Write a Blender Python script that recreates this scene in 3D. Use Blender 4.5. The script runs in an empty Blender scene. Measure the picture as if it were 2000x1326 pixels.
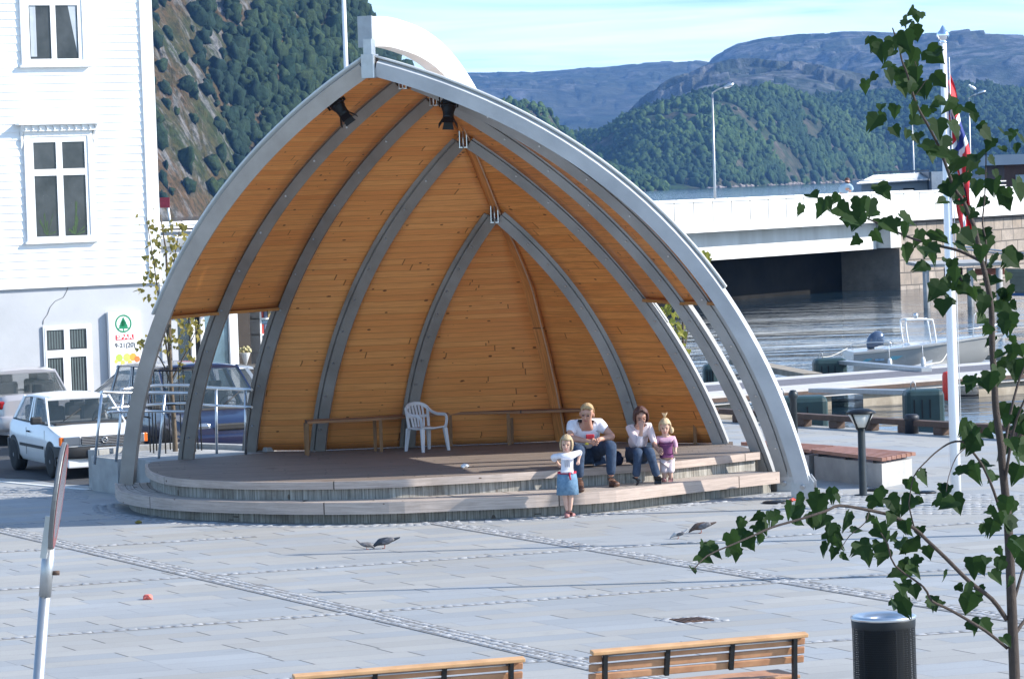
import bpy, bmesh, math, random
import numpy as np
from mathutils import Vector, Matrix, noise
random.seed(7); rng=np.random.default_rng(11)
SC=bpy.context.scene
COL=SC.collection
PI=math.pi
# ------------------------------------------------------------------ camera
F=7000.;H=4.7;RHO=math.radians(1.95);PIT=math.atan(299/F)
FW=Vector((0,math.cos(PIT),-math.sin(PIT)));R0=Vector((1,0,0));U0=Vector((0,math.sin(PIT),math.cos(PIT)))
CR=R0*math.cos(RHO)-U0*math.sin(RHO);CU=R0*math.sin(RHO)+U0*math.cos(RHO);CC=Vector((0,0,H))
def ray(x,y): return FW+CR*((x-1000)/F)-CU*((y-663)/F)
def atz(x,y,z):
    r=ray(x,y);return CC+r*((z-H)/r.z)
def atd(x,y,d):
    r=ray(x,y);return CC+r*(d/r.y)
def atp(x,y,p,n):
    r=ray(x,y);return CC+r*((Vector(p)-CC).dot(n)/r.dot(n))
cd=bpy.data.cameras.new('camera');cam=bpy.data.objects.new('camera',cd);COL.objects.link(cam)
cd.sensor_width=36;cd.lens=36*F/2000;cd.clip_start=.5;cd.clip_end=60000
m=Matrix((CR,CU,-FW)).transposed().to_4x4();m.translation=CC;cam.matrix_world=m
SC.camera=cam
SC.render.resolution_x=1024;SC.render.resolution_y=678
# ------------------------------------------------------------------ world and sun
SUNEL=math.radians(31);SUNV=Vector((math.cos(SUNEL)*.9983,-math.cos(SUNEL)*.0575,math.sin(SUNEL)))
w=bpy.data.worlds.new('World');SC.world=w;w.use_nodes=True
nt=w.node_tree;nd=nt.nodes;lk=nt.links
bg=nd['Background'];sky=nd.new('ShaderNodeTexSky');sky.sky_type='NISHITA';sky.sun_disc=False
sky.sun_elevation=SUNEL;sky.sun_rotation=math.atan2(SUNV.x,SUNV.y);sky.altitude=0;sky.air_density=1.0;sky.dust_density=.3;sky.ozone_density=2.2
bg.inputs['Strength'].default_value=.14
# thin cirrus, laid out by direction on the sky
tc=nd.new('ShaderNodeTexCoord');mp=nd.new('ShaderNodeMapping');mp.inputs['Scale'].default_value=(3.0,3.0,46);mp.inputs['Rotation'].default_value=(0,math.radians(-1.5),0)
nz=nd.new('ShaderNodeTexNoise');nz.inputs['Scale'].default_value=2.2;nz.inputs['Detail'].default_value=7;nz.inputs['Roughness'].default_value=.55;nz.inputs['Distortion'].default_value=.5
cr=nd.new('ShaderNodeValToRGB');cr.color_ramp.elements[0].position=.40;cr.color_ramp.elements[1].position=.66
mx=nd.new('ShaderNodeMixRGB');mx.inputs[2].default_value=(6.3,7.3,7.5,1)
mm=nd.new('ShaderNodeMath');mm.operation='MULTIPLY';mm.inputs[1].default_value=.72
lk.new(tc.outputs['Generated'],mp.inputs[0]);lk.new(mp.outputs[0],nz.inputs[0]);lk.new(nz.outputs['Fac'],cr.inputs[0]);sx0=nd.new('ShaderNodeSeparateXYZ');lk.new(tc.outputs['Generated'],sx0.inputs[0]);lo=nd.new('ShaderNodeMapRange');lo.inputs[1].default_value=.10;lo.inputs[2].default_value=.35;lo.inputs[3].default_value=1;lo.inputs[4].default_value=.06;lk.new(sx0.outputs[2],lo.inputs[0])
mc=nd.new('ShaderNodeMath');mc.operation='MULTIPLY';lk.new(cr.outputs[0],mc.inputs[0]);lk.new(lo.outputs[0],mc.inputs[1]);lk.new(mc.outputs[0],mm.inputs[0])
hs=nd.new('ShaderNodeMixRGB');hs.blend_type='MULTIPLY';hs.inputs[0].default_value=1;hs.inputs[2].default_value=(.97,1.05,1.08,1)
# look the sky up a little above the true direction: the low band of the sky is clear blue here, not dusty
va=nd.new('ShaderNodeVectorMath');va.operation='ADD';va.inputs[1].default_value=(0,0,.11);vn=nd.new('ShaderNodeVectorMath');vn.operation='NORMALIZE'
lk.new(tc.outputs['Generated'],va.inputs[0]);lk.new(va.outputs[0],vn.inputs[0]);lk.new(vn.outputs[0],sky.inputs['Vector'])
lk.new(sky.outputs[0],hs.inputs[1])
lk.new(mm.outputs[0],mx.inputs[0]);lk.new(hs.outputs[0],mx.inputs[1]);lk.new(mx.outputs[0],bg.inputs[0])
sd=bpy.data.lights.new('sun','SUN');sd.energy=4.2;sd.angle=math.radians(.53);sd.color=(1,.955,.88)
so=bpy.data.objects.new('sun',sd);COL.objects.link(so);so.rotation_euler=SUNV.to_track_quat('Z','Y').to_euler();so.location=(20,20,40)
SC.view_settings.view_transform='Standard';SC.view_settings.look='None';SC.view_settings.exposure=1.06;SC.view_settings.gamma=1
# ------------------------------------------------------------------ mesh builder
def tag(o,label=None,cat=None,group=None,kind=None):
    if label:o['label']=label
    if cat:o['category']=cat
    if group:o['group']=group
    if kind:o['kind']=kind
    return o
def thing(name,label,cat,loc=(0,0,0),rotz=0,group=None):
    o=bpy.data.objects.new(name,None);COL.objects.link(o);o.location=loc;o.rotation_euler=(0,0,rotz);o.empty_display_size=.2
    return tag(o,label,cat,group)
def worldloc(o):
    v=Vector((0,0,0))
    while o: v+=Vector(o.location);o=o.parent
    return v
class MB:
    def __init__(s): s.v=[];s.f=[];s.uv=[];s.mi=[];s.m=0;s.sm=[];s.smooth=False
    def face(s,idx,uv=None):
        s.f.append(tuple(idx));s.uv.append(uv);s.mi.append(s.m);s.sm.append(s.smooth)
    def addv(s,pts):
        b=len(s.v);s.v+= [tuple(p) for p in pts];return b
    def poly(s,pts,uv=None):
        b=s.addv(pts);s.face(range(b,b+len(pts)),uv)
    def box(s,c,size,rz=0,M=None):
        hx,hy,hz=[a/2 for a in size];P=[(x,y,z) for x in(-hx,hx) for y in(-hy,hy) for z in(-hz,hz)]
        if M is None: M=Matrix.Rotation(rz,3,'Z')
        b=s.addv([M@Vector(p)+Vector(c) for p in P])
        for q in((0,1,3,2),(4,6,7,5),(0,4,5,1),(2,3,7,6),(0,2,6,4),(1,5,7,3)): s.face([b+i for i in q])
        return s
    def cbox(s,c,size,bev=.02,rz=0,M=None):  # chamfered box: octagonal plan in all three axes by convex hull
        hx,hy,hz=[a/2 for a in size];bev=min(bev,hx*.9,hy*.9,hz*.9)
        bm=bmesh.new();bmesh.ops.create_cube(bm,size=1)
        for vv in bm.verts: vv.co=Vector((vv.co.x*2*hx,vv.co.y*2*hy,vv.co.z*2*hz))
        bmesh.ops.bevel(bm,geom=bm.edges[:],offset=bev,segments=2,affect='EDGES',profile=.5)
        if M is None: M=Matrix.Rotation(rz,3,'Z')
        b=s.addv([M@vv.co+Vector(c) for vv in bm.verts])
        for ff in bm.faces: s.face([b+vv.index for vv in ff.verts])
        bm.free();return s
    def bar(s,a,b,w,h,up=(0,0,1)):  # rectangular bar from a to b
        a=Vector(a);b=Vector(b);d=(b-a);L=d.length;d.normalize();up=Vector(up)
        x=d.cross(up)
        if x.length<1e-4:x=d.cross(Vector((1,0,0)))
        x.normalize();y=x.cross(d)
        M=Matrix((x,d,y)).transposed()
        return s.box((a+b)/2,(w,L,h),M=M)
    def tube(s,pts,r,seg=8,cap=True,smooth=True):
        pts=[Vector(p) for p in pts];n=len(pts)
        if not hasattr(r,'__len__'): r=[r]*n
        old=s.smooth;prev=None;rings=[]
        T=None
        for i,p in enumerate(pts):
            t=(pts[min(i+1,n-1)]-pts[max(i-1,0)])
            if t.length<1e-9:t=Vector((0,0,1))
            t.normalize()
            if prev is None:
                a=Vector((0,0,1)) if abs(t.z)<.9 else Vector((1,0,0));x=t.cross(a).normalized()
            else:
                x=(prev-t*prev.dot(t))
                if x.length<1e-6:x=t.orthogonal()
                x.normalize()
            prev=x;y=t.cross(x)
            rings.append(s.addv([p+(x*math.cos(2*PI*k/seg)+y*math.sin(2*PI*k/seg))*r[i] for k in range(seg)]))
        s.smooth=smooth
        for i in range(n-1):
            a,b=rings[i],rings[i+1]
            for k in range(seg): s.face((a+k,a+(k+1)%seg,b+(k+1)%seg,b+k))
        s.smooth=False
        if cap: s.face([rings[0]+k for k in range(seg)][::-1]);s.face([rings[-1]+k for k in range(seg)])
        s.smooth=old;return s
    def lathe(s,prof,c,seg=20,smooth=True,axis=None,caps=True):  # prof [(r,z)]
        c=Vector(c);M=Matrix.Identity(3) if axis is None else Vector(axis).to_track_quat('Z','Y').to_matrix()
        rings=[s.addv([M@Vector((r*math.cos(2*PI*k/seg),r*math.sin(2*PI*k/seg),z))+c for k in range(seg)]) for r,z in prof]
        old=s.smooth;s.smooth=smooth
        for a,b in zip(rings,rings[1:]):
            for k in range(seg): s.face((a+k,a+(k+1)%seg,b+(k+1)%seg,b+k))
        s.smooth=False
        if caps:
            if prof[0][0]>1e-4:s.face([rings[0]+k for k in range(seg)][::-1])
            if prof[-1][0]>1e-4:s.face([rings[-1]+k for k in range(seg)])
        s.smooth=old;return s
    def prism(s,pts,z0,z1,top=True,bottom=True,uvs=True):  # pts xy outline ccw
        n=len(pts);a=s.addv([(p[0],p[1],z0) for p in pts]);b=s.addv([(p[0],p[1],z1) for p in pts]);L=0
        for i in range(n):
            j=(i+1)%n;d=math.hypot(pts[j][0]-pts[i][0],pts[j][1]-pts[i][1])
            s.face((a+i,a+j,b+j,b+i),[(L,z0),(L+d,z0),(L+d,z1),(L,z1)]);L+=d
        if top:s.face([b+i for i in range(n)],[(p[0],p[1]) for p in pts])
        if bottom:s.face([a+i for i in range(n)][::-1],[(p[0],p[1]) for p in pts][::-1])
        return s
    def loft(s,rings,closed=True,smooth=False,caps=False,uvf=None):
        old=s.smooth;s.smooth=smooth;n=len(rings[0]);ids=[s.addv(r) for r in rings]
        for i,(a,b) in enumerate(zip(ids,ids[1:])):
            for k in range(n if closed else n-1):
                k2=(k+1)%n;s.face((a+k,a+k2,b+k2,b+k),uvf(i,k) if uvf else None)
        if caps:
            s.smooth=False;s.face([ids[0]+k for k in range(n)][::-1]);s.face([ids[-1]+k for k in range(n)])
        s.smooth=old;return s
    def sphere(s,c,r,seg=12,rings=8,M=None):
        if not hasattr(r,'__len__'): r=(r,r,r)
        c=Vector(c);M=M or Matrix.Identity(3)
        R=[]
        for i in range(1,rings):
            th=PI*i/rings;R.append(s.addv([M@Vector((r[0]*math.sin(th)*math.cos(2*PI*k/seg),r[1]*math.sin(th)*math.sin(2*PI*k/seg),r[2]*math.cos(th)))+c for k in range(seg)]))
        t=s.addv([M@Vector((0,0,r[2]))+c]);b=s.addv([M@Vector((0,0,-r[2]))+c]);old=s.smooth;s.smooth=True
        for k in range(seg): s.face((t,R[0]+k,R[0]+(k+1)%seg));s.face((b,R[-1]+(k+1)%seg,R[-1]+k))
        for a,bb in zip(R,R[1:]):
            for k in range(seg): s.face((a+k,bb+k,bb+(k+1)%seg,a+(k+1)%seg))
        s.smooth=old;return s
    def build(s,name,mats,parent=None,local=False,fix=True):
        me=bpy.data.meshes.new(name);vs=s.v
        if not local:
            o=worldloc(parent) if parent else Vector((0,0,0));vs=[(x-o.x,y-o.y,z-o.z) for x,y,z in vs]
        me.from_pydata(vs,[],s.f)
        if not isinstance(mats,(list,tuple)):mats=[mats]
        for mt in mats: me.materials.append(mt)
        me.polygons.foreach_set('material_index',s.mi);me.polygons.foreach_set('use_smooth',s.sm)
        if any(u is not None for u in s.uv):
            ul=me.uv_layers.new(name='UVMap');arr=[]
            for f,u in zip(s.f,s.uv):
                if u is None: arr+=[0,0]*len(f)
                else:
                    for q in u: arr+=[q[0],q[1]]
            ul.data.foreach_set('uv',arr)
        if fix:
            bm=bmesh.new();bm.from_mesh(me);bmesh.ops.recalc_face_normals(bm,faces=bm.faces);bm.to_mesh(me);bm.free()
        me.update()
        ob=bpy.data.objects.new(name,me);COL.objects.link(ob)
        if parent:ob.parent=parent
        return ob
def npmesh(name,V,Fc,mats,mi=None,smooth=False,parent=None,uv=None):
    """V (n,3) array, Fc (m,k) array of equal sized faces"""
    V=np.asarray(V,dtype=np.float32);Fc=np.asarray(Fc,dtype=np.int32);k=Fc.shape[1]
    if parent is not None:
        o=worldloc(parent);V=V-np.array([o.x,o.y,o.z],dtype=np.float32)
    me=bpy.data.meshes.new(name);me.vertices.add(len(V));me.vertices.foreach_set('co',V.ravel())
    me.loops.add(Fc.size);me.loops.foreach_set('vertex_index',Fc.ravel());me.polygons.add(len(Fc))
    me.polygons.foreach_set('loop_start',np.arange(0,Fc.size,k,dtype=np.int32));me.polygons.foreach_set('loop_total',np.full(len(Fc),k,dtype=np.int32))
    if not isinstance(mats,(list,tuple)):mats=[mats]
    for mt in mats: me.materials.append(mt)
    if mi is not None: me.polygons.foreach_set('material_index',np.asarray(mi,dtype=np.int32))
    if smooth: me.polygons.foreach_set('use_smooth',np.ones(len(Fc),dtype=bool))
    if uv is not None:
        ul=me.uv_layers.new(name='UVMap');ul.data.foreach_set('uv',np.asarray(uv,dtype=np.float32).ravel())
    me.update(calc_edges=True);me.validate()
    ob=bpy.data.objects.new(name,me);COL.objects.link(ob)
    if parent is not None: ob.parent=parent
    return ob
# ------------------------------------------------------------------ materials
class NT:
    def __init__(s,name):
        s.m=bpy.data.materials.new(name);s.m.use_nodes=True;s.t=s.m.node_tree;s.n=s.t.nodes;s.l=s.t.links;s.b=s.n['Principled BSDF']
    def new(s,t,**k):
        x=s.n.new('ShaderNode'+t)
        for a,b in k.items(): setattr(x,a,b)
        return x
    def set(s,sock,v):
        if hasattr(v,'is_output') or isinstance(v,bpy.types.NodeSocket): s.l.new(v,sock)
        else: sock.default_value=v
    def math(s,op,a,b=0,c=0,clamp=False):
        x=s.new('Math',operation=op);x.use_clamp=clamp;s.set(x.inputs[0],a);s.set(x.inputs[1],b)
        if op in('MULTIPLY_ADD','SMOOTH_MIN','WRAP','COMPARE'): s.set(x.inputs[2],c)
        return x.outputs[0]
    def mix(s,f,a,b,mode='MIX'):
        x=s.new('MixRGB',blend_type=mode);s.set(x.inputs[0],f)
        for i,v in((1,a),(2,b)):
            if isinstance(v,(tuple,list)) and len(v)==3:v=(*v,1)
            s.set(x.inputs[i],v)
        return x.outputs[0]
    def ramp(s,f,stops):
        x=s.new('ValToRGB');s.set(x.inputs[0],f);e=x.color_ramp.elements
        while len(e)<len(stops): e.new(.5)
        for el,(p,c) in zip(e,stops):
            el.position=p;el.color=(c,c,c,1) if not hasattr(c,'__len__') else (*c[:3],1)
        return x.outputs[0]
    def noise(s,vec,scale,detail=4,rough=.55,dist=0,out='Fac'):
        x=s.new('TexNoise');x.inputs['Scale'].default_value=scale;x.inputs['Detail'].default_value=detail;x.inputs['Roughness'].default_value=rough;x.inputs['Distortion'].default_value=dist
        if vec is not None:s.l.new(vec,x.inputs['Vector'])
        return x.outputs[out]
    def coord(s,kind='Object',scale=(1,1,1),rot=(0,0,0)):
        x=s.new('TexCoord');y=s.new('Mapping');y.inputs['Scale'].default_value=scale;y.inputs['Rotation'].default_value=rot
        s.l.new(x.outputs[kind],y.inputs[0]);return y.outputs[0]
    def bump(s,h,strength=.3,dist=.02):
        x=s.new('Bump');x.inputs['Strength'].default_value=strength;x.inputs['Distance'].default_value=dist;s.l.new(h,x.inputs['Height']);s.l.new(x.outputs[0],s.b.inputs['Normal'])
    def fin(s,col=None,rough=None,metal=None,spec=None):
        if col is not None:
            if isinstance(col,(tuple,list)) and len(col)==3: col=(*col,1)
            s.set(s.b.inputs['Base Color'],col)
        if rough is not None:s.set(s.b.inputs['Roughness'],rough)
        if metal is not None:s.set(s.b.inputs['Metallic'],metal)
        if spec is not None:s.set(s.b.inputs['Specular IOR Level'],spec)
        return s.m
def mat(name,c,rough=.6,metal=0,var=.12,scale=6,bump=0,spec=.5,stretch=(1,1,1),c2=None,coat=0,bscale=None):
    n=NT(name);v=n.coord('Object',stretch)
    f=n.noise(v,scale,5,.6)
    a=tuple(x*(1-var) for x in c);b=c2 or tuple(min(1,x*(1+var)) for x in c)
    col=n.mix(n.ramp(f,[(.3,0),(.7,1)]),a,b)
    if bump: n.bump(n.noise(v,bscale or scale*6,4,.6),bump,.01)
    if coat: n.b.inputs['Coat Weight'].default_value=coat;n.b.inputs['Coat Roughness'].default_value=.06
    rr=n.math('MULTIPLY_ADD',f,.15,rough-.07)
    return n.fin(col,rr,metal,spec)
def boards(name,c1,c2,width,length=3.0,coord='UV',rot=0,gap=(.02,.012,.008),gapw=.06,knots=0,knotcol=(.06,.025,.01),rough=.65,grain=.25,bump=.4,swap=False,lgap=.018,blotch=0,blotchcol=(.1,.1,.1)):
    """boards running along the first coordinate, stacked along the second"""
    n=NT(name);v=n.coord(coord,(1,1,1),(0,0,rot));sp=n.new('SeparateXYZ');n.l.new(v,sp.inputs[0])
    a,b=sp.outputs[0],sp.outputs[1]
    if swap:a,b=b,a
    rb=n.math('DIVIDE',b,width);row=n.math('FLOOR',rb);fr=n.math('FRACT',rb)
    wn=n.new('TexWhiteNoise');wn.noise_dimensions='1D';n.l.new(row,wn.inputs['W'])
    off=n.math('MULTIPLY',wn.outputs['Value'],length*3.7);al=n.math('DIVIDE',n.math('ADD',a,off),length);seg=n.math('FLOOR',al);fl=n.math('FRACT',al)
    wn2=n.new('TexWhiteNoise');wn2.noise_dimensions='2D';cx=n.new('CombineXYZ');n.l.new(row,cx.inputs[0]);n.l.new(seg,cx.inputs[1]);n.l.new(cx.outputs[0],wn2.inputs['Vector'])
    gx=n.new('CombineXYZ');n.l.new(n.math('MULTIPLY',a,2.2),gx.inputs[0]);n.l.new(n.math('MULTIPLY',b,45),gx.inputs[1]);n.l.new(n.math('MULTIPLY',wn2.outputs['Value'],37),gx.inputs[2])
    g=n.noise(gx.outputs[0],1,5,.6,.6)
    base=n.mix(wn2.outputs['Value'],c1,c2)
    dark=tuple(x*(1-grain*1.6) for x in c1)
    col=n.mix(n.ramp(g,[(.35,grain*2.4 if grain*2.4<1 else 1),(.62,0)]),base,dark)
    if blotch:
        bl=n.noise(v,1.6,5,.65);col=n.mix(n.ramp(bl,[(.5,0),(.7,blotch)]),col,blotchcol)
    if knots:
        kx=n.new('CombineXYZ');n.l.new(n.math('MULTIPLY',a,knots),kx.inputs[0]);n.l.new(n.math('MULTIPLY',b,knots*2.0),kx.inputs[1])
        vo=n.new('TexVoronoi');vo.inputs['Scale'].default_value=1;n.l.new(kx.outputs[0],vo.inputs['Vector'])
        sc=n.new('SeparateColor');n.l.new(vo.outputs['Color'],sc.inputs[0])
        thr=n.math('MULTIPLY',n.math('POWER',sc.outputs[0],3.0),.19)
        kk=n.math('LESS_THAN',vo.outputs['Distance'],thr)
        col=n.mix(n.math('MULTIPLY',kk,.85),col,knotcol)
    ed=n.math('ADD',n.math('LESS_THAN',fr,gapw),n.math('LESS_THAN',fl,lgap/length),clamp=True)
    col=n.mix(n.math('MULTIPLY',ed,.9),col,gap)
    hgt=n.math('SUBTRACT',n.math('MULTIPLY',g,.25),ed)
    n.bump(hgt,bump,.006)
    return n.fin(col,rough)
# ------------------------------------------------------------------ shared materials
M_steel=mat('galvanised_steel',(.42,.43,.44),.42,.75,.10,9,.05)
M_steel_lt=mat('brushed_steel',(.62,.63,.64),.3,.9,.06,14)
M_black=mat('black_paint',(.009,.010,.011),.42,0,.2,12,spec=.3)
M_dark=mat('dark_interior',(.01,.01,.011),.7)
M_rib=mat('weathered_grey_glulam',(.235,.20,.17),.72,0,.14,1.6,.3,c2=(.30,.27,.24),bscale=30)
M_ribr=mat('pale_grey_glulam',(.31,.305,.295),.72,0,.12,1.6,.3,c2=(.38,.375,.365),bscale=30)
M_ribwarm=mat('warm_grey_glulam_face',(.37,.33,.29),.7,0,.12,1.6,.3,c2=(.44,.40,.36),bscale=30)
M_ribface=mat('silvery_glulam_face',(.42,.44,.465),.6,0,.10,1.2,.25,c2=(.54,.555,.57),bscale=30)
M_white=mat('white_paint',(.80,.80,.79),.55,0,.03,5,.05)
M_beamw=mat('flaking_white_beam',(.78,.78,.76),.6,0,.03,3,.2,c2=(.66,.63,.58))
M_conc=mat('light_concrete',(.33,.325,.31),.85,0,.16,2.2,.35,c2=(.44,.43,.41),bscale=18)
M_wall=boards('orange_pine_planks',(.80,.30,.082),(.88,.385,.12),.105,3.6,'UV',knots=5.5,knotcol=(.09,.025,.008),gapw=.05,gap=(.25,.09,.022),grain=.20,rough=.42,bump=.35)
M_wallr=boards('orange_pine_planks_wide',(.78,.275,.065),(.86,.35,.095),.125,3.6,'UV',knots=4.6,knotcol=(.11,.03,.008),gapw=.045,gap=(.25,.08,.018),grain=.26,rough=.42,bump=.35)
M_pine=mat('pine_trim',(.42,.18,.045),.5,0,.2,2.5,.2,stretch=(1,1,1))
M_benchdark=boards('stage_bench_boards',(.27,.12,.05),(.34,.16,.07),.09,2.4,'OBJ' if False else 'Object',rot=0,gapw=.08,grain=.3,rough=.6)
M_deck=boards('weathered_deck_boards',(.21,.165,.135),(.28,.225,.185),.12,4.2,'Object',rot=-math.radians(5),gapw=.09,gap=(.03,.022,.018),knots=1.2,knotcol=(.08,.045,.03),grain=.3,rough=.75,blotch=.35,blotchcol=(.17,.15,.13))
M_step=boards('weathered_step_boards',(.42,.35,.30),(.50,.43,.37),.115,4.0,'UV',gapw=.1,gap=(.03,.022,.018),knots=2.2,knotcol=(.10,.05,.03),grain=.25,rough=.75,blotch=.3,blotchcol=(.2,.16,.13))
M_lip=boards('weathered_lip_board',(.48,.38,.32),(.55,.455,.39),1.0,3.4,'UV',gapw=.0,knots=3.3,knotcol=(.09,.045,.025),grain=.25,rough=.72,blotch=.3,blotchcol=(.24,.17,.12))
M_riser=boards('grey_riser_boards',(.34,.32,.28),(.46,.435,.385),.098,9.0,'UV',gapw=.06,gap=(.06,.05,.04),knots=2.4,knotcol=(.09,.06,.04),grain=.35,rough=.85,blotch=.75,blotchcol=(.13,.10,.07),swap=True)
M_asph=mat('asphalt',(.055,.056,.060),.9,0,.2,3,.5,bscale=120)
# ------------------------------------------------------------------ paving
def mk_paving():
    n=NT('granite_slab_paving');v=n.coord('Object')
    p0=atz(600,1112,0);A=(atz(1907,1021,0)-atz(0,1152,0)).normalized();B=(atz(1150,1300,0)-atz(0,1035,0)).normalized()
    det=A.x*B.y-A.y*B.x
    def dotc(cx,cy,off):
        d=n.new('VectorMath',operation='DOT_PRODUCT');n.l.new(v,d.inputs[0]);d.inputs[1].default_value=(cx,cy,0)
        return n.math('SUBTRACT',d.outputs['Value'],off)
    ax,ay=B.y/det,-B.x/det;bx,by=-A.y/det,A.x/det
    a=dotc(ax,ay,ax*p0.x+ay*p0.y);b=dotc(bx,by,bx*p0.x+by*p0.y)
    W=.42;L=1.15
    rb=n.math('DIVIDE',b,W);row=n.math('FLOOR',rb);fr=n.math('FRACT',rb)
    wn=n.new('TexWhiteNoise');wn.noise_dimensions='1D';n.l.new(row,wn.inputs['W'])
    al=n.math('DIVIDE',n.math('ADD',a,n.math('MULTIPLY',wn.outputs['Value'],L*5)),L)
    # vary the slab length a little
    seg=n.math('FLOOR',al);fl=n.math('FRACT',al)
    cx=n.new('CombineXYZ');n.l.new(row,cx.inputs[0]);n.l.new(seg,cx.inputs[1]);w2=n.new('TexWhiteNoise');w2.noise_dimensions='2D';n.l.new(cx.outputs[0],w2.inputs['Vector'])
    sc=n.new('SeparateColor');n.l.new(w2.outputs['Color'],sc.inputs[0])
    cool=n.mix(sc.outputs[1],(.30,.32,.335),(.37,.385,.395));warm=n.mix(sc.outputs[1],(.34,.33,.305),(.41,.40,.375))
    base=n.mix(n.ramp(w2.outputs['Value'],[(.50,0),(.60,1)]),cool,warm)
    big=n.noise(v,.35,4,.6);base=n.mix(n.ramp(big,[(.35,0),(.7,.5)]),base,(.29,.28,.26))
    fine=n.noise(v,60,3,.7);base=n.mix(n.ramp(fine,[(.35,.30),(.65,0)]),base,(.15,.155,.16))
    st=n.noise(v,2.2,6,.7);base=n.mix(n.ramp(st,[(.55,0),(.75,.3)]),base,(.19,.185,.175))
    # joint width fades in and out from slab to slab: some joints are open, some filled
    e1=n.math('MULTIPLY',n.math('LESS_THAN',fl,.020),n.math('GREATER_THAN',sc.outputs[0],.45))
    e1b=n.math('MULTIPLY',n.math('LESS_THAN',fl,.010),.45)
    e2=n.math('MULTIPLY',n.math('LESS_THAN',fr,.028),.38)
    ed=n.math('MAXIMUM',n.math('MAXIMUM',e1,e1b),e2)
    col=n.mix(n.math('MULTIPLY',ed,.85),base,(.055,.055,.058))
    vg=n.new('TexVoronoi');vg.inputs['Scale'].default_value=2.3;n.l.new(v,vg.inputs['Vector']);s3=n.new('SeparateColor');n.l.new(vg.outputs['Color'],s3.inputs[0])
    sp_=n.math('LESS_THAN',vg.outputs['Distance'],n.math('MULTIPLY',n.math('POWER',s3.outputs[1],6.0),.10));col=n.mix(n.math('MULTIPLY',sp_,.6),col,(.10,.10,.10))
    n.bump(n.math('SUBTRACT',n.math('MULTIPLY',fine,.25),ed),.5,.006)
    return n.fin(col,.78)
M_pave=mk_paving()
M_cob=mat('pale_granite_setts',(.24,.25,.265),.8,0,.0,7,.6,c2=(.43,.43,.43),bscale=40)
M_cobj=mat('sand_joint',(.16,.155,.15),.95,0,.25,9)
# quay edge line in plan
Q0=atz(1385,806,.12);Q1=atz(2000,843,.12);Q0.z=Q1.z=0
QD=(Q1-Q0).normalized();QN=Vector((-QD.y,QD.x,0))
if QN.y<0:QN=-QN
QA=Q0-QD*60;QB=Q1+QD*70
QA=Q0-QD*75
g=MB();g.poly([(-400,-15,0),(QB.x+12,-15,0),(QB.x,QB.y,0),(QA.x,QA.y,0),(-70,QA.y+8,0),(-400,140,0)])
o=g.build('square_paving',M_pave);tag(o,kind='structure')
WZ=-1.0
# quay wall
g=MB();g.bar(QA+Vector((0,0,-.9))-QN*.2,QB+Vector((0,0,-.9))-QN*.2,.38,1.78);o=g.build('quay_wall',M_conc);tag(o,'long concrete quay wall dropping from the square to the water','quay wall')
def cobble_line(p,q,rows,size=.105,wj=.05):
    """rows of small setts from p to q"""
    p=Vector(p);q=Vector(q);d=(q-p);L=d.length;d.normalize();nn=Vector((-d.y,d.x,0));V=[];Fq=[]
    n=int(L/size)
    for r in range(rows):
        for i in range(n):
            c=p+d*((i+.5+random.uniform(-.12,.12))*size)+nn*((r-(rows-1)/2)*size*1.05+random.uniform(-.008,.008))
            hx=size*random.uniform(.36,.46);hy=size*random.uniform(.36,.46);z=random.uniform(.006,.013);rot=random.uniform(-.15,.15)
            t=random.uniform(-.003,.003);t2=random.uniform(-.003,.003)
            dx=(d*math.cos(rot)+nn*math.sin(rot));dy=(nn*math.cos(rot)-d*math.sin(rot));b=len(V)
            for sx,sy in((-1,-1),(1,-1),(1,1),(-1,1)): u=c+dx*hx*sx+dy*hy*sy;V.append((u.x,u.y,.002))
            for sx,sy in((-1,-1),(1,-1),(1,1),(-1,1)): u=c+dx*hx*sx*.78+dy*hy*sy*.78;V.append((u.x,u.y,z+t*sx+t2*sy))
            Fq+=[(b+4,b+5,b+6,b+7),(b,b+1,b+5,b+4),(b+1,b+2,b+6,b+5),(b+2,b+3,b+7,b+6),(b+3,b,b+4,b+7)]
    return V,Fq
CV=[];CF=[]
def addc(V,Fq):
    b=len(CV);CV.extend(V);CF.extend([tuple(b+i for i in f) for f in Fq])
def lineg(a,b,rows,**k): addc(*cobble_line(atz(*a,0),atz(*b,0),rows,**k))
A_=(atz(1907,1021,0)-atz(0,1152,0)).normalized()
jb=MB()
for a,b in(((-40,1080.5),(500,1048)),((-40,1155),(2040,1012)),((-40,1251),(2040,1099)),((-40,1368),(2040,1222))):
    lineg(a,b,1,size=.125);P=atz(*a,0);Q=atz(*b,0);jb.bar(P+Vector((0,0,.0)),Q+Vector((0,0,.0)),.14,.008)
lineg((-40,1028),(500,996.5),1,size=.12)
for a,b in(((-60,1020),(1400,1357)),((852,1020),(2060,1222))):
    lineg(a,b,3,size=.105);P=atz(*a,0);Q=atz(*b,0);jb.bar(P,Q,.36,.012)
o=jb.build('paving_joint_bed',M_cobj);tag(o,kind='structure')
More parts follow.
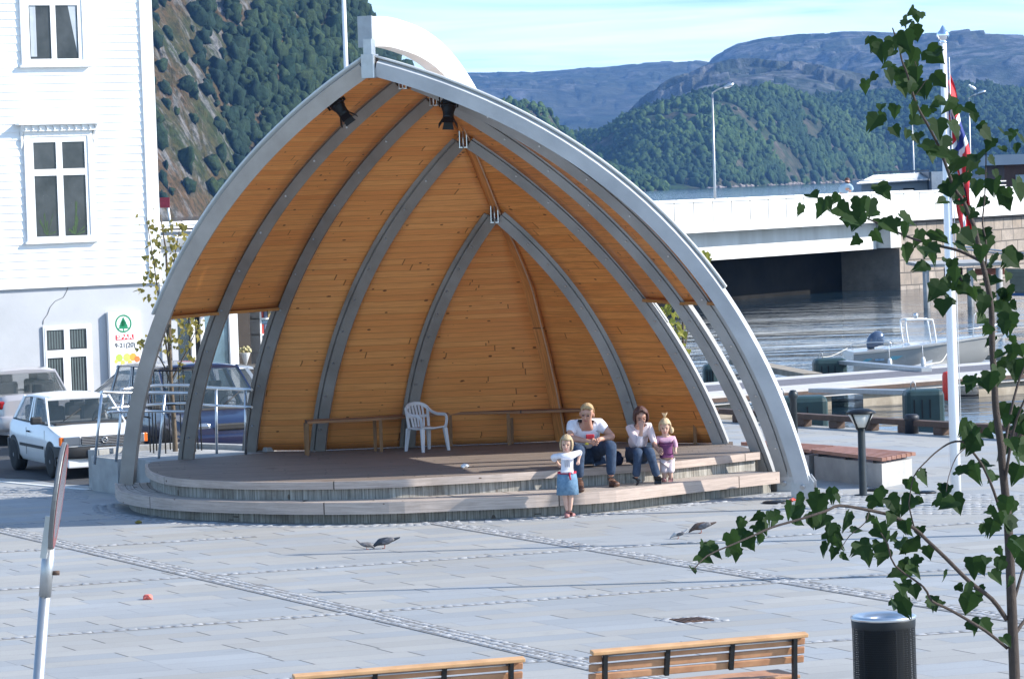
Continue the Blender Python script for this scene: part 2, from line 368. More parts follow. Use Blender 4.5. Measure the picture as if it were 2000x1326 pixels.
# ------------------------------------------------------------------ stage
ZS=.57;ZT=.31
def PX(L,z): return [atz(x,y,z) for x,y in L]
def smooth(pts,n=4,closed=False):
    out=[]
    for i in range(len(pts)-1):
        p0=pts[max(i-1,0)];p1=pts[i];p2=pts[i+1];p3=pts[min(i+2,len(pts)-1)]
        for k in range(n):
            t=k/n;out.append(.5*((2*p1)+(p2-p0)*t+(2*p0-5*p1+4*p2-p3)*t*t+(3*p1-p0-3*p2+p3)*t**3))
    out.append(pts[-1]);return out
stfront=smooth(PX([(290,905),(289,911),(297,921),(326,931),(368,936),(452,940),(564,941.5),(676,940),(760,937.5),(840,933),(980,925.5),(1088,918),(1210,910),(1327,900),(1480,883)],ZS),4)
stback=PX([(1455,873),(1400,864)],ZS)
back=[Vector((3.42,56.3,0)),Vector((2.25,57.5,0)),Vector((.45,58.3,0)),Vector((-1.7,58.1,0)),Vector((-3.2,58.0,0)),Vector((-4.35,57.95,0))]
stl=PX([(523,884),(457,889),(356,897),(300,901)],ZS)
stage_pts=stfront+stback+back+stl
def offset(pts,d):
    out=[]
    for i,p in enumerate(pts):
        a=pts[max(i-1,0)];b=pts[min(i+1,len(pts)-1)];t=Vector((b.x-a.x,b.y-a.y,0)).normalized();nn=Vector((t.y,-t.x,0));out.append(Vector((p.x+nn.x*d,p.y+nn.y*d,p.z)))
    return out
stage=thing('stage_platform','round weathered timber stage platform with one curved step in front','stage',(-1,52,0))
g=MB();g.prism([(p.x,p.y) for p in stage_pts],ZS-.07,ZS,bottom=True);deck=g.build('deck',M_deck,stage)
def ribbon(curve,z0,z1,t,name,m,parent,uvs=1.0):
    """a curved board standing upright along the outline, thickness t inward"""
    g=MB();c0=curve;c1=offset(curve,-t);n=len(c0);L=0
    # cross section outer-bottom, outer-top, inner-top, inner-bottom
    for i in range(n-1):
        d=(c0[i+1]-c0[i]).to_2d().length
        a0,a1,b0,b1=c0[i],c0[i+1],c1[i],c1[i+1]
        g.poly([(a0.x,a0.y,z0),(a1.x,a1.y,z0),(a1.x,a1.y,z1),(a0.x,a0.y,z1)],[(L,z0),(L+d,z0),(L+d,z1),(L,z1)])
        g.poly([(a0.x,a0.y,z1),(a1.x,a1.y,z1),(b1.x,b1.y,z1),(b0.x,b0.y,z1)],[(L,z1),(L+d,z1),(L+d,z1+t),(L,z1+t)])
        g.poly([(a0.x,a0.y,z0),(a1.x,a1.y,z0),(b1.x,b1.y,z0),(b0.x,b0.y,z0)],[(L,0),(L+d,0),(L+d,t),(L,t)])
        g.poly([(b0.x,b0.y,z0),(b1.x,b1.y,z0),(b1.x,b1.y,z1),(b0.x,b0.y,z1)],[(L,z0),(L+d,z0),(L+d,z1),(L,z1)])
        L+=d
    for i in(0,n-1):
        a,b=c0[i],c1[i];g.poly([(a.x,a.y,z0),(a.x,a.y,z1),(b.x,b.y,z1),(b.x,b.y,z0)],[(0,z0),(0,z1),(t,z1),(t,z0)])
    return g.build(name,m,parent)
lipc=offset(stfront,.045)
ribbon(lipc,ZS-.105,ZS+.004,.045,'edge_board',M_lip,stage)
ribbon(offset(stfront,-.03),ZT-.02,ZS-.08,.03,'riser',M_riser,stage)
# step
stepo=smooth(PX([(229,944),(231,952),(242,960),(281,968),(340,974),(424,978),(536,981),(640,981.5),(760,980),(880,975),(1000,970),(1088,965),(1200,957),(1358,939),(1519,921.5)],ZT),4)
stepi=[]
SA=[Vector((p.x,p.y,0)) for p in stfront]
def nearest_in(p):
    q=min(SA,key=lambda s:(s-Vector((p.x,p.y,0))).length);return q
st_in=[p+(q-p)*(1+.15/max(.2,(q-p).length)) for p,q in [(Vector((p.x,p.y,0)),nearest_in(p)) for p in stepo]]
def strip_surface(name,outer,inner,z,m,parent,th=.05):
    g=MB();L=0
    for i in range(len(outer)-1):
        a,b,c,d=outer[i],outer[i+1],inner[i+1],inner[i];dl=(b-a).to_2d().length;w0=(a-d).to_2d().length;w1=(b-c).to_2d().length
        g.poly([(a.x,a.y,z),(b.x,b.y,z),(c.x,c.y,z),(d.x,d.y,z)],[(L,0),(L+dl,0),(L+dl,w1),(L,w0)])
        g.poly([(a.x,a.y,z-th),(b.x,b.y,z-th),(c.x,c.y,z-th),(d.x,d.y,z-th)])
        L+=dl
    return g.build(name,m,parent)
strip_surface('step_tread',stepo,st_in,ZT,M_step,stage)
ribbon(offset(stepo,.04),ZT-.165,ZT+.004,.045,'step_edge_board',M_lip,stage)
ribbon(offset(stepo,-.16),0,ZT-.05,.03,'lower_riser',M_riser,stage)
# side cheek at the right end of the stage
e0=stfront[-1];e1=stback[0]
g=MB();g.bar((e0.x-.02,e0.y,.27),(e1.x-.05,e1.y,.27),.04,.52);g.build('side_panel',M_riser,stage)
g=MB();a=stepo[-1];b=st_in[-1];g.bar((a.x-.02,a.y+.16,.14),(b.x-.02,b.y,.14),.04,.27);g.build('side_panel',M_riser,stage)
# thin bracket rods under the step edge
for x,y in((271,985),(319,990),(380,995),(462,998),(556,1001),(665,1001),(785,1001),(913,997),(1037,994),(1160,985),(1276,977),(1395,965),(1487,957)):
    p=atz(x,y,0);g=MB();g.tube([(p.x,p.y-.02,0),(p.x,p.y-.02,ZT-.15)],.008,6);g.build('bracket_rod',M_steel_lt,stage)
# cobbles round the stage
c=[Vector((p.x,p.y,0)) for p in offset(stepo,.02)]
for k in range(3):
    cc=offset(c,.08+k*.13)
    for a,b in zip(cc,cc[1:]):
        if (b-a).length>.02: addc(*cobble_line(a,b,1,size=min(.12,(b-a).length*.99)))
# ------------------------------------------------------------------ shell
RID=[(-1.91,51.7,6.49),(-1.45,52.69,6.31),(-1.02,53.63,6.07),(-.62,54.5,5.44),(-.19,55.43,4.28)]
BZ=lambda x,y:tuple(atz(x,y,.57))
LB=[(-6.0,55.2,.34),(-5.2,56.6,.46),BZ(492,881.5),BZ(625,880),BZ(800,873)]
RB=[(4.20,52.36,.16),(4.03,53.60,.12),(3.84,54.3,.0),BZ(1405,867),BZ(1245,864)]
SL=[.88,.75,.65,.48,.30];SR=[1.40,1.20,.93,.55,.40]
AX=Vector((.42,.907,0)).normalized();AN=Vector((AX.y,-AX.x,0));BK=Vector((.33,56.69,.6));SEAMBACK=.95
def half(i,left,off=0.,n=32,t0=0.,t1=1.,thick=0.):
    A=Vector(RID[i]);B=Vector((LB if left else RB)[i]);L=Vector(LB[i]);Rr=Vector(RB[i])
    nn=(Rr-L).cross(A-L).normalized()
    if nn.y>0:nn=-nn   # towards the viewer
    ch=A-B;q=nn.cross(ch).normalized()
    if q.z<0:q=-q
    s=(SL if left else SR)[i];out=[]
    for k in range(n+1):
        t=t0+(t1-t0)*k/n;P=B+ch*t+q*(4*s*t*(1-t));T=(ch+q*(4*s*(1-2*t))).normalized();N=nn.cross(T).normalized()
        if N.dot(q)<0:N=-N
        out.append((P+N*off+nn*thick,N,nn,T))
    return out
shell=thing('band_shell','arched timber band shell lined with orange pine planks and grey ribs','band shell',(-.9,55,0))
def section(curve,r0,r1,th,g):
    rings=[]
    for P,N,nn,T in curve: rings.append([P+N*r0-nn*th/2,P+N*r0+nn*th/2,P+N*r1+nn*th/2,P+N*r1-nn*th/2])
    L=0;Ls=[0]
    for a,b in zip(curve,curve[1:]): L+=(b[0]-a[0]).length;Ls.append(L)
    g.loft(rings,caps=True,uvf=lambda i,k:[(Ls[i],k*.2),(Ls[i],k*.2+.2),(Ls[i+1],k*.2+.2),(Ls[i+1],k*.2)])
for i in range(5):
    for left in(True,False):
        g=MB();t1=.985 if i else .99
        cv=half(i,left,n=30,t1=t1)
        if i==0:
            section(cv,-.105,.115,.15,g)
        else:
            section(cv,-.09,.07,.105,g);section(cv,.07,.095,.04,g);section(cv,.095,.155,.105,g)
        g.m=1
        for k in range(2,29,3):
            P,N,nn,T=cv[k];
            if i==0: continue
            c=P+N*.02+nn*.054;g.lathe([(.0,-.0),(.016,0),(.016,.014),(0,.014)],c,6,False,axis=nn)
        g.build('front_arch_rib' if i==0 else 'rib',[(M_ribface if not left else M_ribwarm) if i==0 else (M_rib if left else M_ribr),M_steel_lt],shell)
    # apex bracket: two plates, a floor plate and a rod
    A=Vector(RID[i]);hd=(Vector(RB[i])-Vector(LB[i]));hd.z=0;hd.normalize();yd=Vector((-hd.y,hd.x,0));Mx=Matrix((hd,yd,Vector((0,0,1)))).transposed()
    g=MB()
    if i==0:
        g.box(A+Vector((0,0,.0)),(.20,.20,.34),M=Mx);g.build('apex_plate',M_steel,shell)
        g=MB();g.box(A-yd*.106+hd*.085,(.014,.006,.34),M=Mx);g.build('apex_weld',M_white,shell)
    else:
        for sx in(-.055,.055): g.box(A+hd*sx,(.012,.17,.25),M=Mx)
        g.box(A+Vector((0,0,-.13)),(.13,.17,.014),M=Mx);g.tube([A-yd*.08+Vector((0,0,-.14)),A-yd*.08+Vector((0,0,.12))],.014,8)
        g.build('apex_bracket',M_steel_lt,shell)
# wall panels
M_roof=mat('pale_roof_felt',(.62,.62,.60),.7,0,.08,2,.2)
ZC=2.86
def tcut(i,left,z):
    c=half(i,left,n=200)
    for k,(P,_,_,_) in enumerate(c):
        if P.z>=z:return k/200
    return 0
def seamP(s): # s: 0 base .. 1 apex 5, in the ridge plane
    pts=[(0.01,.58),(-.06,1.35),(-.14,1.97),(-.53,3.12),(-.85,3.72),(-1.23,4.30)]
    f=s*(len(pts)-1);k=min(int(f),len(pts)-2);u=f-k;S=pts[k][0]*(1-u)+pts[k+1][0]*u;z=pts[k][1]*(1-u)+pts[k+1][1]*u
    return BK+AX*(S+.10+SEAMBACK*(1-s)**1.0)+Vector((0,0,z-BK.z))
def panel(i,left,t0a,t0b,name,last=False,m=None,off=.083,th=.024):
    NV=30;NU=4
    ca=half(i,left,off,NV,t0a,1.0);cb=[(seamP(t0b+(1-t0b)*k/NV),0,0,0) for k in range(NV+1)] if last else half(i+1,left,off,NV,t0b,1.0)
    g=MB();g.smooth=True;arc=[0]
    for k in range(NV): arc.append(arc[-1]+((ca[k+1][0]-ca[k][0]).length+(cb[k+1][0]-cb[k][0]).length)/2)
    za=[c[0].z for c in ca];G=lambda p:float(np.interp(p.z,za,arc))
    for k in range(NV):
        for j in range(NU):
            def P(kk,jj): return ca[kk][0].lerp(cb[kk][0],jj/NU)
            W=(ca[k][0]-cb[k][0]).length;x0=i*7.3+(0 if left else 50)
            g.poly([P(k,j),P(k,j+1),P(k+1,j+1),P(k+1,j)],[(x0+W*j/NU,G(P(k,j))),(x0+W*(j+1)/NU,G(P(k,j+1))),(x0+W*(j+1)/NU,G(P(k+1,j+1))),(x0+W*j/NU,G(P(k+1,j)))])
    o=g.build(name,m or (M_wall if left else M_wallr),shell,fix=False)
    bmx=bmesh.new();bmx.from_mesh(o.data);bmesh.ops.remove_doubles(bmx,verts=bmx.verts,dist=1e-4);bmesh.ops.recalc_face_normals(bmx,faces=bmx.faces);bmx.to_mesh(o.data);bmx.free()
    md=o.modifiers.new('thickness','SOLIDIFY');md.thickness=th;md.offset=0
    return ca,cb
for i in range(4):
    for left in(True,False):
        openb=(i<2) if left else (i<3)
        ta=tcut(i,left,ZC) if openb else 0.
        tb=tcut(i+1,left,ZC) if openb else 0.
        panel(i,left,max(ta,.34),max(tb,.34),'roof_cladding',m=M_roof,off=.175,th=.03)
        ca,cb=panel(i,left,ta,tb,'wall_panel')
        if openb:
            a=ca[0][0];b=cb[0][0];g=MB();g.bar(a+Vector((0,0,-.03)),b+Vector((0,0,-.03)),.11,.045);g.build('panel_sill',M_pine,shell)
for left in(True,False): panel(4,left,0,0,'back_wall_panel',True)
# ridge and seam boards
ridge=[Vector(r) for r in RID]
def ridgecurve(n=8):
    pts=[ridge[k]+Vector((0,0,.06)) for k in range(5)];return smooth(pts,n)
rc=ridgecurve()+[seamP(1-k/24)-AX*.07 for k in range(1,25)]
g=MB();L=0
for a,b in zip(rc,rc[1:]):
    d=(b-a).length;w0=.07+.03*min(1,L/6);w1=w0
    g.poly([a-AN*w0,a+AN*w0,b+AN*w1,b-AN*w1],[(L,0),(L,.2),(L+d,.2),(L+d,0)]);L+=d
o=g.build('ridge_board',boards('ridge_boards',(.66,.24,.06),(.72,.28,.075),.3,4,'UV',gapw=0,knots=2,grain=.3,rough=.5),shell);md=o.modifiers.new('t','SOLIDIFY');md.thickness=.03;md.offset=0
pipe=[p-AX*.05-Vector((0,0,.03))+AN*.09 for p in rc[20:]]
g=MB();g.tube(pipe,.014,6);g.build('cable_conduit',mat('pale_cable',(.55,.33,.2),.5),shell)
# spine beam above the ridge
bc=[(-5.43,6.99),(-4.9,6.995),(-4.3,6.935),(-3.75,6.84),(-3.2,6.67),(-2.6,6.37),(-1.95,5.88),(-1.1,4.95),(-.35,3.7),(.12,2.3),(.38,1.0),(.45,0)]
bp=smooth([BK*1+AX*(s+max(0,1-z/4.3)*(SEAMBACK+.25))+Vector((0,0,z-BK.z)) for s,z in bc],5)
rings=[]
for k,p in enumerate(bp):
    T=(bp[min(k+1,len(bp)-1)]-bp[max(k-1,0)]).normalized();N=AN.cross(T).normalized()
    if N.z<0 and k<30:N=-N
    if k and N.dot(pN)<0:N=-N
    pN=N;h=.215-.0*k
    rings.append([p-AN*.105-N*h,p+AN*.105-N*h,p+AN*.105+N*h,p-AN*.105+N*h])
g=MB();g.loft(rings,caps=True);g.build('spine_beam',M_beamw,shell)
g=MB();g.box(bp[0]-AX*.02,(.225,.04,.45),M=Matrix((AN,AX,Vector((0,0,1)))).transposed());g.build('beam_end_plate',mat('grey_flashing',(.33,.35,.37),.5,.3),shell)
g=MB();A=Vector(RID[0]);g.box(A+Vector((0,0,.26))+AX*.0,(.13,.13,.26),M=Matrix((AN,AX,Vector((0,0,1)))).transposed());g.build('beam_post',M_steel,shell)
# steel foot plates of the two front right legs
for i in(0,1):
    P,N,nn,T=half(i,False,n=30)[0];g=MB();hd=N
    px=nn.cross(Vector((0,0,1))).normalized()
    for s in(-.10,.10):
        c=P+nn*s;pts=[(-.17,-.16-0),(.17,-.16),(.17,.08),(.1,.18),(-.1,.18),(-.17,.08)]
        ring=[Vector((c.x,c.y,0))+px*a+Vector((0,0,b+.16)) for a,b in pts]
        g.loft([[r-nn*.008 for r in ring],[r+nn*.008 for r in ring]],caps=True)
    g.tube([P-nn*.14+Vector((0,0,.05)),P+nn*.14+Vector((0,0,.05))],.035,10);g.build('foot_plate',M_steel,shell)
# stage bench along the back wall
bench=thing('stage_bench','long built-in plank bench running round the back wall of the stage','bench',(-.5,56,ZS))
bpix=[(600,822),(745,815),(880,805),(1045,801),(1180,797),(1300,797),(1367,800)]
bo=[Vector((-3.25,55.85,0)),Vector((-2.2,56.05,0)),Vector((-1.1,56.1,0)),Vector((.2,56.2,0)),Vector((1.2,55.7,0)),Vector((2.15,55.1,0)),Vector((2.75,54.6,0))]
bo=[Vector((atz(x,y,ZS+.55).x,atz(x,y,ZS+.55).y,0)) for x,y in bpix]
g=MB();bo=smooth(bo,3);bi=offset(bo,-.36)
g=MB();L=0
for k in range(len(bo)-1):
    a,b,c,d=bo[k],bo[k+1],bi[k+1],bi[k];z=ZS+.55
    for (zz) in (z,z-.045):
        g.poly([(a.x,a.y,zz),(b.x,b.y,zz),(c.x,c.y,zz),(d.x,d.y,zz)],[(L,0),(L+.3,0),(L+.3,.3),(L,.3)])
    g.poly([(a.x,a.y,z),(b.x,b.y,z),(b.x,b.y,z-.045),(a.x,a.y,z-.045)],[(L,0),(L+.3,0),(L+.3,.05),(L,.05)]);L+=.3
for k in (0,-1):
    a,d=bo[k],bi[k];g.poly([(a.x,a.y,z),(d.x,d.y,z),(d.x,d.y,z-.045),(a.x,a.y,z-.045)])
g.build('seat',boards('bench_seat_boards',(.33,.15,.06),(.40,.19,.08),.1,3,'UV',gapw=.08,grain=.3,knots=2,rough=.6),bench)
M_legw=mat('bench_leg_pine',(.24,.12,.045),.6,0,.2,5,.2)
for x in(612,745,882,1012,1225,1318,1357):
    k=min(range(len(bo)),key=lambda k:abs((1000+F*(bo[k].x)/bo[k].y)-x+8))
    a=bo[k].lerp(bi[k],.12);b=bo[k].lerp(bi[k],.8)
    g=MB();g.bar((a.x,a.y,ZS),(a.x,a.y,ZS+.505),.075,.05,up=(1,0,0));g.bar((b.x,b.y,ZS),(b.x,b.y,ZS+.505),.075,.05,up=(1,0,0));
    g.build('leg',M_legw,bench)
# ------------------------------------------------------------------ numpy noise
def vnoise(x,y,seed=0):
    xi=np.floor(x).astype(np.int64);yi=np.floor(y).astype(np.int64);xf=x-xi;yf=y-yi
    def h(a,b):
        n=(a*374761393+b*668265263+seed*1442695041)&0x7fffffff;n=((n^(n>>13))*1274126177)&0x7fffffff;n=n^(n>>16);return (n&0xffff)/65535.
    u=xf*xf*(3-2*xf);v=yf*yf*(3-2*yf)
    return (h(xi,yi)*(1-u)+h(xi+1,yi)*u)*(1-v)+(h(xi,yi+1)*(1-u)+h(xi+1,yi+1)*u)*v
def fbm(x,y,oct=5,seed=0,gain=.5):
    a=1;s=0;t=0
    for k in range(oct):
        s=s+a*vnoise(x*2**k,y*2**k,seed+k*17);t+=a;a*=gain
    return s/t
def interp(L,x): xs=[p[0] for p in L];ys=[p[1] for p in L];return np.interp(x,xs,ys)
# ------------------------------------------------------------------ hills
def hillmat(name,forest,heath,rock,fscale,rockamt=.5,bumpd=2.,grad=None,steep=None,vert=1.):
    n=NT(name);v=n.coord('Object');
    f1=n.noise(v,fscale,6,.65);vs=n.coord('Object',(1,1,.35/ vert));f2=n.noise(vs,fscale*3.1,7,.7,1.2);f3=n.noise(v,fscale*14,5,.7)
    col=n.mix(n.ramp(f1,[(.40,0),(.58,1)]),forest,heath)
    col=n.mix(n.ramp(f2,[(.62-rockamt*.22,0),(.72-rockamt*.22,1)]),col,rock)
    col=n.mix(n.ramp(f3,[(.38,.75),(.58,0)]),col,tuple(c*.35 for c in forest))
    if steep:
        g=n.new('NewGeometry');s=n.new('SeparateXYZ');n.l.new(g.outputs['Normal'],s.inputs[0])
        cr=n.noise(n.coord('Object',(1,1,.6),(.3,.5,0)),fscale*9,7,.72,.9);rk=n.mix(n.ramp(cr,[(.35,1),(.56,0)]),rock,tuple(c*.28 for c in rock))
        col=n.mix(n.ramp(s.outputs[2],[(steep-.08,1),(steep+.08,0)]),col,rk)
    n.bump(n.math('ADD',f2,f3),.8,bumpd)
    return n.fin(col,.95,spec=.1)
def hill(name,sil,shore,ridge,m,x0,x1,step,nrow,shape=1.4,amp=6,nsc=.01,seed=1,zb=None,crag=0,fine=0,back=.25,smoothsh=True):
    xs=np.arange(x0,x1+step,step,dtype=float);ys=interp(sil,xs);dr=interp(ridge,xs);ds=interp(shore,xs)
    # ridge points
    px=np.zeros_like(xs);pz=np.zeros_like(xs)
    for i,(a,b,d) in enumerate(zip(xs,ys,dr)):
        p=atd(a,b,d);px[i]=p.x/p.y;pz[i]=p.z
    S=np.concatenate([np.linspace(0,1,nrow),1+np.linspace(.1,1,5)*back*2])
    D=ds[None,:]+(dr-ds)[None,:]*S[:,None]
    X=D*px[None,:];Y=D
    prof=np.where(S<=1,1-(1-np.clip(S,0,1))**shape,1-((S-1)/(back*2))**1.6*1.0)
    Z=(WZ-2)+(pz[None,:]-(WZ-2))*prof[:,None]
    env=np.clip(np.where(S<=1,np.sqrt(np.clip(S*(1.03-S)*4,0,1))+.10*S,.2),0,1.2)[:,None]
    nn=fbm(X*nsc,Y*nsc,6,seed)-.5
    Z=Z+amp*2*nn*env
    if fine: Z=Z+fine*2*(fbm(X*nsc*5,Y*nsc*5,5,seed+70)-.5)*env
    if crag:
        r=1-np.abs(fbm(X*nsc*1.7+Z*nsc*.6,Y*nsc*1.7,5,seed+9)*2-1);st=fbm(X*nsc*.8,Y*nsc*.8,3,seed+30)
        Z=Z+crag*(np.floor(r*4+.5*st)/4+r*.25-.6)*env
    nr,nc=X.shape
    V=np.stack([X,Y,Z],-1).reshape(-1,3)
    I=np.arange(nr*nc).reshape(nr,nc);Fq=np.stack([I[:-1,:-1],I[:-1,1:],I[1:,1:],I[1:,:-1]],-1).reshape(-1,4)
    o=npmesh(name,V,Fq,m,smooth=smoothsh);tag(o,kind='structure')
    return dict(X=X,Y=Y,Z=Z,S=S,nrow=nrow)
def sampleh(Hd,u,s):
    """u 0..1 across, s 0..1 shore to ridge -> xyz"""
    nc=Hd['X'].shape[1];nr=Hd['nrow'];a=u*(nc-1.001);b=s*(nr-1.001);i=a.astype(int);j=b.astype(int);fa=a-i;fb=b-j
    out=[]
    for K in('X','Y','Z'):
        A=Hd[K];out.append((A[j,i]*(1-fa)+A[j,i+1]*fa)*(1-fb)+(A[j+1,i]*(1-fa)+A[j+1,i+1]*fa)*fb)
    return np.stack(out,-1)
def icos(sub,seed,rough,flat=1.0,n=6,jit=0):
    out=[]
    for k in range(n):
        bm=bmesh.new();bmesh.ops.create_icosphere(bm,subdivisions=sub,radius=1)
        V=np.array([v.co[:] for v in bm.verts]);Fq=np.array([[v.index for v in f.verts] for f in bm.faces]);bm.free()
        for i in range(len(V)):
            q=Vector(V[i]);d=1+rough*(noise.noise(q*1.7+Vector((seed+k*9.1,0,0)))*1.1+noise.noise(q*4.1+Vector((0,seed+k*5.3,0)))*.8)
            V[i]=V[i]*d*(1+jit*random.uniform(-1,1))
        V[:,2]*=flat;out.append((V,Fq))
    return out
def scatter(name,P,size,base,m,label=None,cat=None,kind='stuff',hvar=(.8,1.5)):
    Vs=[];Fs=[];b=0
    for i,(p,s) in enumerate(zip(P,size)):
        V,Fq=base[i%len(base)];a=rng.uniform(0,6.28);c,sn=math.cos(a),math.sin(a);h=rng.uniform(*hvar)
        W=np.empty_like(V);W[:,0]=(V[:,0]*c-V[:,1]*sn)*s+p[0];W[:,1]=(V[:,0]*sn+V[:,1]*c)*s+p[1];W[:,2]=V[:,2]*s*h+p[2]+s*h*.45
        Vs.append(W);Fs.append(Fq+b);b+=len(V)
    o=npmesh(name,np.concatenate(Vs),np.concatenate(Fs),m);tag(o,label,cat,kind=kind);return o
def leafmat(name,c1,c2,c3,scale=.02,fine=.9,rough=.8,bumpd=.6):
    n=NT(name);g=n.new('NewGeometry');v=n.coord('Object')
    big=n.noise(v,scale,4,.6);f=n.noise(v,fine,5,.7)
    col=n.mix(g.outputs['Random Per Island'],c1,c2);col=n.mix(n.ramp(big,[(.40,0),(.60,1)]),col,c3)
    col=n.mix(n.ramp(f,[(.35,.8),(.6,0)]),col,tuple(x*.35 for x in c1));n.bump(f,1.0,bumpd)
    return n.fin(col,rough,spec=.15)
DK=(.018,.04,.022)
m_far=hillmat('far_ridge_heath',(.022,.040,.026),(.06,.066,.05),(.12,.12,.12),.0022,.5,6)
m_far2=hillmat('far_moor',(.025,.044,.028),(.07,.072,.055),(.14,.14,.14),.0028,.75,6)
m_mid=hillmat('wooded_hill',(.025,.055,.020),(.075,.065,.042),(.15,.11,.10),.008,.35,1.5)
m_cliff=hillmat('heath_and_crag',(.040,.052,.018),(.095,.060,.030),(.165,.16,.16),.03,.5,.8,steep=.33)
hill('far_hills',[(820,150),(920,143),(1040,142),(1130,132),(1210,128),(1255,121),(1320,118),(1360,120),(1400,127),(1480,140),(1600,150)],[(820,4600),(1600,4600)],[(820,6600),(1600,6800)],m_far,800,1600,4,70,1.25,38,.0022,3,crag=16)
hill('far_moor_hill',[(1330,200),(1360,160),(1380,138),(1400,124),(1440,104),(1500,91),(1560,82),(1600,79),(1650,74),(1700,73),(1760,76),(1850,74),(2000,79),(2100,82)],[(1330,4200),(2100,4000)],[(1330,5600),(2100,5600)],m_far2,1330,2100,4,80,1.5,30,.0028,8,crag=26)
hill('cliff_hill',[(1180,300),(1250,225),(1310,185),(1372,160),(1430,148),(1480,146),(1560,158),(1640,175),(1750,190),(1900,200)],[(1180,3300),(1900,3300)],[(1180,3900),(1900,3900)],m_far2,1180,1900,3,60,2.2,12,.006,12,crag=30)
hD=hill('green_ridge',[(1500,230),(1560,203),(1650,193),(1741,192),(1831,181),(1892,175),(1950,180),(2000,187),(2100,190)],[(1500,2900),(2100,2750)],[(1500,3300),(2100,3200)],m_mid,1480,2100,3,50,1.6,9,.008,21)
hE=hill('wooded_hill',[(1060,330),(1121,266),(1185,249),(1209,234),(1251,219),(1311,201),(1372,186),(1432,181),(1508,181),(1538,192),(1570,208),(1620,225),(1680,252),(1729,282),(1753,315),(1762,345)],[(1060,2500),(1240,2330),(1400,2380),(1650,2700),(1762,2850)],[(1060,2760),(1240,2640),(1400,2660),(1650,2860),(1762,2890)],m_mid,1060,1762,3,60,1.7,13,.009,31)
hF=hill('near_knoll',[(960,235),(984,200),(1015,200),(1047,215),(1070,222),(1090,252),(1110,270),(1150,310),(1240,352),(1300,372)],[(960,1900),(1300,2100)],[(960,2100),(1300,2300)],hillmat('knoll_heath',(.04,.06,.03),(.12,.10,.06),(.21,.17,.15),.02,.6,1.2),960,1300,2,50,1.5,6,.02,41,crag=5)
hG=hill('cliff_mountain',[(240,-260),(420,-220),(560,-150),(640,-90),(690,-40),(703,-6),(706,18),(714,38),(730,60),(780,130),(850,210),(940,300),(1010,372)],[(240,1010),(340,1045),(600,1150),(1010,1300)],[(240,1190),(560,1290),(703,1290),(760,1300),(1010,1370)],m_cliff,230,1010,1.6,190,1.05,7,.016,52,crag=5,fine=2.6)
m_tw=leafmat('wooded_hill_foliage',(.028,.066,.018),(.075,.125,.030),(.018,.046,.020),.014,.35)
m_td=leafmat('distant_foliage',(.018,.048,.014),(.04,.075,.02),(.022,.05,.02),.004,.3)
m_tc=leafmat('cliff_foliage',(.014,.038,.018),(.045,.07,.022),(.016,.036,.024),.012,.7)
b1=icos(2,3,.65,.95,10,.13)
def pts(Hd,n,dens=None,smin=.02,smax=1.0,bias=1.0):
    u=rng.uniform(0,1,n);s=smin+(smax-smin)*rng.uniform(0,1,n)**bias;P=sampleh(Hd,u,s)
    if dens is not None:
        k=dens(u,s,P)>rng.uniform(0,1,n);P=P[k];u=u[k];s=s[k]
    return P,u,s
def dE(u,s,P): return np.clip((fbm(P[:,0]*.022,P[:,1]*.022,3,77)-.30)*6-(u>.72)*(s>.25)*.4,.08,1)
P,u,s=pts(hE,6500,dE,.03,1.0,.8);scatter('hillside_wood',P,rng.uniform(1.3,3.6,len(P)),b1,m_tw,'dense broadleaf wood covering the round hill across the fjord','wood')
P,u,s=pts(hD,3800,None,.05,1.0,.8);scatter('ridge_wood',P,rng.uniform(2.2,4.0,len(P)),b1,m_td,'dark green wood on the long ridge right of the round hill','wood')
P,u,s=pts(hF,700,lambda u,s,P:np.clip(1.6*fbm(P[:,0]*.03,P[:,1]*.03,3,7)-.2,0,1));scatter('knoll_wood',P,rng.uniform(1.6,2.8,len(P)),b1,m_tw,'scattered trees on the small rocky knoll behind the shell ridge','wood')
def dG(u,s,P):
    f=fbm(P[:,0]*.018,P[:,1]*.018,4,5);x=230+u*780
    return np.clip((f-.48)*7+(x-440)/240*.8+(s-.40)*1.1,0.12,1)
b2=icos(2,8,.6,1.0,10,.20)
P,u,s=pts(hG,4600,dG,.05,1.0);scatter('cliff_wood',P,rng.uniform(.6,2.8,len(P)),b2,m_tc,'pine and birch wood clinging to the steep cliff mountain behind the white house','wood',hvar=(.9,1.7))
# shore rocks
V=[];
rb=icos(1,5,.5,.7)
xs=rng.uniform(1380,1762,260);dd=interp([(1060,2500),(1240,2330),(1400,2380),(1650,2700),(1762,2850)],xs)+rng.uniform(-6,5,260)
P=np.array([(lambda p:(p.x/p.y*d,d,WZ-.8))(atd(x,350,d)) for x,d in zip(xs,dd)])
scatter('shore_rocks',P,rng.uniform(.5,1.9,260),rb,mat('pale_shore_rock',(.20,.165,.145),.9,0,.3,.2,c2=(.34,.29,.26)),'pale boulders along the foot of the wooded hill','rocks')
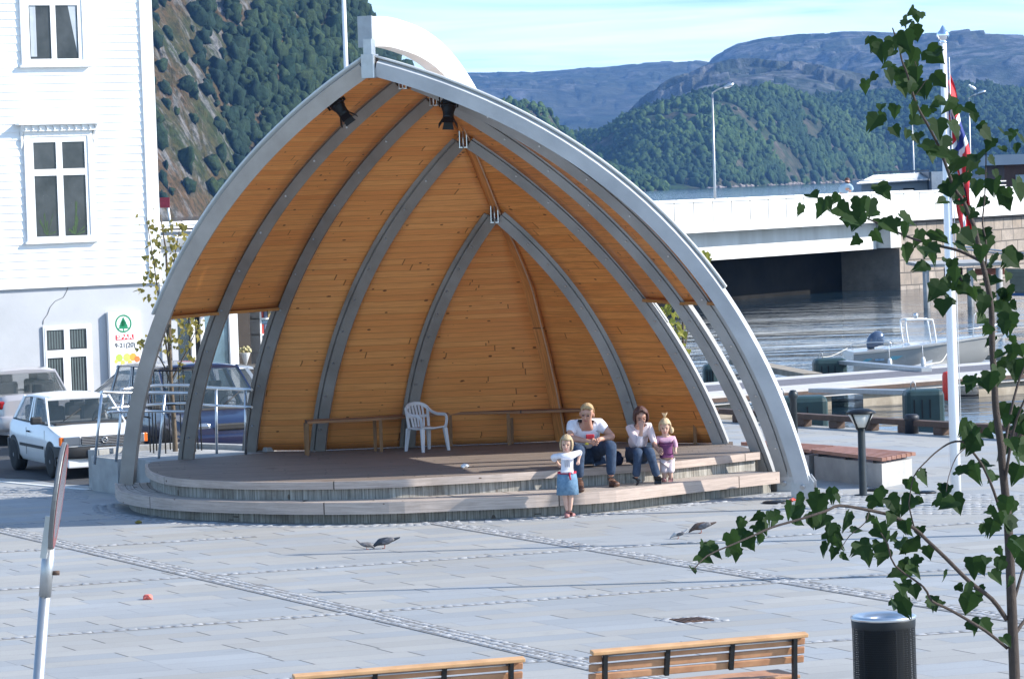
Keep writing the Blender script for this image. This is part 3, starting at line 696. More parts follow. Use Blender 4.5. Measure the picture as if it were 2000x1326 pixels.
# ------------------------------------------------------------------ water
def mk_water():
    n=NT('harbour_water');v=n.coord('Object',(.35,1,1),(0,0,math.radians(3)));a=n.noise(v,.9,4,.6,.3);b=n.noise(v,5.5,3,.6);c=n.noise(v,.12,3,.5)
    h=n.math('ADD',n.math('MULTIPLY',a,1.0),n.math('MULTIPLY',b,.14));h=n.math('ADD',h,n.math('MULTIPLY',c,2.0))
    ln=n.ramp(n.noise(n.coord('Object',(.05,.25,1)),.55,4,.6,.8),[(.38,.30),(.62,1)]);h=n.math('MULTIPLY',h,ln)
    n.bump(h,.36,.26)
    n.b.inputs['IOR'].default_value=1.33
    return n.fin((.012,.028,.045),.06,spec=.5)
M_water=mk_water()
g=MB();g.poly([(-3500,20,WZ),(4000,20,WZ),(5000,7000,WZ),(-4000,7000,WZ)]);o=g.build('fjord_water',M_water);tag(o,kind='structure')
g=MB();g.poly([(-3500,20,WZ-3),(4000,20,WZ-3),(5000,7000,WZ-3),(-4000,7000,WZ-3)]);o=g.build('seabed',mat('dark_seabed',(.03,.035,.03),.9));tag(o,kind='structure')
# ------------------------------------------------------------------ bridge
BP=atd(1400,389,160);BP.z=0;BD=Vector((.566,.8245,0)).normalized();BN=Vector((BD.y,-BD.x,0)) # normal towards the viewer's right front
def bt(px,z=3.8):
    y=389;q=None
    for _ in range(6):
        q=atp(px,y,BP,BN);pp=Vector((q.x,q.y,z));
        v=pp-CC;dd=v.dot(FW);y=663-F*v.dot(CU)/dd
    return (q-BP).dot(BD)
t0,t1=bt(285),bt(2080)
def BX(t,o,z): return BP+BD*t+BN*o+Vector((0,0,z))
br=thing('bridge','low white concrete road bridge with a panelled parapet crossing the harbour','bridge',tuple(BP))
M_par=boards('white_parapet_panels',(.72,.72,.70),(.76,.76,.74),6.0,1.63,'UV',lgap=.075,gapw=0,gap=(.05,.05,.05),grain=.02,rough=.6,bump=.2,blotch=.30,blotchcol=(.5,.47,.42))
def bband(o0,o1,z0,z1,name,m,ta=t0,tb=t1,parent=br):
    a=[BX(ta,o0,z0),BX(ta,o1,z0),BX(ta,o1,z1),BX(ta,o0,z1)];b=[BX(tb,o0,z0),BX(tb,o1,z0),BX(tb,o1,z1),BX(tb,o0,z1)]
    g=MB();L=(tb-ta);g.loft([a,b],caps=True,uvf=lambda i,k:[(0,[z0,z0,z1,z1][k]),(0,[z0,z1,z1,z0][k]),(L,[z0,z1,z1,z0][k]),(L,[z0,z0,z1,z1][k])])
    return g.build(name,m,parent)
M_bw=mat('white_painted_concrete',(.78,.78,.76),.7,0,.04,.9,.1,c2=(.58,.57,.54),stretch=(1,1,.25))
bband(-.22,0,2.78,3.70,'parapet',M_par);bband(-.27,.05,3.703,3.80,'parapet_cap',M_bw)
bband(-9,.06,2.36,2.777,'deck_slab',M_bw)
tA,tB=t0,bt(1742)
bband(-1.5,-.93,1.06,2.357,'girder',M_bw,tA,tB);bband(-8.6,-8.2,1.06,2.357,'girder',M_bw,tA,tB)
bband(-9.2,-8.98,2.78,3.75,'parapet',M_par)
M_dw=mat('shaded_dark_concrete',(.010,.010,.011),.6,0,.3,.6,.3,c2=(.022,.021,.019))  # near-black colour puts the shade under the deck into the dark concrete
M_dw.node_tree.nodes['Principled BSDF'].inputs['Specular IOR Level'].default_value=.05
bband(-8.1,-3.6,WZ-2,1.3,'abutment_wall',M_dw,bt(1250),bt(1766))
# stone pier to the right
def stonemat():
    n=NT('granite_block_masonry');v=n.coord('UV');vo=n.new('TexBrick');n.l.new(v,vo.inputs[0]);vo.inputs['Scale'].default_value=1;vo.inputs['Brick Width'].default_value=1.3;vo.inputs['Row Height'].default_value=.62;vo.inputs['Mortar Size'].default_value=.035;vo.inputs['Mortar Smooth'].default_value=.6
    vo.inputs['Color1'].default_value=(.30,.24,.19,1);vo.inputs['Color2'].default_value=(.40,.34,.29,1);vo.inputs['Mortar'].default_value=(.09,.08,.07,1);vo.offset=.37;vo.squash=.8;vo.squash_frequency=3
    d=n.new('TexNoise');d.inputs['Scale'].default_value=1.1;mm=n.new('MixRGB',blend_type='ADD');mm.inputs[0].default_value=.4;n.l.new(v,mm.inputs[1]);n.l.new(d.outputs['Color'],mm.inputs[2]);n.l.new(mm.outputs[0],vo.inputs[0])
    f=n.noise(n.coord('Object'),1.2,6,.7);col=n.mix(n.ramp(f,[(.35,.7),(.65,0)]),vo.outputs['Color'],(.16,.14,.12))
    n.bump(n.math('ADD',vo.outputs['Fac'],n.math('MULTIPLY',f,-1)),.8,.05);return n.fin(col,.9)
M_stone=stonemat()
pier=thing('stone_pier','rough granite block pier carrying the right end of the bridge','pier',tuple(BX(bt(1830),0,0)))
bband(-9.4,-.35,WZ-2,2.35,'stone_wall',M_stone,bt(1766),bt(2080),parent=pier)
bband(-1.9,-.2,1.09,2.355,'bearing_block',M_bw,bt(1744),bt(1764),parent=pier)
# ------------------------------------------------------------------ haze
def mk_haze():
    m=bpy.data.materials.new('haze');m.use_nodes=True;t=m.node_tree;t.nodes.clear();o=t.nodes.new('ShaderNodeOutputMaterial');v=t.nodes.new('ShaderNodeVolumePrincipled')
    v.inputs['Color'].default_value=(.22,.48,1,1);v.inputs['Density'].default_value=7.5e-5;v.inputs['Anisotropy'].default_value=.1
    t.links.new(v.outputs[0],o.inputs['Volume']);m.cycles.homogeneous_volume=True if hasattr(m.cycles,'homogeneous_volume') else None;return m
g=MB();g.box((300,3900,(WZ-8+700)/2),(11000,8400,700-(WZ-8)));o=g.build('haze',mk_haze());tag(o,kind='stuff')
# ------------------------------------------------------------------ text helper
def textmesh(name,s,size,m,origin,ux,uz,parent,depth=.004,bold=0,align='CENTER',sx=1.0):
    c=bpy.data.curves.new(name,'FONT');c.body=s;c.size=size;c.extrude=depth;c.align_x=align;c.align_y='CENTER';c.offset=bold
    o=bpy.data.objects.new(name+'_tmp',c);COL.objects.link(o);dg=bpy.context.evaluated_depsgraph_get();me=bpy.data.meshes.new_from_object(o.evaluated_get(dg));bpy.data.objects.remove(o)
    ux=Vector(ux).normalized();uz=Vector(uz).normalized();nn=ux.cross(uz)
    off=worldloc(parent)
    for v in me.vertices: v.co=Vector(origin)+ux*(v.co.x*sx)+uz*v.co.y+nn*v.co.z-off
    me.materials.clear();me.materials.append(m);ob=bpy.data.objects.new(name,me);COL.objects.link(ob);ob.parent=parent;return ob
# ------------------------------------------------------------------ white house
FD=Vector((.864,.504,0)).normalized();FN=Vector((FD.y,-FD.x,0));FP=Vector((-9.2,74,0))
def fp(x,y,off=0): return atp(x,y,FP+FN*off,FN)
def fs(x,y): p=fp(x,y);return (p-FP).dot(FD),p.z
def FX(s,o,z): return FP+FD*s+FN*o+Vector((0,0,z))
sC=fs(303,300)[0];sL=fs(-260,300)[0];zt=fs(100,-700)[1]
house=thing('white_house','tall white weatherboarded house on a plastered ground floor','house',tuple(FX(sC-3,-4,0)))
FM=Matrix((FD,-FN,Vector((0,0,1)))).transposed()
def fbox(s0,s1,o0,o1,z0,z1,name,m,parent):
    g=MB();g.box(FX((s0+s1)/2,(o0+o1)/2,(z0+z1)/2),(abs(s1-s0),abs(o1-o0),z1-z0),M=FM);return g.build(name,m,parent)
def faddbox(g,s0,s1,o0,o1,z0,z1): g.box(FX((s0+s1)/2,(o0+o1)/2,(z0+z1)/2),(abs(s1-s0),abs(o1-o0),z1-z0),M=FM)
M_sid=mat('white_weatherboard',(.80,.80,.79),.6,0,.03,.8,.05)
M_plas=mat('white_plaster_wall',(.43,.44,.46),.85,0,.03,.9,.25,c2=(.49,.50,.52),bscale=9)
zs=fs(140,556)[1]
# plaster ground floor
fbox(sL,sC,-9,-.02,0,zs-.001,'ground_floor_wall',M_plas,house)
fbox(sL,sC,-9,-.04,zs,zt,'upper_wall',M_sid,house)
g=MB();z=zs+.03;k=0
while z<zt:
    a=FX(sL,.012,z);b=FX(sC-.24,.012,z);c=FX(sC-.24,-.008,z+.172);d=FX(sL,-.008,z+.172);e=FX(sL,-.01,z);f=FX(sC-.24,-.01,z)
    g.poly([a,b,c,d]);g.poly([e,f,b,a]);z+=.165
g.build('weatherboards',M_sid,house)
fbox(sL,sC+.02,.0,.05,zs-.04,zs+.03,'water_table',M_sid,house)
fbox(sC-.25,sC+.03,-.03,.045,zs+.032,zt,'corner_board',M_white,house)
M_glass=mat('window_glass',(.012,.014,.015),.10,0,.2,1.1,c2=(.07,.075,.08),spec=.45)  # mottled base colour imitates uneven reflections in the panes
M_curt=mat('net_curtain',(.42,.46,.50),.9,0,.1,4);M_intr=mat('room_shade',(.05,.055,.06),.9)
def rectw(x0,y0,x1,y1):
    s0,za=fs(x0,(y0+y1)/2)[0],fs((x0+x1)/2,y0)[1];s1,zb=fs(x1,(y0+y1)/2)[0],fs((x0+x1)/2,y1)[1];return s0,s1,zb,za
def window(outer,panes,parent=house,trim=.11,proud=.06,glassoff=.015,extra=None):
    s0,s1,z0,z1=rectw(*outer)
    w=thing('window',None,None,tuple(FX((s0+s1)/2,0,z0)-worldloc(parent)));w.parent=parent
    G=[rectw(*p) for p in panes]
    # casing: left, right, top, bottom
    g=MB();faddbox(g,s0,s0+trim,.0,proud,z0,z1);faddbox(g,s1-trim,s1,.0,proud,z0,z1);faddbox(g,s0+trim,s1-trim,.0,proud,z1-trim,z1);faddbox(g,s0+trim,s1-trim,.0,proud,z0,z0+trim*.8);g.build('casing',M_white,w)
    fbox(s0-.05,s1+.05,.0,.11,z0-.05,z0-.002,'sill',M_white,w)
    # frame with openings: fill strips between panes
    g=MB();xs=sorted({round(v,3) for q in G for v in q[:2]}|{s0+trim,s1-trim});zz=sorted({round(v,3) for q in G for v in q[2:]}|{z0+trim*.8,z1-trim})
    for i in range(len(xs)-1):
        for j in range(len(zz)-1):
            cs,cz=(xs[i]+xs[i+1])/2,(zz[j]+zz[j+1])/2
            if not any(q[0]-.01<cs<q[1]+.01 and q[2]-.01<cz<q[3]+.01 for q in G): faddbox(g,xs[i],xs[i+1],.0,.04,zz[j],zz[j+1])
    g.build('frame',M_white,w)
    for q in G:
        fbox(q[0]-.01,q[1]+.01,.001,.012,q[2]-.01,q[3]+.01,'pane',M_glass,w)
    return w,s0,s1,z0,z1,G
w1=window((38,-34,168,127),[(56,12,98,116),(108,11,151,115)])
for q in w1[5][:1]:
    g=MB();
    for k in range(5):
        s=q[0]+.03+k*.025;g.poly([FX(s,.0135,q[3]),FX(s+.03,.0135,q[3]),FX(s+.03+.0*k,.0135,q[2]+.05),FX(s,.0135,q[2]+.05)])
    g.build('curtain',M_curt,w1[0])
q=w1[5][1];g=MB();g.poly([FX(q[1]-.20,.0135,q[3]),FX(q[1]-.02,.0135,q[3]),FX(q[1]-.02,.0135,q[2]+.1)]);g.build('curtain',M_curt,w1[0])
w2=window((48,256,182,470),[(65,280,108,331),(121,277,164,328),(68,345,112,461),(124,342,167,459)])
hs0,hs1=w2[1],w2[2];hz=w2[4]
fbox(hs0-.17,hs1+.17,.0,.24,hz+.13,hz+.17,'hood_shelf',M_white,w2[0])
fbox(hs0-.05,hs1+.05,.0,.14,hz+.0,hz+.128,'hood_frieze',M_white,w2[0])
g=MB();n=10
for k in range(n):
    s=hs0-.03+(hs1-hs0+.06)*k/n;e=(hs1-hs0+.06)/n
    g.loft([[FX(s,.142,hz+.11),FX(s+e*.55,.142,hz+.11),FX(s+e*.27,.142,hz+.02)],[FX(s,.175,hz+.11),FX(s+e*.55,.175,hz+.11),FX(s+e*.27,.175,hz+.02)]],caps=True)
g.build('hood_teeth',M_white,w2[0])
for s in(hs0-.06,hs1+.02):
    g=MB();g.loft([[FX(s,.0,hz-.35),FX(s,.03,hz-.35),FX(s,.07,hz-.2),FX(s,.05,hz-.1),FX(s,.2,hz+.125),FX(s,0,hz+.125)],[FX(s+.04,.0,hz-.35),FX(s+.04,.03,hz-.35),FX(s+.04,.07,hz-.2),FX(s+.04,.05,hz-.1),FX(s+.04,.2,hz+.125),FX(s+.04,0,hz+.125)]],caps=True);g.build('hood_bracket',M_white,w2[0])
# plants behind the lower window
M_pl=mat('house_plant_leaves',(.03,.07,.02),.7,0,.4,30);M_fl=mat('pale_flower',(.5,.45,.25),.7,0,.2,20)
for q,n in((w2[5][2],40),(w2[5][3],60)):
    g=MB();pv=FX((q[0]+q[1])/2,.0142,q[2])
    for k in range(n//3):
        a=random.uniform(q[0]+.05,q[1]-.05);b=q[2]+abs(random.gauss(0,.25));g.poly([pv,FX(a,.0145,b),FX(a+.03,.0145,b+.05)])
    g.build('pot_plant',M_pl,w2[0])
w3=window((87,634,181,850),[(91.5,645,124,684),(136,642,168,681),(94,700,125,845),(139,696,170,842)],trim=.03,proud=.03)
for q in w3[5]:
    g=MB();k=0;s=q[0]+.04
    while s<q[1]-.03: g.poly([FX(s,.0135,q[2]+.03),FX(s+.028,.0135,q[2]+.03),FX(s+.028,.0135,q[3]-.02),FX(s,.0135,q[3]-.02)]);s+=.06
    g.build('curtain',mat('slatted_curtain',(.10,.13,.13),.8),w3[0])
# crack in the plaster
g=MB();cp=[fp(*p,off=-.012) for p in((134,556),(131,568),(124,581),(108,588),(98,600),(93,614),(85,625),(84,634))];g.tube(cp,.006,4);g.build('plaster_crack',mat('crack',(.2,.2,.2),.9),house)
# down pipe at the corner
dp=thing('down_pipe','grey rainwater pipe at the corner of the white house','pipe',tuple(FX(sC+.12,.05,0)))
g=MB();g.tube([FX(sC+.14,.06,.1),FX(sC+.14,.06,zs)],.05,8);g.build('pipe',mat('grey_pipe',(.16,.17,.18),.4,.4),dp)
g=MB()
for zz in(1.2,2.4): g.lathe([(.06,-.02),(.06,.02)],FX(sC+.14,.06,zz),8)
g.build('clamp',M_steel,dp)
# ---- grocery sign
s0,s1,z0,z1=rectw(210,608,272,742)
sg=thing('shop_sign','flat white SPAR grocery sign with green fir logo on the house wall','shop sign',tuple(FX((s0+s1)/2,0,z0)))
fbox(s0,s1,.0,.10,z0,z1,'board',mat('white_sign_plate',(.82,.82,.81),.35,0,.01),sg)
M_gr=mat('sign_green',(.0,.22,.09),.5,0,.02);M_rd=mat('sign_red',(.62,.02,.03),.5,0,.02);M_bk=mat('sign_black',(.02,.02,.03),.5,0,.02)
def ring(c,r0,r1,o,m,name,parent,n=40):
    g=MB()
    for k in range(n):
        a,b=2*PI*k/n,2*PI*(k+1)/n;P=lambda r,t,oo:c+FD*(r*math.cos(t))+Vector((0,0,r*math.sin(t)))+FN*oo
        g.poly([P(r0,a,o),P(r1,a,o),P(r1,b,o),P(r0,b,o)])
    return g.build(name,m,parent)
p=fp(241,632,.104);ring(p,.155,.187,0,M_gr,'logo_ring',sg)
g=MB();t=p
for z0_,z1_,w_ in((.0,.135,.075),(-.055,.085,.105),(-.105,.03,.125)):
    g.poly([t+FD*(-w_)+Vector((0,0,z0_)),t+FD*w_+Vector((0,0,z0_)),t+FD*.004+Vector((0,0,z1_)),t-FD*.004+Vector((0,0,z1_))])
g.poly([t+FD*(-.012)+Vector((0,0,-.155)),t+FD*.012+Vector((0,0,-.155)),t+FD*.012+Vector((0,0,-.1)),t-FD*.012+Vector((0,0,-.1))]);g.build('logo_fir_tree',M_gr,sg)
q=fp(243.5,658.5,.104);g=MB();g.poly([q+FD*-.205+Vector((0,0,-.055)),q+FD*.205+Vector((0,0,-.055)),q+FD*.205+Vector((0,0,.055)),q+FD*-.205+Vector((0,0,.055))]);g.build('name_band',M_rd,sg)
textmesh('name_letters','SPAR',.125,M_white,q+FN*.003,FD,(0,0,1),sg,.001,.004,sx=1.28)
textmesh('opening_hours','9-21(20)',.135,M_bk,fp(244.5,674.5,.104),FD,(0,0,1),sg,.001,.002,sx=1.0)
for i,(x,y,r,c) in enumerate(((233,699,.10,(.45,.62,.08)),(248,698,.105,(.55,.70,.12)),(260,697,.10,(.85,.38,.05)),(227,706,.05,(.8,.65,.1)),(268,701,.08,(.8,.2,.05)),(240,708,.06,(.85,.7,.12)),(254,708,.06,(.85,.5,.1)))):
    ring(fp(x,y,.102+.0006*i),0,r*.8,0,mat('fruit_print_%d'%i,c,.5,0,.1,20),'fruit_print',sg,18)
# ------------------------------------------------------------------ low shop building to the right of the house
SP=FX(sC,-.9,0);
def sx(px,y=650,off=0):
    p=atp(px,y,SP+FN*off,FN);return (p-SP).dot(FD),p.z
def SX(s,o,z): return SP+FD*s+FN*o+Vector((0,0,z))
shop=thing('shop_building','low white shop building with a flat roof right of the tall house','shop',tuple(SX(3,-2,0)))
def sbox(s0,s1,o0,o1,z0,z1,name,m,parent,g=None):
    gg=g or MB();gg.box(SX((s0+s1)/2,(o0+o1)/2,(z0+z1)/2),(abs(s1-s0),abs(o1-o0),z1-z0),M=FM)
    return gg if g else gg.build(name,m,parent)
ztop=sx(345,481)[1];zl=2.25
e=sx(640)[0];a0=-.2;a1=sx(347)[0];a2=sx(374)[0];a3=sx(381)[0];a4=sx(393)[0];a5=sx(400)[0];a6=sx(449)[0];a7=sx(465)[0]
sbox(a0,e,-4,0,zl+.25,ztop,'wall',M_plas,shop);sbox(a0,a1,-4,0,0,zl+.249,'wall',M_plas,shop);sbox(a1,e,-4,-3.6,0,zl+.249,'back_wall',mat('dim_shop_wall',(.06,.05,.045),.9),shop)
sbox(a0-.05,e,-4,.12,ztop+.002,ztop+.12,'roof_edge',mat('grey_roof_edge',(.25,.26,.27),.6),shop)
sbox(a1,sx(408)[0],.0,.10,zl-.05,zl+.24,'fascia',M_rd,shop)
for u,v in((a2,a3),(a4,a5),(a6,a7)): sbox(u,v,-.15,.0,0,zl+.248,'post',M_white,shop)
M_sg=mat('shop_glass',(.20,.33,.40),.08,0,.25,1.2,c2=(.02,.03,.035),spec=.9)
sbox(a1,a2,-.09,-.07,.05,zl+.2,'window_pane',mat('dark_shop_glass',(.015,.018,.02),.06,spec=.9),shop);sbox(a3,a4,-.09,-.07,.05,zl+.2,'window_pane',M_dark,shop);sbox(a5,a6,-.09,-.07,.5,zl+.2,'door_pane',M_sg,shop)
sbox(a5,a6,-.12,-.05,0,.5,'door_panel',M_white,shop)
# goods seen through the open front
PKM=[mat('packet_paint',c,.5) for c in ((.35,.04,.03),(.08,.10,.18),(.30,.22,.10),(.05,.05,.05),(.25,.25,.22))]
sh=thing('shop_shelf','white goods shelf with dark stock inside the open shop front','shelf',tuple(SX(sx(515)[0],-1.6,0)))
x0,x1=sx(508,640,-1.5)[0],sx(528,640,-1.5)[0]
for zz in(1.2,1.6,1.95,2.3): sbox(x0,x1+.5,-2.0,-1.5,zz,zz+.035,'board',M_white,sh)
for u in(x0,x1+.46): sbox(u,u+.04,-2.0,-1.5,0,2.33,'upright',M_white,sh)
cols=[(.35,.04,.03),(.08,.10,.18),(.30,.22,.10),(.05,.05,.05),(.25,.25,.22)]
for zz in(1.235,1.635,1.985):
    u=x0+.06;i=0
    while u<x1+.4: sbox(u,u+.08,-1.85,-1.6,zz,zz+random.uniform(.14,.26),'packet',mat('packet_%d'%(i%5),cols[i%5],.5) if False else PKM[i%5],sh) if 'PKM' in globals() else None;u+=.1;i+=1
ct=thing('shop_counter','dark checkout counter inside the open shop front','counter',tuple(SX(sx(490)[0],-1,0)))
sbox(a7+.05,a7+1.6,-1.3,-.7,0,.95,'cabinet',mat('counter_brown',(.07,.055,.045),.5),ct);sbox(a7,a7+1.65,-1.35,-.65,.952,1.0,'worktop',mat('counter_top',(.13,.12,.11),.4),ct)
fl=thing('flower_bunch','pale bunch of flowers in white paper on the shop counter','flowers',tuple(SX(sx(478,690,-.9)[0],-.9,1.0)))
g=MB();b=SX(sx(478,690,-.9)[0],-.9,1.0);g.lathe([(.03,0),(.12,.26),(.125,.27)],b,10);g.build('wrapper',M_white,fl)
g=MB()
for k in range(16):
    q=b+Vector((random.uniform(-.13,.13),random.uniform(-.1,.1),.28+random.uniform(0,.12)));g.sphere(q,.035,6,4)
g.build('blossoms',M_fl,fl)
# ------------------------------------------------------------------ cars
M_glassc=NT('car_glass');M_glassc=M_glassc.fin((.022,.03,.032),.03,spec=1.0)
M_glasst=NT('clear_car_glass');M_glasst.b.inputs['Alpha'].default_value=.42;M_glasst=M_glasst.fin((.05,.07,.075),.02,spec=1.0)
M_tyre=mat('tyre_rubber',(.015,.015,.015),.8,0,.2,20);M_trim=mat('black_plastic_trim',(.02,.02,.021),.6,0,.2,10)
M_lamp=NT('headlamp_glass').fin((.30,.33,.37),.10,spec=.9,metal=.6);M_tail=mat('tail_lamp_red',(.35,.01,.01),.15,0,.05);M_amb=mat('indicator_orange',(.75,.16,.02),.2,0,.05)
M_seat=mat('seat_fabric',(.03,.035,.045),.9,0,.3,12);M_plate=mat('number_plate',(.75,.75,.73),.5,0,.02)
def paint(name,c,metal=0,rough=.3): return mat(name,c,rough,metal,.03,3,coat=.7)
def car(name,label,cat,loc,head,P,group=None,lower=None):
    """local frame: x forward, y left, z up; head = heading angle of +x in world"""
    t=thing(name,label,cat,loc,head,group)
    hw=P['W']/2;prof=P['prof'];zb=P.get('zb',.22)
    xs=[p[0] for p in prof];xf,xr=xs[0],xs[-1]
    def wid(x):
        a=min(abs(xf-x),abs(x-xr));return hw*(1-P.get('round',.10)*max(0,1-a/.55)**2)
    fine=[]
    for i in range(len(prof)-1):
        for k in range(4): u=k/4;fine.append((prof[i][0]*(1-u)+prof[i+1][0]*u,prof[i][1]*(1-u)+prof[i+1][1]*u))
    fine.append(prof[-1]);rings=[]
    for x,z in fine:
        w=wid(x);m=(zb+z)/2
        half=[(w*.90,zb),(w*.985,zb+.10),(w,m),(w*.985,z-.10),(w*.93,z-.025),(w*.80,z),(w*.4,z+.012)]
        rings.append([Vector((x,y,zz)) for y,zz in half]+[Vector((x,-y,zz)) for y,zz in half[::-1]])
    g=MB();g.loft(rings,smooth=True,caps=True);body=g.build('body',P['paint'],t,local=True)
    md=body.modifiers.new('e','EDGE_SPLIT');md.split_angle=math.radians(38)
    A,B_,C_,D_=P['gh'];zbelt=P['belt'];zr=P['H'];wb=hw*.90;wr=hw*P.get('tumble',.72)
    def belt(x): return float(np.interp(-x,[-q for q in xs],[q[1] for q in prof]))
    zA,zD=belt(A)-.01,belt(D_)-.01
    # roof
    n=6;rings=[]
    for k in range(n+1):
        u=k/n;x=B_+(C_-B_)*u;z=zr-.035*(2*u-1)**2;w=wr
        rings.append([Vector((x,w,z-.05)),Vector((x,w*.97,z-.015)),Vector((x,w*.6,z+.015)),Vector((x,0,z+.03)),Vector((x,-w*.6,z+.015)),Vector((x,-w*.97,z-.015)),Vector((x,-w,z-.05))])
    g=MB();g.loft(rings,smooth=True,caps=True);g.build('roof',P['paint'],t,local=True)
    # glass
    gl=P.get('glass',M_glassc)
    zR=zr-.075
    ws=[Vector((A,wb*.96,zA)),Vector((A,-wb*.96,zA)),Vector((B_,-wr*.97,zR)),Vector((B_,wr*.97,zR))]
    rw=[Vector((D_,wb*.94,zD)),Vector((D_,-wb*.94,zD)),Vector((C_,-wr*.97,zR)),Vector((C_,wr*.97,zR))]
    def bulge(q,amt,ax):
        g=MB();N=6;rows=[]
        for i in range(N+1):
            row=[]
            for j in range(N+1):
                u,v=i/N,j/N;p=(q[0].lerp(q[1],u)).lerp(q[3].lerp(q[2],u),v);p=p+Vector((ax*amt*(1-(2*u-1)**2),0,amt*.2*(1-(2*u-1)**2)));row.append(p)
            rows.append(row)
        g.loft(rows,closed=False,smooth=True);return g
    bulge(ws,.07,1).build('windscreen',gl,t,local=True);bulge(rw,.05,-1).build('rear_window',gl,t,local=True)
    for s in(1,-1):
        cuts=P['cuts'] # x along belt for pillars
        g=MB();
        lo=lambda x:Vector((x,s*wb*.985,belt(x)-.01));
        def hi(x):
            u=(A-x)/(A-D_);return Vector((B_+(C_-B_)*u,s*(wr+.004),zR+.005))
        for k in range(len(cuts)-1):
            g=MB();a,b=cuts[k],cuts[k+1];g.loft([[lo(a),hi(a)],[lo((a+b)/2)+Vector((0,s*.012,0)),hi((a+b)/2)],[lo(b),hi(b)]],closed=False);g.build('side_window',gl,t,local=True)
        g=MB()
        for k,x in enumerate(cuts):
            g.bar(lo(x)+Vector((0,-s*.004,-.03)),hi(x)+Vector((0,-s*.01,.02)),P.get('pil',.065),.03,up=(0,1,0))
        g.build('pillar',P['paint'],t,local=True)
        g=MB();g.bar(lo(cuts[0])+Vector((0,s*.006,.0)),lo(cuts[-1])+Vector((0,s*.006,.0)),.014,.02);g.build('belt_trim',M_trim,t,local=True)
        # door shut lines, handle, side moulding
        g=MB()
        for x in P['doors']: g.bar((x,s*(hw*1.0+.001),zb+.12),(x,s*(hw*.985+.002),belt(x)-.1),.012,.004,up=(0,1,0))
        g.build('door_gap',M_trim,t,local=True)
        g=MB();g.cbox((P['doors'][1]+.18,s*(hw+.012),belt(P['doors'][1])-.16),(.16,.025,.03),.008);g.build('door_handle',P.get('handle',M_trim),t,local=True)
        g=MB();g.bar((P['wh'][0]-.42,s*(hw+.006),zb+.28),(P['wh'][1]+.42,s*(hw+.006),zb+.28),.015,.05);g.build('side_moulding',M_trim,t,local=True)
        # mirror
        mx_=cuts[0]-.12;g=MB();g.cbox((mx_,s*(hw+.10),belt(mx_)+.07),(.09,.20,.13),.03);g.bar((mx_,s*(hw-.05),belt(mx_)+.02),(mx_,s*(hw+.06),belt(mx_)+.05),.04,.04);g.build('mirror',M_trim,t,local=True)
        # wheels
        for x in P['wh']:
            r=P.get('wr',.28);c=Vector((x,s*(hw-.085),r))
            wt=thing('wheel',None,None,tuple(c));wt.parent=t
            g=MB();pr=[(r*.62,-.09),(r*.9,-.095),(r,-.07),(r,.07),(r*.9,.098),(r*.64,.100)];g.lathe(pr,(0,0,0),24,True,axis=(0,s,0));g.build('tyre',M_tyre,wt,local=True)
            g=MB();g.lathe([(r*.64,.097),(r*.60,.07),(r*.3,.085),(r*.12,.10),(0.0,.10)],(0,0,0),24,True,axis=(0,s,0));g.build('rim',P.get('rim',M_steel),wt,local=True)
            g=MB()
            for k in range(8):
                an=2*PI*k/8;cc=Vector((r*.45*math.cos(an),s*.0,r*.45*math.sin(an)));g.lathe([(r*.07,.088),(r*.07,.092),(0,.092)],cc,8,False,axis=(0,s,0))
            g.build('rim_hole',M_trim,wt,local=True)
            g=MB();arc=[Vector((x+(r+.065)*math.cos(a),s*(hw-.0)+s*.0025,r+(r+.065)*math.sin(a))) for a in [math.radians(-12+204*k/16) for k in range(17)]]
            g.poly([Vector((x,s*(hw)+s*.0025,r*.4))]+arc) if False else None
            for k in range(16): g.poly([Vector((x,s*(hw+.0035),r)),arc[k]+Vector((0,s*.001,0)),arc[k+1]+Vector((0,s*.001,0))])
            g.build('wheel_arch',M_trim,t,local=True)
    # bumpers
    fb=P['fbz'];bm_=P.get('bump',M_trim)
    for xx,sg_ in((xf,1),(xr,-1)):
        g=MB();pts=[Vector((xx-sg_*.32,hw+.012,fb)),Vector((xx-sg_*.05,hw*.93,fb)),Vector((xx+sg_*.035,hw*.72,fb)),Vector((xx+sg_*.06,0,fb)),Vector((xx+sg_*.035,-hw*.72,fb)),Vector((xx-sg_*.05,-hw*.93,fb)),Vector((xx-sg_*.32,-hw-.012,fb))]
        pts=smooth(pts,3);hb=P.get('bh',.09);rings=[[p+Vector((0,0,-hb)),p+Vector((sg_*.02,0,-hb*.6)),p+Vector((sg_*.02,0,hb*.6)),p+Vector((0,0,hb)),p+Vector((-sg_*.06,0,hb)),p+Vector((-sg_*.06,0,-hb))] for p in pts]
        g.loft(rings,smooth=True,caps=True);g.build('bumper',bm_,t,local=True)
    # interior
    g=MB();
    for sx_ in P.get('seats',[.1,-.75]):
        for sy in(-.36,.36):
            g.cbox((sx_-.12,sy,zbelt-.05),(.14,.44,.62),.05);g.cbox((sx_-.14,sy,zbelt+.32),(.09,.24,.16),.03)
    g.build('seats',M_seat,t,local=True)
    g=MB();g.cbox((A-.12,0,zA-.01),(.45,wb*1.8,.10),.03);g.build('dashboard',M_trim,t,local=True)
    g=MB();g.tube([Vector((A-.35+.05*math.sin(a),.36+.17*math.cos(a),zA+.06+.16*math.sin(a))) for a in [2*PI*k/14 for k in range(15)]],.014,6,cap=False);g.build('steering_wheel',M_trim,t,local=True)
    return t,dict(xf=xf,xr=xr,hw=hw,A=A,B=B_,C=C_,D=D_,zA=zA,zR=zR)
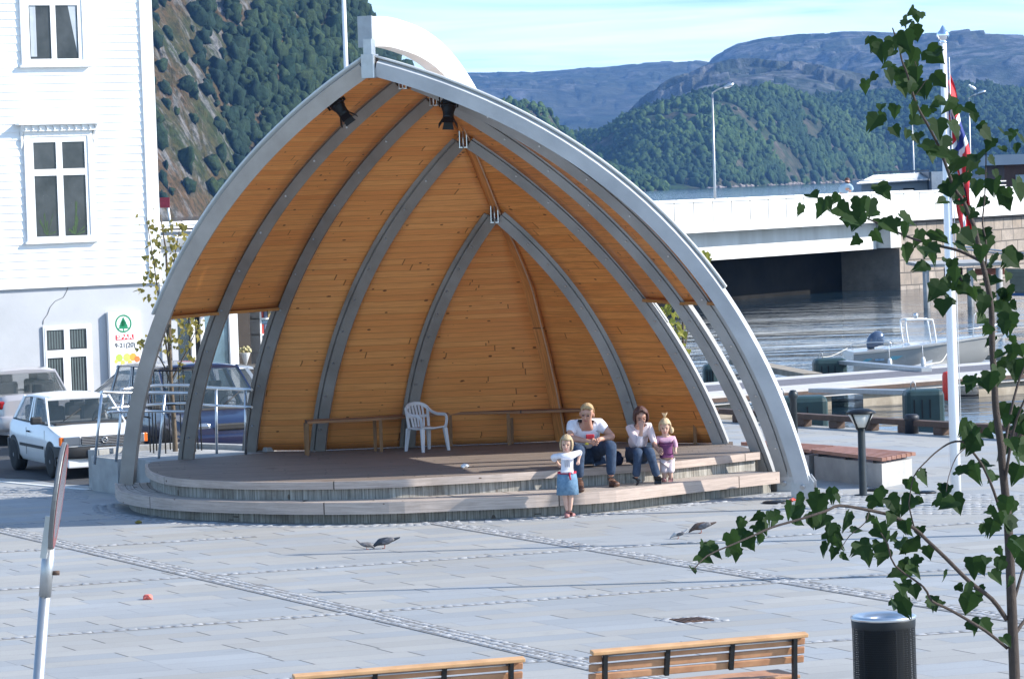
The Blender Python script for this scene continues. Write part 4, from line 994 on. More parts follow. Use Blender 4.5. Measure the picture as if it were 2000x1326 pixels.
# positions from ground contact points
def head(a): return math.atan2(-math.cos(math.radians(a)),math.sin(math.radians(a)))
wp=paint('white_car_paint',(.78,.78,.77))
p=atz(105,934,0);a=23;f=Vector((math.sin(math.radians(a)),-math.cos(math.radians(a)),0));lft=Vector((math.cos(math.radians(a)),math.sin(math.radians(a)),0))
cpos=p-f*1.14+lft*.72
corsa,ci=car('hatchback_car','small white three-door hatchback facing the square beside the concrete ramp','car',tuple(cpos),head(a),dict(paint=wp,W=1.53,H=1.36,prof=[(1.80,.58),(1.76,.70),(1.35,.80),(.82,.90),(-.2,.90),(-1.3,.92),(-1.62,.92),(-1.78,.86),(-1.82,.60)],gh=(.86,.30,-1.18,-1.66),belt=.9,cuts=[.80,-.25,-.42,-1.45],doors=[.78,-.38],wh=(1.14,-1.20),wr=.285,fbz=.46,bh=.10,glass=M_glasst,pil=.07,tumble=.74,seats=[.05,-.9],rim=M_steel,round=.13))
xf=ci['xf'];hw=ci['hw']
for s in(1,-1):
    g=MB();g.cbox((xf-.02,s*.56,.655),(.07,.30,.15),.015);g.build('headlight',M_lamp,corsa,local=True)
    g=MB();g.cbox((xf-.05,s*.735,.655),(.09,.07,.15),.012);g.build('indicator',M_amb,corsa,local=True)
g=MB();g.cbox((xf+.005,0,.655),(.04,.80,.145),.01);gr=g.build('grille',M_trim,corsa,local=True)
g=MB()
for k in range(5): g.box((xf+.028,0,.602+k*.027),(.012,.80,.009))
g.build('grille_slats',mat('light_grille_slat',(.30,.30,.31),.5),gr,local=True)
g=MB();c0=Vector((xf+.045,0,.655))
g.tube([c0+Vector((0,.045*math.cos(a),.045*math.sin(a))) for a in [2*PI*k/16 for k in range(17)]],.007,6,cap=False)
g.bar(c0+Vector((0,-.07,.0)),c0+Vector((0,.012,.010)),.01,.014);g.bar(c0+Vector((0,-.012,-.010)),c0+Vector((0,.07,.0)),.01,.014);g.build('badge',M_steel_lt,gr,local=True)
g=MB();g.cbox((xf+.10,-.02,.475),(.012,.52,.11),.004);pl=g.build('number_plate',M_plate,corsa,local=True)
c=bpy.data.curves.new('t','FONT')
def ltext(name,s,size,m,parent,loc,facing=1,sx=1.):
    c=bpy.data.curves.new(name,'FONT');c.body=s;c.size=size;c.extrude=.001;c.align_x='CENTER';c.align_y='CENTER';c.offset=.002
    o=bpy.data.objects.new('tmp',c);COL.objects.link(o);dg=bpy.context.evaluated_depsgraph_get();me=bpy.data.meshes.new_from_object(o.evaluated_get(dg));bpy.data.objects.remove(o)
    for v in me.vertices: x,y,z=v.co;v.co=(loc[0]+facing*z,loc[1]+facing*x*sx,loc[2]+y)
    me.materials.clear();me.materials.append(m);ob=bpy.data.objects.new(name,me);COL.objects.link(ob);ob.parent=parent;return ob
ltext('plate_letters','AA 93805',.105,M_bk,pl,(xf+.108,-.02,.475))
g=MB();g.cbox((xf-.02,0,.27),(.06,1.30,.14),.02);g.build('front_apron',wp,corsa,local=True)
g=MB();g.tube([(.93,.1,.955),(.62,.55,1.13)],.009,5);g.tube([(.93,-.45,.955),(.62,-.05,1.13)],.009,5);g.build('wiper',M_trim,corsa,local=True)
g=MB();g.cbox((.36,0,1.20),(.03,.20,.06),.01);g.build('inner_mirror',M_trim,corsa,local=True)
# dark blue people carrier
dbp=paint('dark_blue_car_paint',(.008,.013,.045))
a=24;f=Vector((math.sin(math.radians(a)),-math.cos(math.radians(a)),0));lft=Vector((math.cos(math.radians(a)),math.sin(math.radians(a)),0))
p=atz(440,905,0.1);cpos=Vector((p.x,p.y,0))-f*2.2+lft*.15
van,vi=car('people_carrier','dark blue people carrier parked behind the ramp railing','car',tuple(cpos),head(a),dict(paint=dbp,W=1.92,H=1.74,prof=[(2.32,.55),(2.28,.72),(2.0,.86),(1.35,1.02),(-.2,1.04),(-1.8,1.06),(-2.30,1.04),(-2.36,.60)],gh=(1.42,.55,-1.95,-2.30),belt=1.04,cuts=[1.32,.35,.22,-.80,-.92,-2.05],doors=[1.28,.28,-.86],wh=(1.45,-1.42),wr=.33,fbz=.48,bh=.14,bump=dbp,pil=.07,tumble=.76,round=.22,zb=.26,glass=M_glasst,seats=[.5,-.6]))
for s in(1,-1):
    g=MB();g.cbox((2.20,s*.62,.74),(.16,.44,.15),.05);g.build('headlight',M_lamp,van,local=True)
g=MB();g.cbox((2.29,0,.74),(.06,.66,.12),.03);g.build('grille',M_trim,van,local=True)
g=MB();g.cbox((2.31,0,.36),(.06,1.5,.10),.03);g.build('lower_bumper',mat('grey_bumper_strip',(.10,.105,.11),.6),van,local=True)
g=MB();g.tube([(1.50,.1,1.06),(1.05,.62,1.30)],.012,5);g.tube([(1.50,-.55,1.06),(1.05,-.02,1.30)],.012,5);g.build('wiper',M_trim,van,local=True)
# silver saloon seen from behind
sv=paint('silver_car_paint',(.50,.47,.47),.25)
a=18;f=Vector((-math.sin(math.radians(a)),math.cos(math.radians(a)),0))
hd_=math.atan2(f.y,f.x)
p=atz(75,868,0);cpos=Vector((p.x,p.y,0))+f*2.1
sal,si=car('saloon_car','silver saloon seen from behind with red tail lamps, left of the hatchback','car',tuple(cpos),hd_,dict(paint=sv,W=1.70,H=1.42,prof=[(2.25,.55),(2.2,.70),(1.2,.90),(-.6,.93),(-1.55,.97),(-2.15,.98),(-2.25,.88),(-2.27,.55)],gh=(1.05,.25,-.95,-1.62),belt=.93,cuts=[.98,.1,-.02,-.95,-1.35],doors=[.95,.05,-.95],wh=(1.35,-1.30),wr=.30,fbz=.45,bh=.14,bump=sv,glass=M_glasst,pil=.08,tumble=.72,round=.2))
for s in(1,-1):
    g=MB();g.cbox((-2.165,s*.60,.80),(.16,.34,.16),.04);g.build('tail_light',M_tail,sal,local=True)
g=MB();g.cbox((-2.29,0,.62),(.02,.52,.11),.004);g.build('number_plate',M_plate,sal,local=True)
# grey estate, facing left
gv=paint('grey_car_paint',(.30,.31,.32),.3)
p=atz(268,880,0);f=Vector((-.90,-.43,0)).normalized();cpos=Vector((p.x,p.y+1.2,0))-f*.2
est,ei=car('estate_car','light grey estate car facing left between the house and the blue people carrier','car',tuple(cpos),math.atan2(f.y,f.x),dict(paint=gv,W=1.72,H=1.46,prof=[(2.2,.55),(2.15,.72),(1.2,.92),(-.6,.95),(-2.0,.97),(-2.25,.92),(-2.28,.55)],gh=(1.12,.45,-1.85,-2.2),belt=.95,cuts=[1.05,.1,-.02,-1.0,-1.1,-1.98],doors=[1.0,.05,-1.02],wh=(1.35,-1.30),wr=.30,fbz=.45,bh=.13,bump=gv,glass=M_glasst,tumble=.74,round=.18))
for s in(1,-1):
    g=MB();g.cbox((2.13,s*.6,.72),(.14,.36,.13),.03);g.build('headlight',M_lamp,est,local=True)
# ------------------------------------------------------------------ asphalt and concrete ramp
g=MB();pp=[atz(-150,928,0),atz(60,936,0),atz(120,945,0),atz(260,952,0),atz(320,925,0),atz(560,880,0),atz(640,820,0),atz(640,700,0),Vector((-60,150,0)),Vector((-60,60,0))]
g.poly([(q.x,q.y,.006) for q in pp]);o=g.build('car_park_asphalt',M_asph);tag(o,kind='structure')
g=MB()
for a,b in(((-30,938),(175,957)),):
    P=atz(*a,0);Q=atz(*b,0);g.bar(P+Vector((0,0,.008)),Q+Vector((0,0,.008)),.12,.01)
o=g.build('parking_line',mat('road_paint',(.62,.62,.60),.7,0,.15,20));tag(o,kind='structure')
for r in range(5): addc(*cobble_line(atz(-20,950+r*5,0),atz(178,958+r*4.0,0),1,size=.13))
ramp=thing('concrete_ramp','pale concrete access ramp with low walls left of the stage','ramp',tuple(atz(230,955,0)))
ra=[(178,891),(229,897),(262,893),(292,902),(356,897),(457,889),(523,884),(470,879.5),(352,875.5),(262,881)]
zz=.56
rp=[atz(x,y,zz) for x,y in ra]
g=MB();g.prism([(q.x,q.y) for q in rp],0,zz);g.build('slab',M_conc,ramp)
bk=[atz(x,y,zz) for x,y in[(178,889),(262,880),(352,874.5),(470,878.5),(530,883.5)]]
g=MB()
for q,r in zip(bk,bk[1:]): g.bar((q.x,q.y+.1,(zz+.08)/2),(r.x,r.y+.1,(zz+.08)/2),.18,zz+.08)
g.build('kerb_wall',M_conc,ramp)
rail=thing('handrail','galvanised tube handrail along the concrete ramp in front of the cars','railing',tuple(atz(300,880,zz)))
def railrun(top,low,posts,r=.026,name='rail'):
    g=MB();g.tube(smooth(top,4),r,8);g.build('top_rail',M_steel_lt,rail)
    g=MB();g.tube(smooth(low,4),r*.8,8);g.build('lower_rail',M_steel_lt,rail)
    for a,b in posts: g=MB();g.tube([a,b],r*.85,8);g.build('post',M_steel_lt,rail)
def rr(px,dz,off): # along the back kerb, px -> point
    y=float(np.interp(px,[178,262,352,470,530],[889,880,874.5,878.5,883.5]));q=atz(px,y,zz+.08);q.y+=.1+off;q.z=zz+dz
    if off: q.x+=0
    return q
def q2(px,y,off):
    b=rr(px,0,off);r_=ray(px,y);t=b.y/r_.y;return CC+r_*t
T=[q2(px,y,.0) for px,y in((236,761),(275,756),(315,752.5),(378,753),(404,757),(492,761))];Lw=[q2(px,y,0) for px,y in((213,797),(262,793),(315,789),(378,787),(404,791),(492,795))]
railrun(T,Lw,[(rr(px,.0,0),q2(px,y,0)) for px,y in((263,757),(376,754),(422,759),(479,761))])
o2=-1.15
T=[q2(px,y,o2) for px,y in((197,766),(238,767),(300,767),(382,768))];Lw=[q2(px,y,o2) for px,y in((210,805),(238,804),(300,803),(382,804))]
railrun(T,Lw,[(rr(px,0.0,o2),q2(px,y,o2)) for px,y in((199,766),(240,768),(322,768),(376,768))])
# ------------------------------------------------------------------ young tree in its cage
M_bark=mat('young_bark',(.12,.09,.06),.85,0,.25,12,.4)
def leaf_faces(g,c,size,nrm,up,fold=.15):
    """heart shaped lime leaf, lightly toothed and folded along the midrib"""
    nrm=Vector(nrm).normalized();t=Vector(up)-nrm*Vector(up).dot(nrm)
    if t.length<1e-3:t=nrm.orthogonal()
    t.normalize();s=t.cross(nrm)
    wj=random.uniform(.78,1.08);J_=lambda:random.uniform(-.05,.05)
    out=[(.0,-.04),(.17*wj,.05+J_()),(.36*wj,.02+J_()),(.52*wj,-.12+J_()),(.43*wj,-.27),(.50*wj,-.42+J_()),(.29*wj,-.62+J_()),(.17*wj,-.80),(J_(),-1.04)]
    base=len(g.v);mid=[(0,-.02),(0,-.33),(0,-.72),(0,-1.05)]
    cu=random.uniform(-.35,.45)
    R=[Vector(c)+(s*x+t*y)*size+nrm*(fold*abs(x)*size+ -cu*y*y*size) for x,y in out];L_=[Vector(c)+(s*-x*random.uniform(.85,1.1)+t*(y+J_()*.5))*size+nrm*(fold*abs(x)*size*.8+ -cu*y*y*size) for x,y in out]
    m1=Vector(c)+t*(-.33*size)-nrm*(cu*.11*size);m2=Vector(c)+t*(-.72*size)-nrm*(cu*.52*size)
    for S in(R,L_):
        b=g.addv([S[0],S[1],S[2],S[3],S[4],S[5],S[6],S[7],S[8],m1,m2])
        for q in((0,1,2,9),(9,2,3,4),(9,4,5,10),(10,5,6,7),(10,7,8)): g.face([b+i for i in q])
def leafmat2(name,c1,c2,trans=.35,rough=.5):
    n=NT(name);g=n.new('NewGeometry');v=n.coord('Object');f=n.noise(v,30,3,.6)
    col=n.mix(g.outputs['Random Per Island'],c1,c2);col=n.mix(n.ramp(f,[(.35,.3),(.7,0)]),col,tuple(x*.5 for x in c1))
    n.fin(col,rough,spec=.15);tr=n.new('BsdfTranslucent');n.l.new(n.mix(.5,col,tuple(min(1,x*2.4) for x in c2)),tr.inputs[0]);ms=n.new('MixShader');ms.inputs[0].default_value=trans
    out=n.n['Material Output'];n.l.new(n.b.outputs[0],ms.inputs[1]);n.l.new(tr.outputs[0],ms.inputs[2]);n.l.new(ms.outputs[0],out.inputs[0]);return n.m
M_lfy=leafmat2('yellowing_leaves',(.16,.15,.035),(.30,.24,.06),.3)
def sapling(name,label,base,tops,d,leafpts,size,m,trunk_r=.05,group=None):
    t=thing(name,label,'tree',tuple(base),0,group)
    g=MB();b=Vector(base);tp=tops[0];pts_=[b.lerp(tp,k/8)+Vector((random.uniform(-.05,.05)*k/8,0,0)) for k in range(9)];g.tube(pts_,[trunk_r*(1-.8*k/8) for k in range(9)],7);g.build('trunk',M_bark,t)
    for q in tops[1:]:
        g=MB();st=b.lerp(tp,random.uniform(.3,.6));mp_=(st+q)/2+Vector((random.uniform(-.1,.1),0,.1));g.tube(smooth([st,mp_,q],4),[trunk_r*.35*(1-.7*k/8) for k in range(9)],5);g.build('branch',M_bark,t)
    g=MB()
    for x,y,n_,sp in leafpts:
        for k in range(n_):
            dd=d+random.gauss(0,.25);c=atd(x+random.gauss(0,sp),y+random.gauss(0,sp),dd)
            nr=Vector((random.gauss(0,.7),random.gauss(-.6,.6),random.gauss(.4,.5)));leaf_faces(g,c,size*random.uniform(.6,1.2),nr,(random.gauss(0,.3),random.gauss(0,.3),1))
    g.build('crown',m,t);return t
d=58.5
b0=atd(344,886,d);b0.z=0
lp=[(272,418,2,4),(285,432,4,6),(300,405,1,4),(293,440,5,7),(310,452,10,9),(330,446,12,9),(352,440,10,8),(345,470,20,9),(365,455,8,9),(300,465,6,6),(305,490,10,9),(325,485,14,10),(345,500,12,9),(290,510,6,7),(300,530,9,8),(330,520,14,10),(325,540,10,9),(285,545,6,7),(292,575,6,7),(312,555,9,9),(330,560,8,8),(300,590,4,6),(275,565,5,5),(345,595,3,5),(355,625,18,9),(375,640,18,9),(390,650,8,7),(380,628,8,7),(340,650,14,9),(330,668,8,8),(350,672,12,8),(320,690,5,7),(365,665,6,7),(372,700,4,5),(284,668,5,5),(272,672,4,4),(350,715,4,6),(345,735,2,5)]
sap=sapling('caged_sapling','slender young tree with sparse yellowing leaves inside a black steel cage',b0,[atd(318,420,d),atd(286,425,d),atd(352,440,d),atd(300,500,d),atd(385,640,d),atd(275,668,d),atd(362,470,d)],d,lp,.085,M_lfy)
cage=thing('tree_cage','black steel cage of tall bars round the young tree','tree guard',tuple(b0));
for k in range(10):
    an=2*PI*k/10;g=MB();q=b0+Vector((.42*math.cos(an),.42*math.sin(an),0));top=1.95+.0*k
    g.tube([q,q+Vector((0,0,top))],.012,5);g.build('bar',M_black,cage)
for zz_ in(.35,1.35,1.9):
    g=MB();g.tube([b0+Vector((.42*math.cos(a),.42*math.sin(a),zz_)) for a in [2*PI*k/20 for k in range(21)]],.012,5,cap=False);g.build('hoop',M_black,cage)
# ------------------------------------------------------------------ quay furniture
M_rust=mat('brown_quay_beam',(.09,.055,.04),.75,0,.3,6,.3)
kb=thing('quay_beam','brown kerb beam raised on short blocks along the quay edge','kerb beam',tuple(Q1))
a=Q0-QD*30;b=Q1+QD*8;o_=-QN*.22
g=MB();g.bar(a+o_+Vector((0,0,.19)),b+o_+Vector((0,0,.19)),.20,.10);g.build('beam',M_rust,kb)
k0=atz(1605,822,.07);s0=(k0-Q0).dot(QD)
for i in range(-14,12):
    c=Q0+QD*(s0+i*1.02)+o_;g=MB();g.cbox((c.x,c.y,.07),(.20,.26,.138),.02,rz=math.atan2(QD.y,QD.x)+PI/2);g.build('block',M_rust,kb)
M_post=mat('dark_green_post_paint',(.018,.026,.030),.45,0,.15,8)
M_lampg=NT('lamp_glass').fin((.62,.60,.54),.15,spec=.6)
def bollard_lamp(px,py,label):
    b=atz(px,py,0);t=thing('bollard_lamp',label,'lamp',tuple(b))
    g=MB();g.lathe([(.0,0),(.13,0),(.13,.012),(.058,.014),(.055,1.06),(.0,1.06)],b,18);g.build('post',M_post,t)
    g=MB();g.lathe([(.085,1.0),(.19,1.20),(.0,1.20)],b,20);g.build('diffuser',M_lampg,t)
    g=MB();g.lathe([(.225,1.205),(.20,1.235),(.12,1.268),(.0,1.28)],b,22);g.build('cap',M_black,t)
    for k in range(4):
        an=PI/4+k*PI/2;d=Vector((math.cos(an),math.sin(an),0));g=MB();g.bar(b+d*.08+Vector((0,0,.97)),b+d*.212+Vector((0,0,1.21)),.018,.02);g.build('arm',M_black,t)
    return t
bollard_lamp(1686,967,'dark bollard lamp with a flared glass head in front of the concrete benches')
b=atz(1552,868,0);t=thing('bollard_post','slim dark bollard with a rounded cap behind the right leg of the shell','bollard',tuple(b))
g=MB();g.lathe([(.0,0),(.065,0),(.060,.80),(.085,.84),(.085,.90),(.05,.955),(0,.965)],b,16);g.build('post',M_post,t)
b=atz(1781,846,0);t=thing('mooring_bollard','short thick dark mooring bollard beside the quay beam','mooring bollard',tuple(b))
g=MB();g.lathe([(.0,0),(.125,0),(.12,.22),(.14,.24),(.14,.31),(.10,.345),(0,.35)],b,18);g.build('post',mat('bollard_iron',(.02,.022,.028),.5,.2,.3,10),t)
# slatted benches on concrete blocks
M_slat=mat('red_brown_slat',(.36,.15,.075),.6,0,.2,4,.15,c2=(.38,.21,.17))
def slat_bench(corners,label,zt=.46,grp=None):
    LF,RF,RBk,LBk=[atz(x,y,zt) for x,y in corners]
    t=thing('slatted_bench',label,'bench',((LF.x+RBk.x)/2,(LF.y+RBk.y)/2,0),0,'slatted benches on concrete blocks')
    n=7
    def q(u,v): return (LF.lerp(RF,u)).lerp(LBk.lerp(RBk,u),v)
    g=MB()
    c=[q(.03,.06),q(.97,.06),q(.97,.94),q(.03,.94)];g.prism([(p.x,p.y) for p in c],0,zt-.10);g.build('concrete_block',M_conc,t)
    for k in range(n):
        v=(k+.5)/n;a,b=q(0,v),q(1,v);w=(q(0,1)-q(0,0)).length/n*.72
        g=MB();g.bar((a.x,a.y,zt-.028),(b.x,b.y,zt-.028),w,.055);g.build('slat',M_slat,t)
    for u in(.12,.5,.88):
        a,b=q(u,.05),q(u,.95);g=MB();g.bar((a.x,a.y,zt-.078),(b.x,b.y,zt-.078),.06,.044);g.build('bearer',M_black,t)
slat_bench([(1582,877),(1722,894),(1789,882),(1638,870)],'nearer slatted timber bench on a concrete block behind the bollard lamp')
slat_bench([(1446,863),(1580,878),(1634,869.5),(1494,860)],'farther slatted timber bench on a concrete block partly behind the shell legs')
# floor lights and litter
for i,(x,y,w_,lb) in enumerate(((1516,982,.2,'black round floor light in the setts in front of the right shell foot'),(1513,957,.16,'black floor light between the stage end and the shell feet'),(1711,958,.15,'black floor light right of the bollard lamp'),(1808,963,.16,'black floor light left of the flagpole foot'))):
    b=atz(x,y,0);t=thing('floor_light',lb,'ground light',tuple(b),0,'floor lights set in the paving');g=MB();g.lathe([(w_,0.0),(w_,.02),(w_*.8,.032),(0,.034)],b,16);g.build('ring',M_black,t);g=MB();g.lathe([(w_*.6,.033),(w_*.4,.042),(0,.044)],b,14);g.build('lens',M_glassc,t)
for r in range(9):
    y0=1002-r*4.6;addc(*cobble_line(atz(1500+r*3,y0+0,0),atz(2040,y0+22-26+6,0),1,size=.14))
# manhole
b=atz(1351,1211,0);t=thing('drain_cover','small rusty square drain cover in the paving','drain cover',tuple(b))
A2=A_;B2=(atz(1150,1300,0)-atz(0,1035,0)).normalized()
g=MB();c=[b+A2*sx_*.17+B2*sy*.17 for sx_,sy in((-1,-1),(1,-1),(1,1),(-1,1))];g.prism([(q.x,q.y) for q in c],0.0,.012);g.build('plate',mat('rusty_iron',(.10,.055,.035),.8,.2,.3,20,.4),t)
for k in range(5):
    u=-.12+k*.06;g=MB();g.bar(b+A2*u-B2*.13+Vector((0,0,.014)),b+A2*u+B2*.13+Vector((0,0,.014)),.02,.008);g.build('rib',M_rust,t)
for sy in(-.24,.24): addc(*cobble_line(b-A2*.3+B2*sy,b+A2*.3+B2*sy,1,size=.1))
for sx_ in(-.24,.24): addc(*cobble_line(b+A2*sx_-B2*.2,b+A2*sx_+B2*.2,1,size=.1))
def litter(name,label,cat,px,py,z,m,r,n=10):
    b=atz(px,py,z);bm=bmesh.new();bmesh.ops.create_icosphere(bm,subdivisions=2,radius=r)
    for v in bm.verts: v.co*=1+.7*(noise.noise(v.co*(2.2/r)+Vector((px,0,0))));v.co.z=max(-r*.35,v.co.z*.6)
    me=bpy.data.meshes.new(name);bm.to_mesh(me);bm.free();me.materials.append(m);o=bpy.data.objects.new(name,me);COL.objects.link(o);o.location=b+Vector((0,0,r*.36));return tag(o,label,cat)
litter('crumpled_paper','crumpled white paper lying on the stage floor','paper',908,913,ZS,M_white,.065)
litter('fallen_leaf','yellow fallen leaf on the paving near the left end of the step','leaf',271,1022,0,M_lfy,.05)
litter('pink_wrapper','crumpled pink wrapper on the paving left of the benches','wrapper',289,1170,0,mat('pink_paper',(.75,.16,.12),.6),.06)
litter('red_wrapper','small red wrapper among the setts by the right shell foot','wrapper',1548,979,0,mat('red_paper',(.6,.08,.05),.6),.05)
# ------------------------------------------------------------------ flagpoles
M_pole=mat('white_flagpole_paint',(.82,.82,.82),.3,0,.02,3,coat=.3)
M_glob=NT('silver_ball').fin((.75,.8,.88),.08,metal=1)
def flagpole(base,h,name,label,top_r=.047,r=.074,cat='flagpole',grp=None):
    t=thing(name,label,cat,tuple(base),0,grp);g=MB();g.lathe([(r,0),(r,h*.25),(r*.93,h*.5),(top_r,h),(0,h)],base,14);g.build('pole',M_pole,t)
    g=MB();g.lathe([(.0,h-.02),(.05,h),(.055,h+.02),(.03,h+.035),(.065,h+.05),(.09,h+.10),(.085,h+.14),(.045,h+.18),(.012,h+.24),(0,h+.25)],base,14);g.build('finial',M_glob,t);return t
fb=atz(1868,985,0);fpole=flagpole(fb,6.50,'flagpole','white flagpole standing on the square with a limp red, white and blue flag')
d2=Vector((-.43,.9,0)).normalized();
for px,py,lb in((2250,1036,'first white flagpole beyond the right edge of the square'),(2480,1105,'second white flagpole beyond the right edge of the square')):
    flagpole(atz(px,py,0),6.5,'flagpole',lb,grp=None)
# limp flag
M_fr=mat('flag_red',(.62,.02,.03),.7,0,.05,3);M_fw=mat('flag_white',(.8,.8,.8),.7,0,.02,3);M_fb=mat('flag_blue',(.02,.04,.22),.7,0,.05,3)
g=MB();g.smooth=True;NU,NV=44,22;ids=[]
def flagpt(u,v):
    # u hoist->fly, v top->bottom.  hoist on the pole, the rest hangs in folds
    z0=6.12-v*.70;dropmax=2.35
    drop=(u**1.05)*dropmax*(1-.25*v)+ .0
    x=.05+ .20*math.sin(min(1,u*1.25)*PI*.62)*(1-.80*v)+.10*u
    fold=.055*math.sin(u*15+v*7)+.035*math.sin(v*19+u*4)
    return fb+Vector((x+fold*.6,-.02+.12*v+fold*1.1+.10*math.cos(v*9+u*5)*u,z0-drop))
for i in range(NU+1): ids.append(g.addv([flagpt(i/NU,j/NV) for j in range(NV+1)]))
for i in range(NU):
    for j in range(NV):
        u=(i+.5)/NU*22;v=(j+.5)/NV*16
        inb=(7<=u<9) or (7<=v<9);inw=(6<=u<10) or (6<=v<10)
        g.m=2 if inb else (1 if inw else 0);g.face((ids[i]+j,ids[i]+j+1,ids[i+1]+j+1,ids[i+1]+j))
fl_=g.build('flag',[M_fr,M_fw,M_fb]);tag(fl_,'limp red flag with a blue cross edged white hanging from the flagpole','flag')
g=MB();g.tube([fb+Vector((.09,-.05,1.2)),fb+Vector((.075,-.03,6.3))],.006,4);g.build('halyard',M_white,fpole)
pb=atd(676,134,100);pb=Vector((pb.x,100,0));flagpole(pb,12.5,'flagpole','tall white pole rising behind the left side of the shell roof',top_r=.055,r=.07)
# ------------------------------------------------------------------ pontoons
M_dockc=mat('pale_pontoon_concrete',(.50,.47,.44),.85,0,.1,2,.3,c2=(.58,.56,.53));M_dockw=boards('pontoon_decking',(.16,.145,.15),(.20,.18,.185),.12,3,'Object',gapw=.08,grain=.2);M_dockside=mat('stained_pontoon_side',(.30,.24,.17),.85,0,.35,1.8,.4,c2=(.42,.36,.28))
M_float=mat('dark_green_float',(.018,.045,.045),.5,0,.2,3,.1)
ZD=-.45
dk=thing('pontoon','long floating pontoon with pale edges and grey decking in the harbour','pontoon',tuple(atz(1600,755,ZD)))
fA,fB=atz(1340,778,ZD),atz(2060,722,ZD);bA,bB=atz(1340,750,ZD),atz(2060,697,ZD)
def lerp4(u,v): return fA.lerp(fB,u).lerp(bA.lerp(bB,u),v)
def dslab(v0,v1,u0,u1,z0,z1,name,m,par=None):
    g=MB();c=[lerp4(u0,v0),lerp4(u1,v0),lerp4(u1,v1),lerp4(u0,v1)];g.prism([(q.x,q.y) for q in c],z0,z1);return g.build(name,m,par or dk)
dslab(0,.34,0,1,ZD-.22,ZD,'edge_slab',M_dockc);dslab(.34,.78,0,1,ZD-.20,ZD+.004,'decking',M_dockw);dslab(.78,1,0,1,ZD-.22,ZD,'edge_slab',M_dockc)
for u0,u1 in((.02,.16),(.30,.375),(.46,.60),(.78,.92)): dslab(.03,.95,u0,u1,WZ-.4,ZD-.222,'float_block',M_dockside)
# timber fender strip
g=MB();g.bar(fA+Vector((0,-.03,-.10)),fB+Vector((0,-.03,-.10)),.04,.10);g.build('fender_strip',M_rust,dk)
def finger(p,q,w,label,z=ZD):
    t=thing('finger_pontoon',label,'pontoon',tuple(p));P,Q=Vector(p),Vector(q);g=MB();g.bar(P,Q,w,.10);g.build('walkway',M_steel,t);return t
def floatbox(px0,px1,pyt,d,label,dep=.8):
    a=atd(px0,pyt,d);b=atd(px1,pyt,d);t=thing('float_tank',label,'float',((a.x+b.x)/2,d,WZ),0,'dark green plastic floats')
    w=b.x-a.x;zt=a.z;g=MB();g.cbox(((a.x+b.x)/2,d+dep/2,(zt+WZ-.3)/2),(w,dep,zt-WZ+.3),.12);g.build('tank',M_float,t)
    for k in(-.28,-.08,.12):
        g=MB();g.box(((a.x+b.x)/2+k*w,d-.004,(zt+WZ)/2),(.03,.02,(zt-WZ)*.5));g.build('groove',M_black,t)
    g=MB();c=Vector((a.x+.15,d+.2,zt));g.tube([c,c+Vector((0,0,.14)),c+Vector((.05,0,.19)),c+Vector((.10,0,.14)),c+Vector((.10,0,0))],.012,6);g.build('lifting_eye',M_steel,t);return zt
floatbox(1768,1845,763,80,'large dark green float nearest the quay beam, under the flagpole')
floatbox(1510,1617,777,78.5,'low dark green float behind the slim bollard')
floatbox(1590,1655,702,97,'dark green float left of the moored boat stern')
floatbox(1374,1402,713,98,'dark green float seen between the right shell legs')
finger(atd(1592,762,86),atd(1800,766,80.4),.35,'steel walkway arm from the pontoon to the large float')
finger(atd(1640,707,97.3),atd(1810,722,92.5),.3,'steel walkway arm beside the moored boat')
t=thing('finger_pontoon','brown timber walkway running back from the pontoon towards the bridge','pontoon',tuple(atd(1584,733,94)));g=MB();g.bar(atd(1440,706,106),atd(1588,735,93.5),.5,.16);g.build('walkway',M_dockside,t)
t=thing('finger_pontoon','brown timber walkway beyond the bow of the boat','pontoon',tuple(atd(1960,700,108)));g=MB();g.bar(atd(1902,694,106),atd(2080,708,103),.5,.14);g.build('walkway',M_dockside,t)
b=atd(1852,790,84);b.z=-.2;t=thing('mooring_buoy','bright red cylindrical buoy hanging on the pontoon edge','buoy',(b.x,b.y,-1));g=MB();g.lathe([(0,-.48),(.10,-.46),(.125,-.38),(.125,.12),(.10,.2),(.0,.22)],b,14);g.build('body',mat('buoy_red',(.75,.05,.03),.4),t)
# ------------------------------------------------------------------ open boat
M_gel=mat('shaded_white_gelcoat',(.40,.39,.37),.25,0,.03,2,coat=.5);M_gel2=mat('white_deck_gelcoat',(.78,.78,.78),.3,0,.03,2)  # hull white is greyed: the shade on its side is in the colour
bo_=atd(1657,722,101);bw=(0.0,)
boat=thing('motor_boat','white open motor boat with a console windscreen moored at the pontoon','boat',(bo_.x,101,WZ),math.radians(5))
L=4.15;N=22;rings=[];boat.scale=(1,1,1.2)
for k in range(N+1):
    x=L*k/N;u=k/N
    hw_=.86*(1-max(0,(u-.35)/.65)**2.4)+.012;zg=.62+.16*u+.14*u*u;zk=-.16+.95*max(0,(u-.72)/.28)**2.0*.75
    zc=max(zk+.02,.06+.45*max(0,(u-.45)/.55)**1.6);zc=min(zc,zg-.05)
    xr=x+ (0.0)
    half=[(0,zk),(hw_*.55*(1-.5*u),(zk+zc)/2+.02),(hw_*(.88-.25*u),zc),(hw_*(.95-.10*u),(zc+zg)/2),(hw_,zg-.07),(hw_+.03,zg-.06),(hw_+.03,zg-.01),(hw_-.03 if hw_>.05 else hw_*.3,zg)]
    # rake the bow
    rake=lambda z:max(0,u-.80)/.20*(.42*((z-zk)/(zg-zk+.01)))
    rings.append([Vector((xr+rake(z),-y,z)) for y,z in half]+[Vector((xr+rake(z),y,z)) for y,z in half[::-1]])
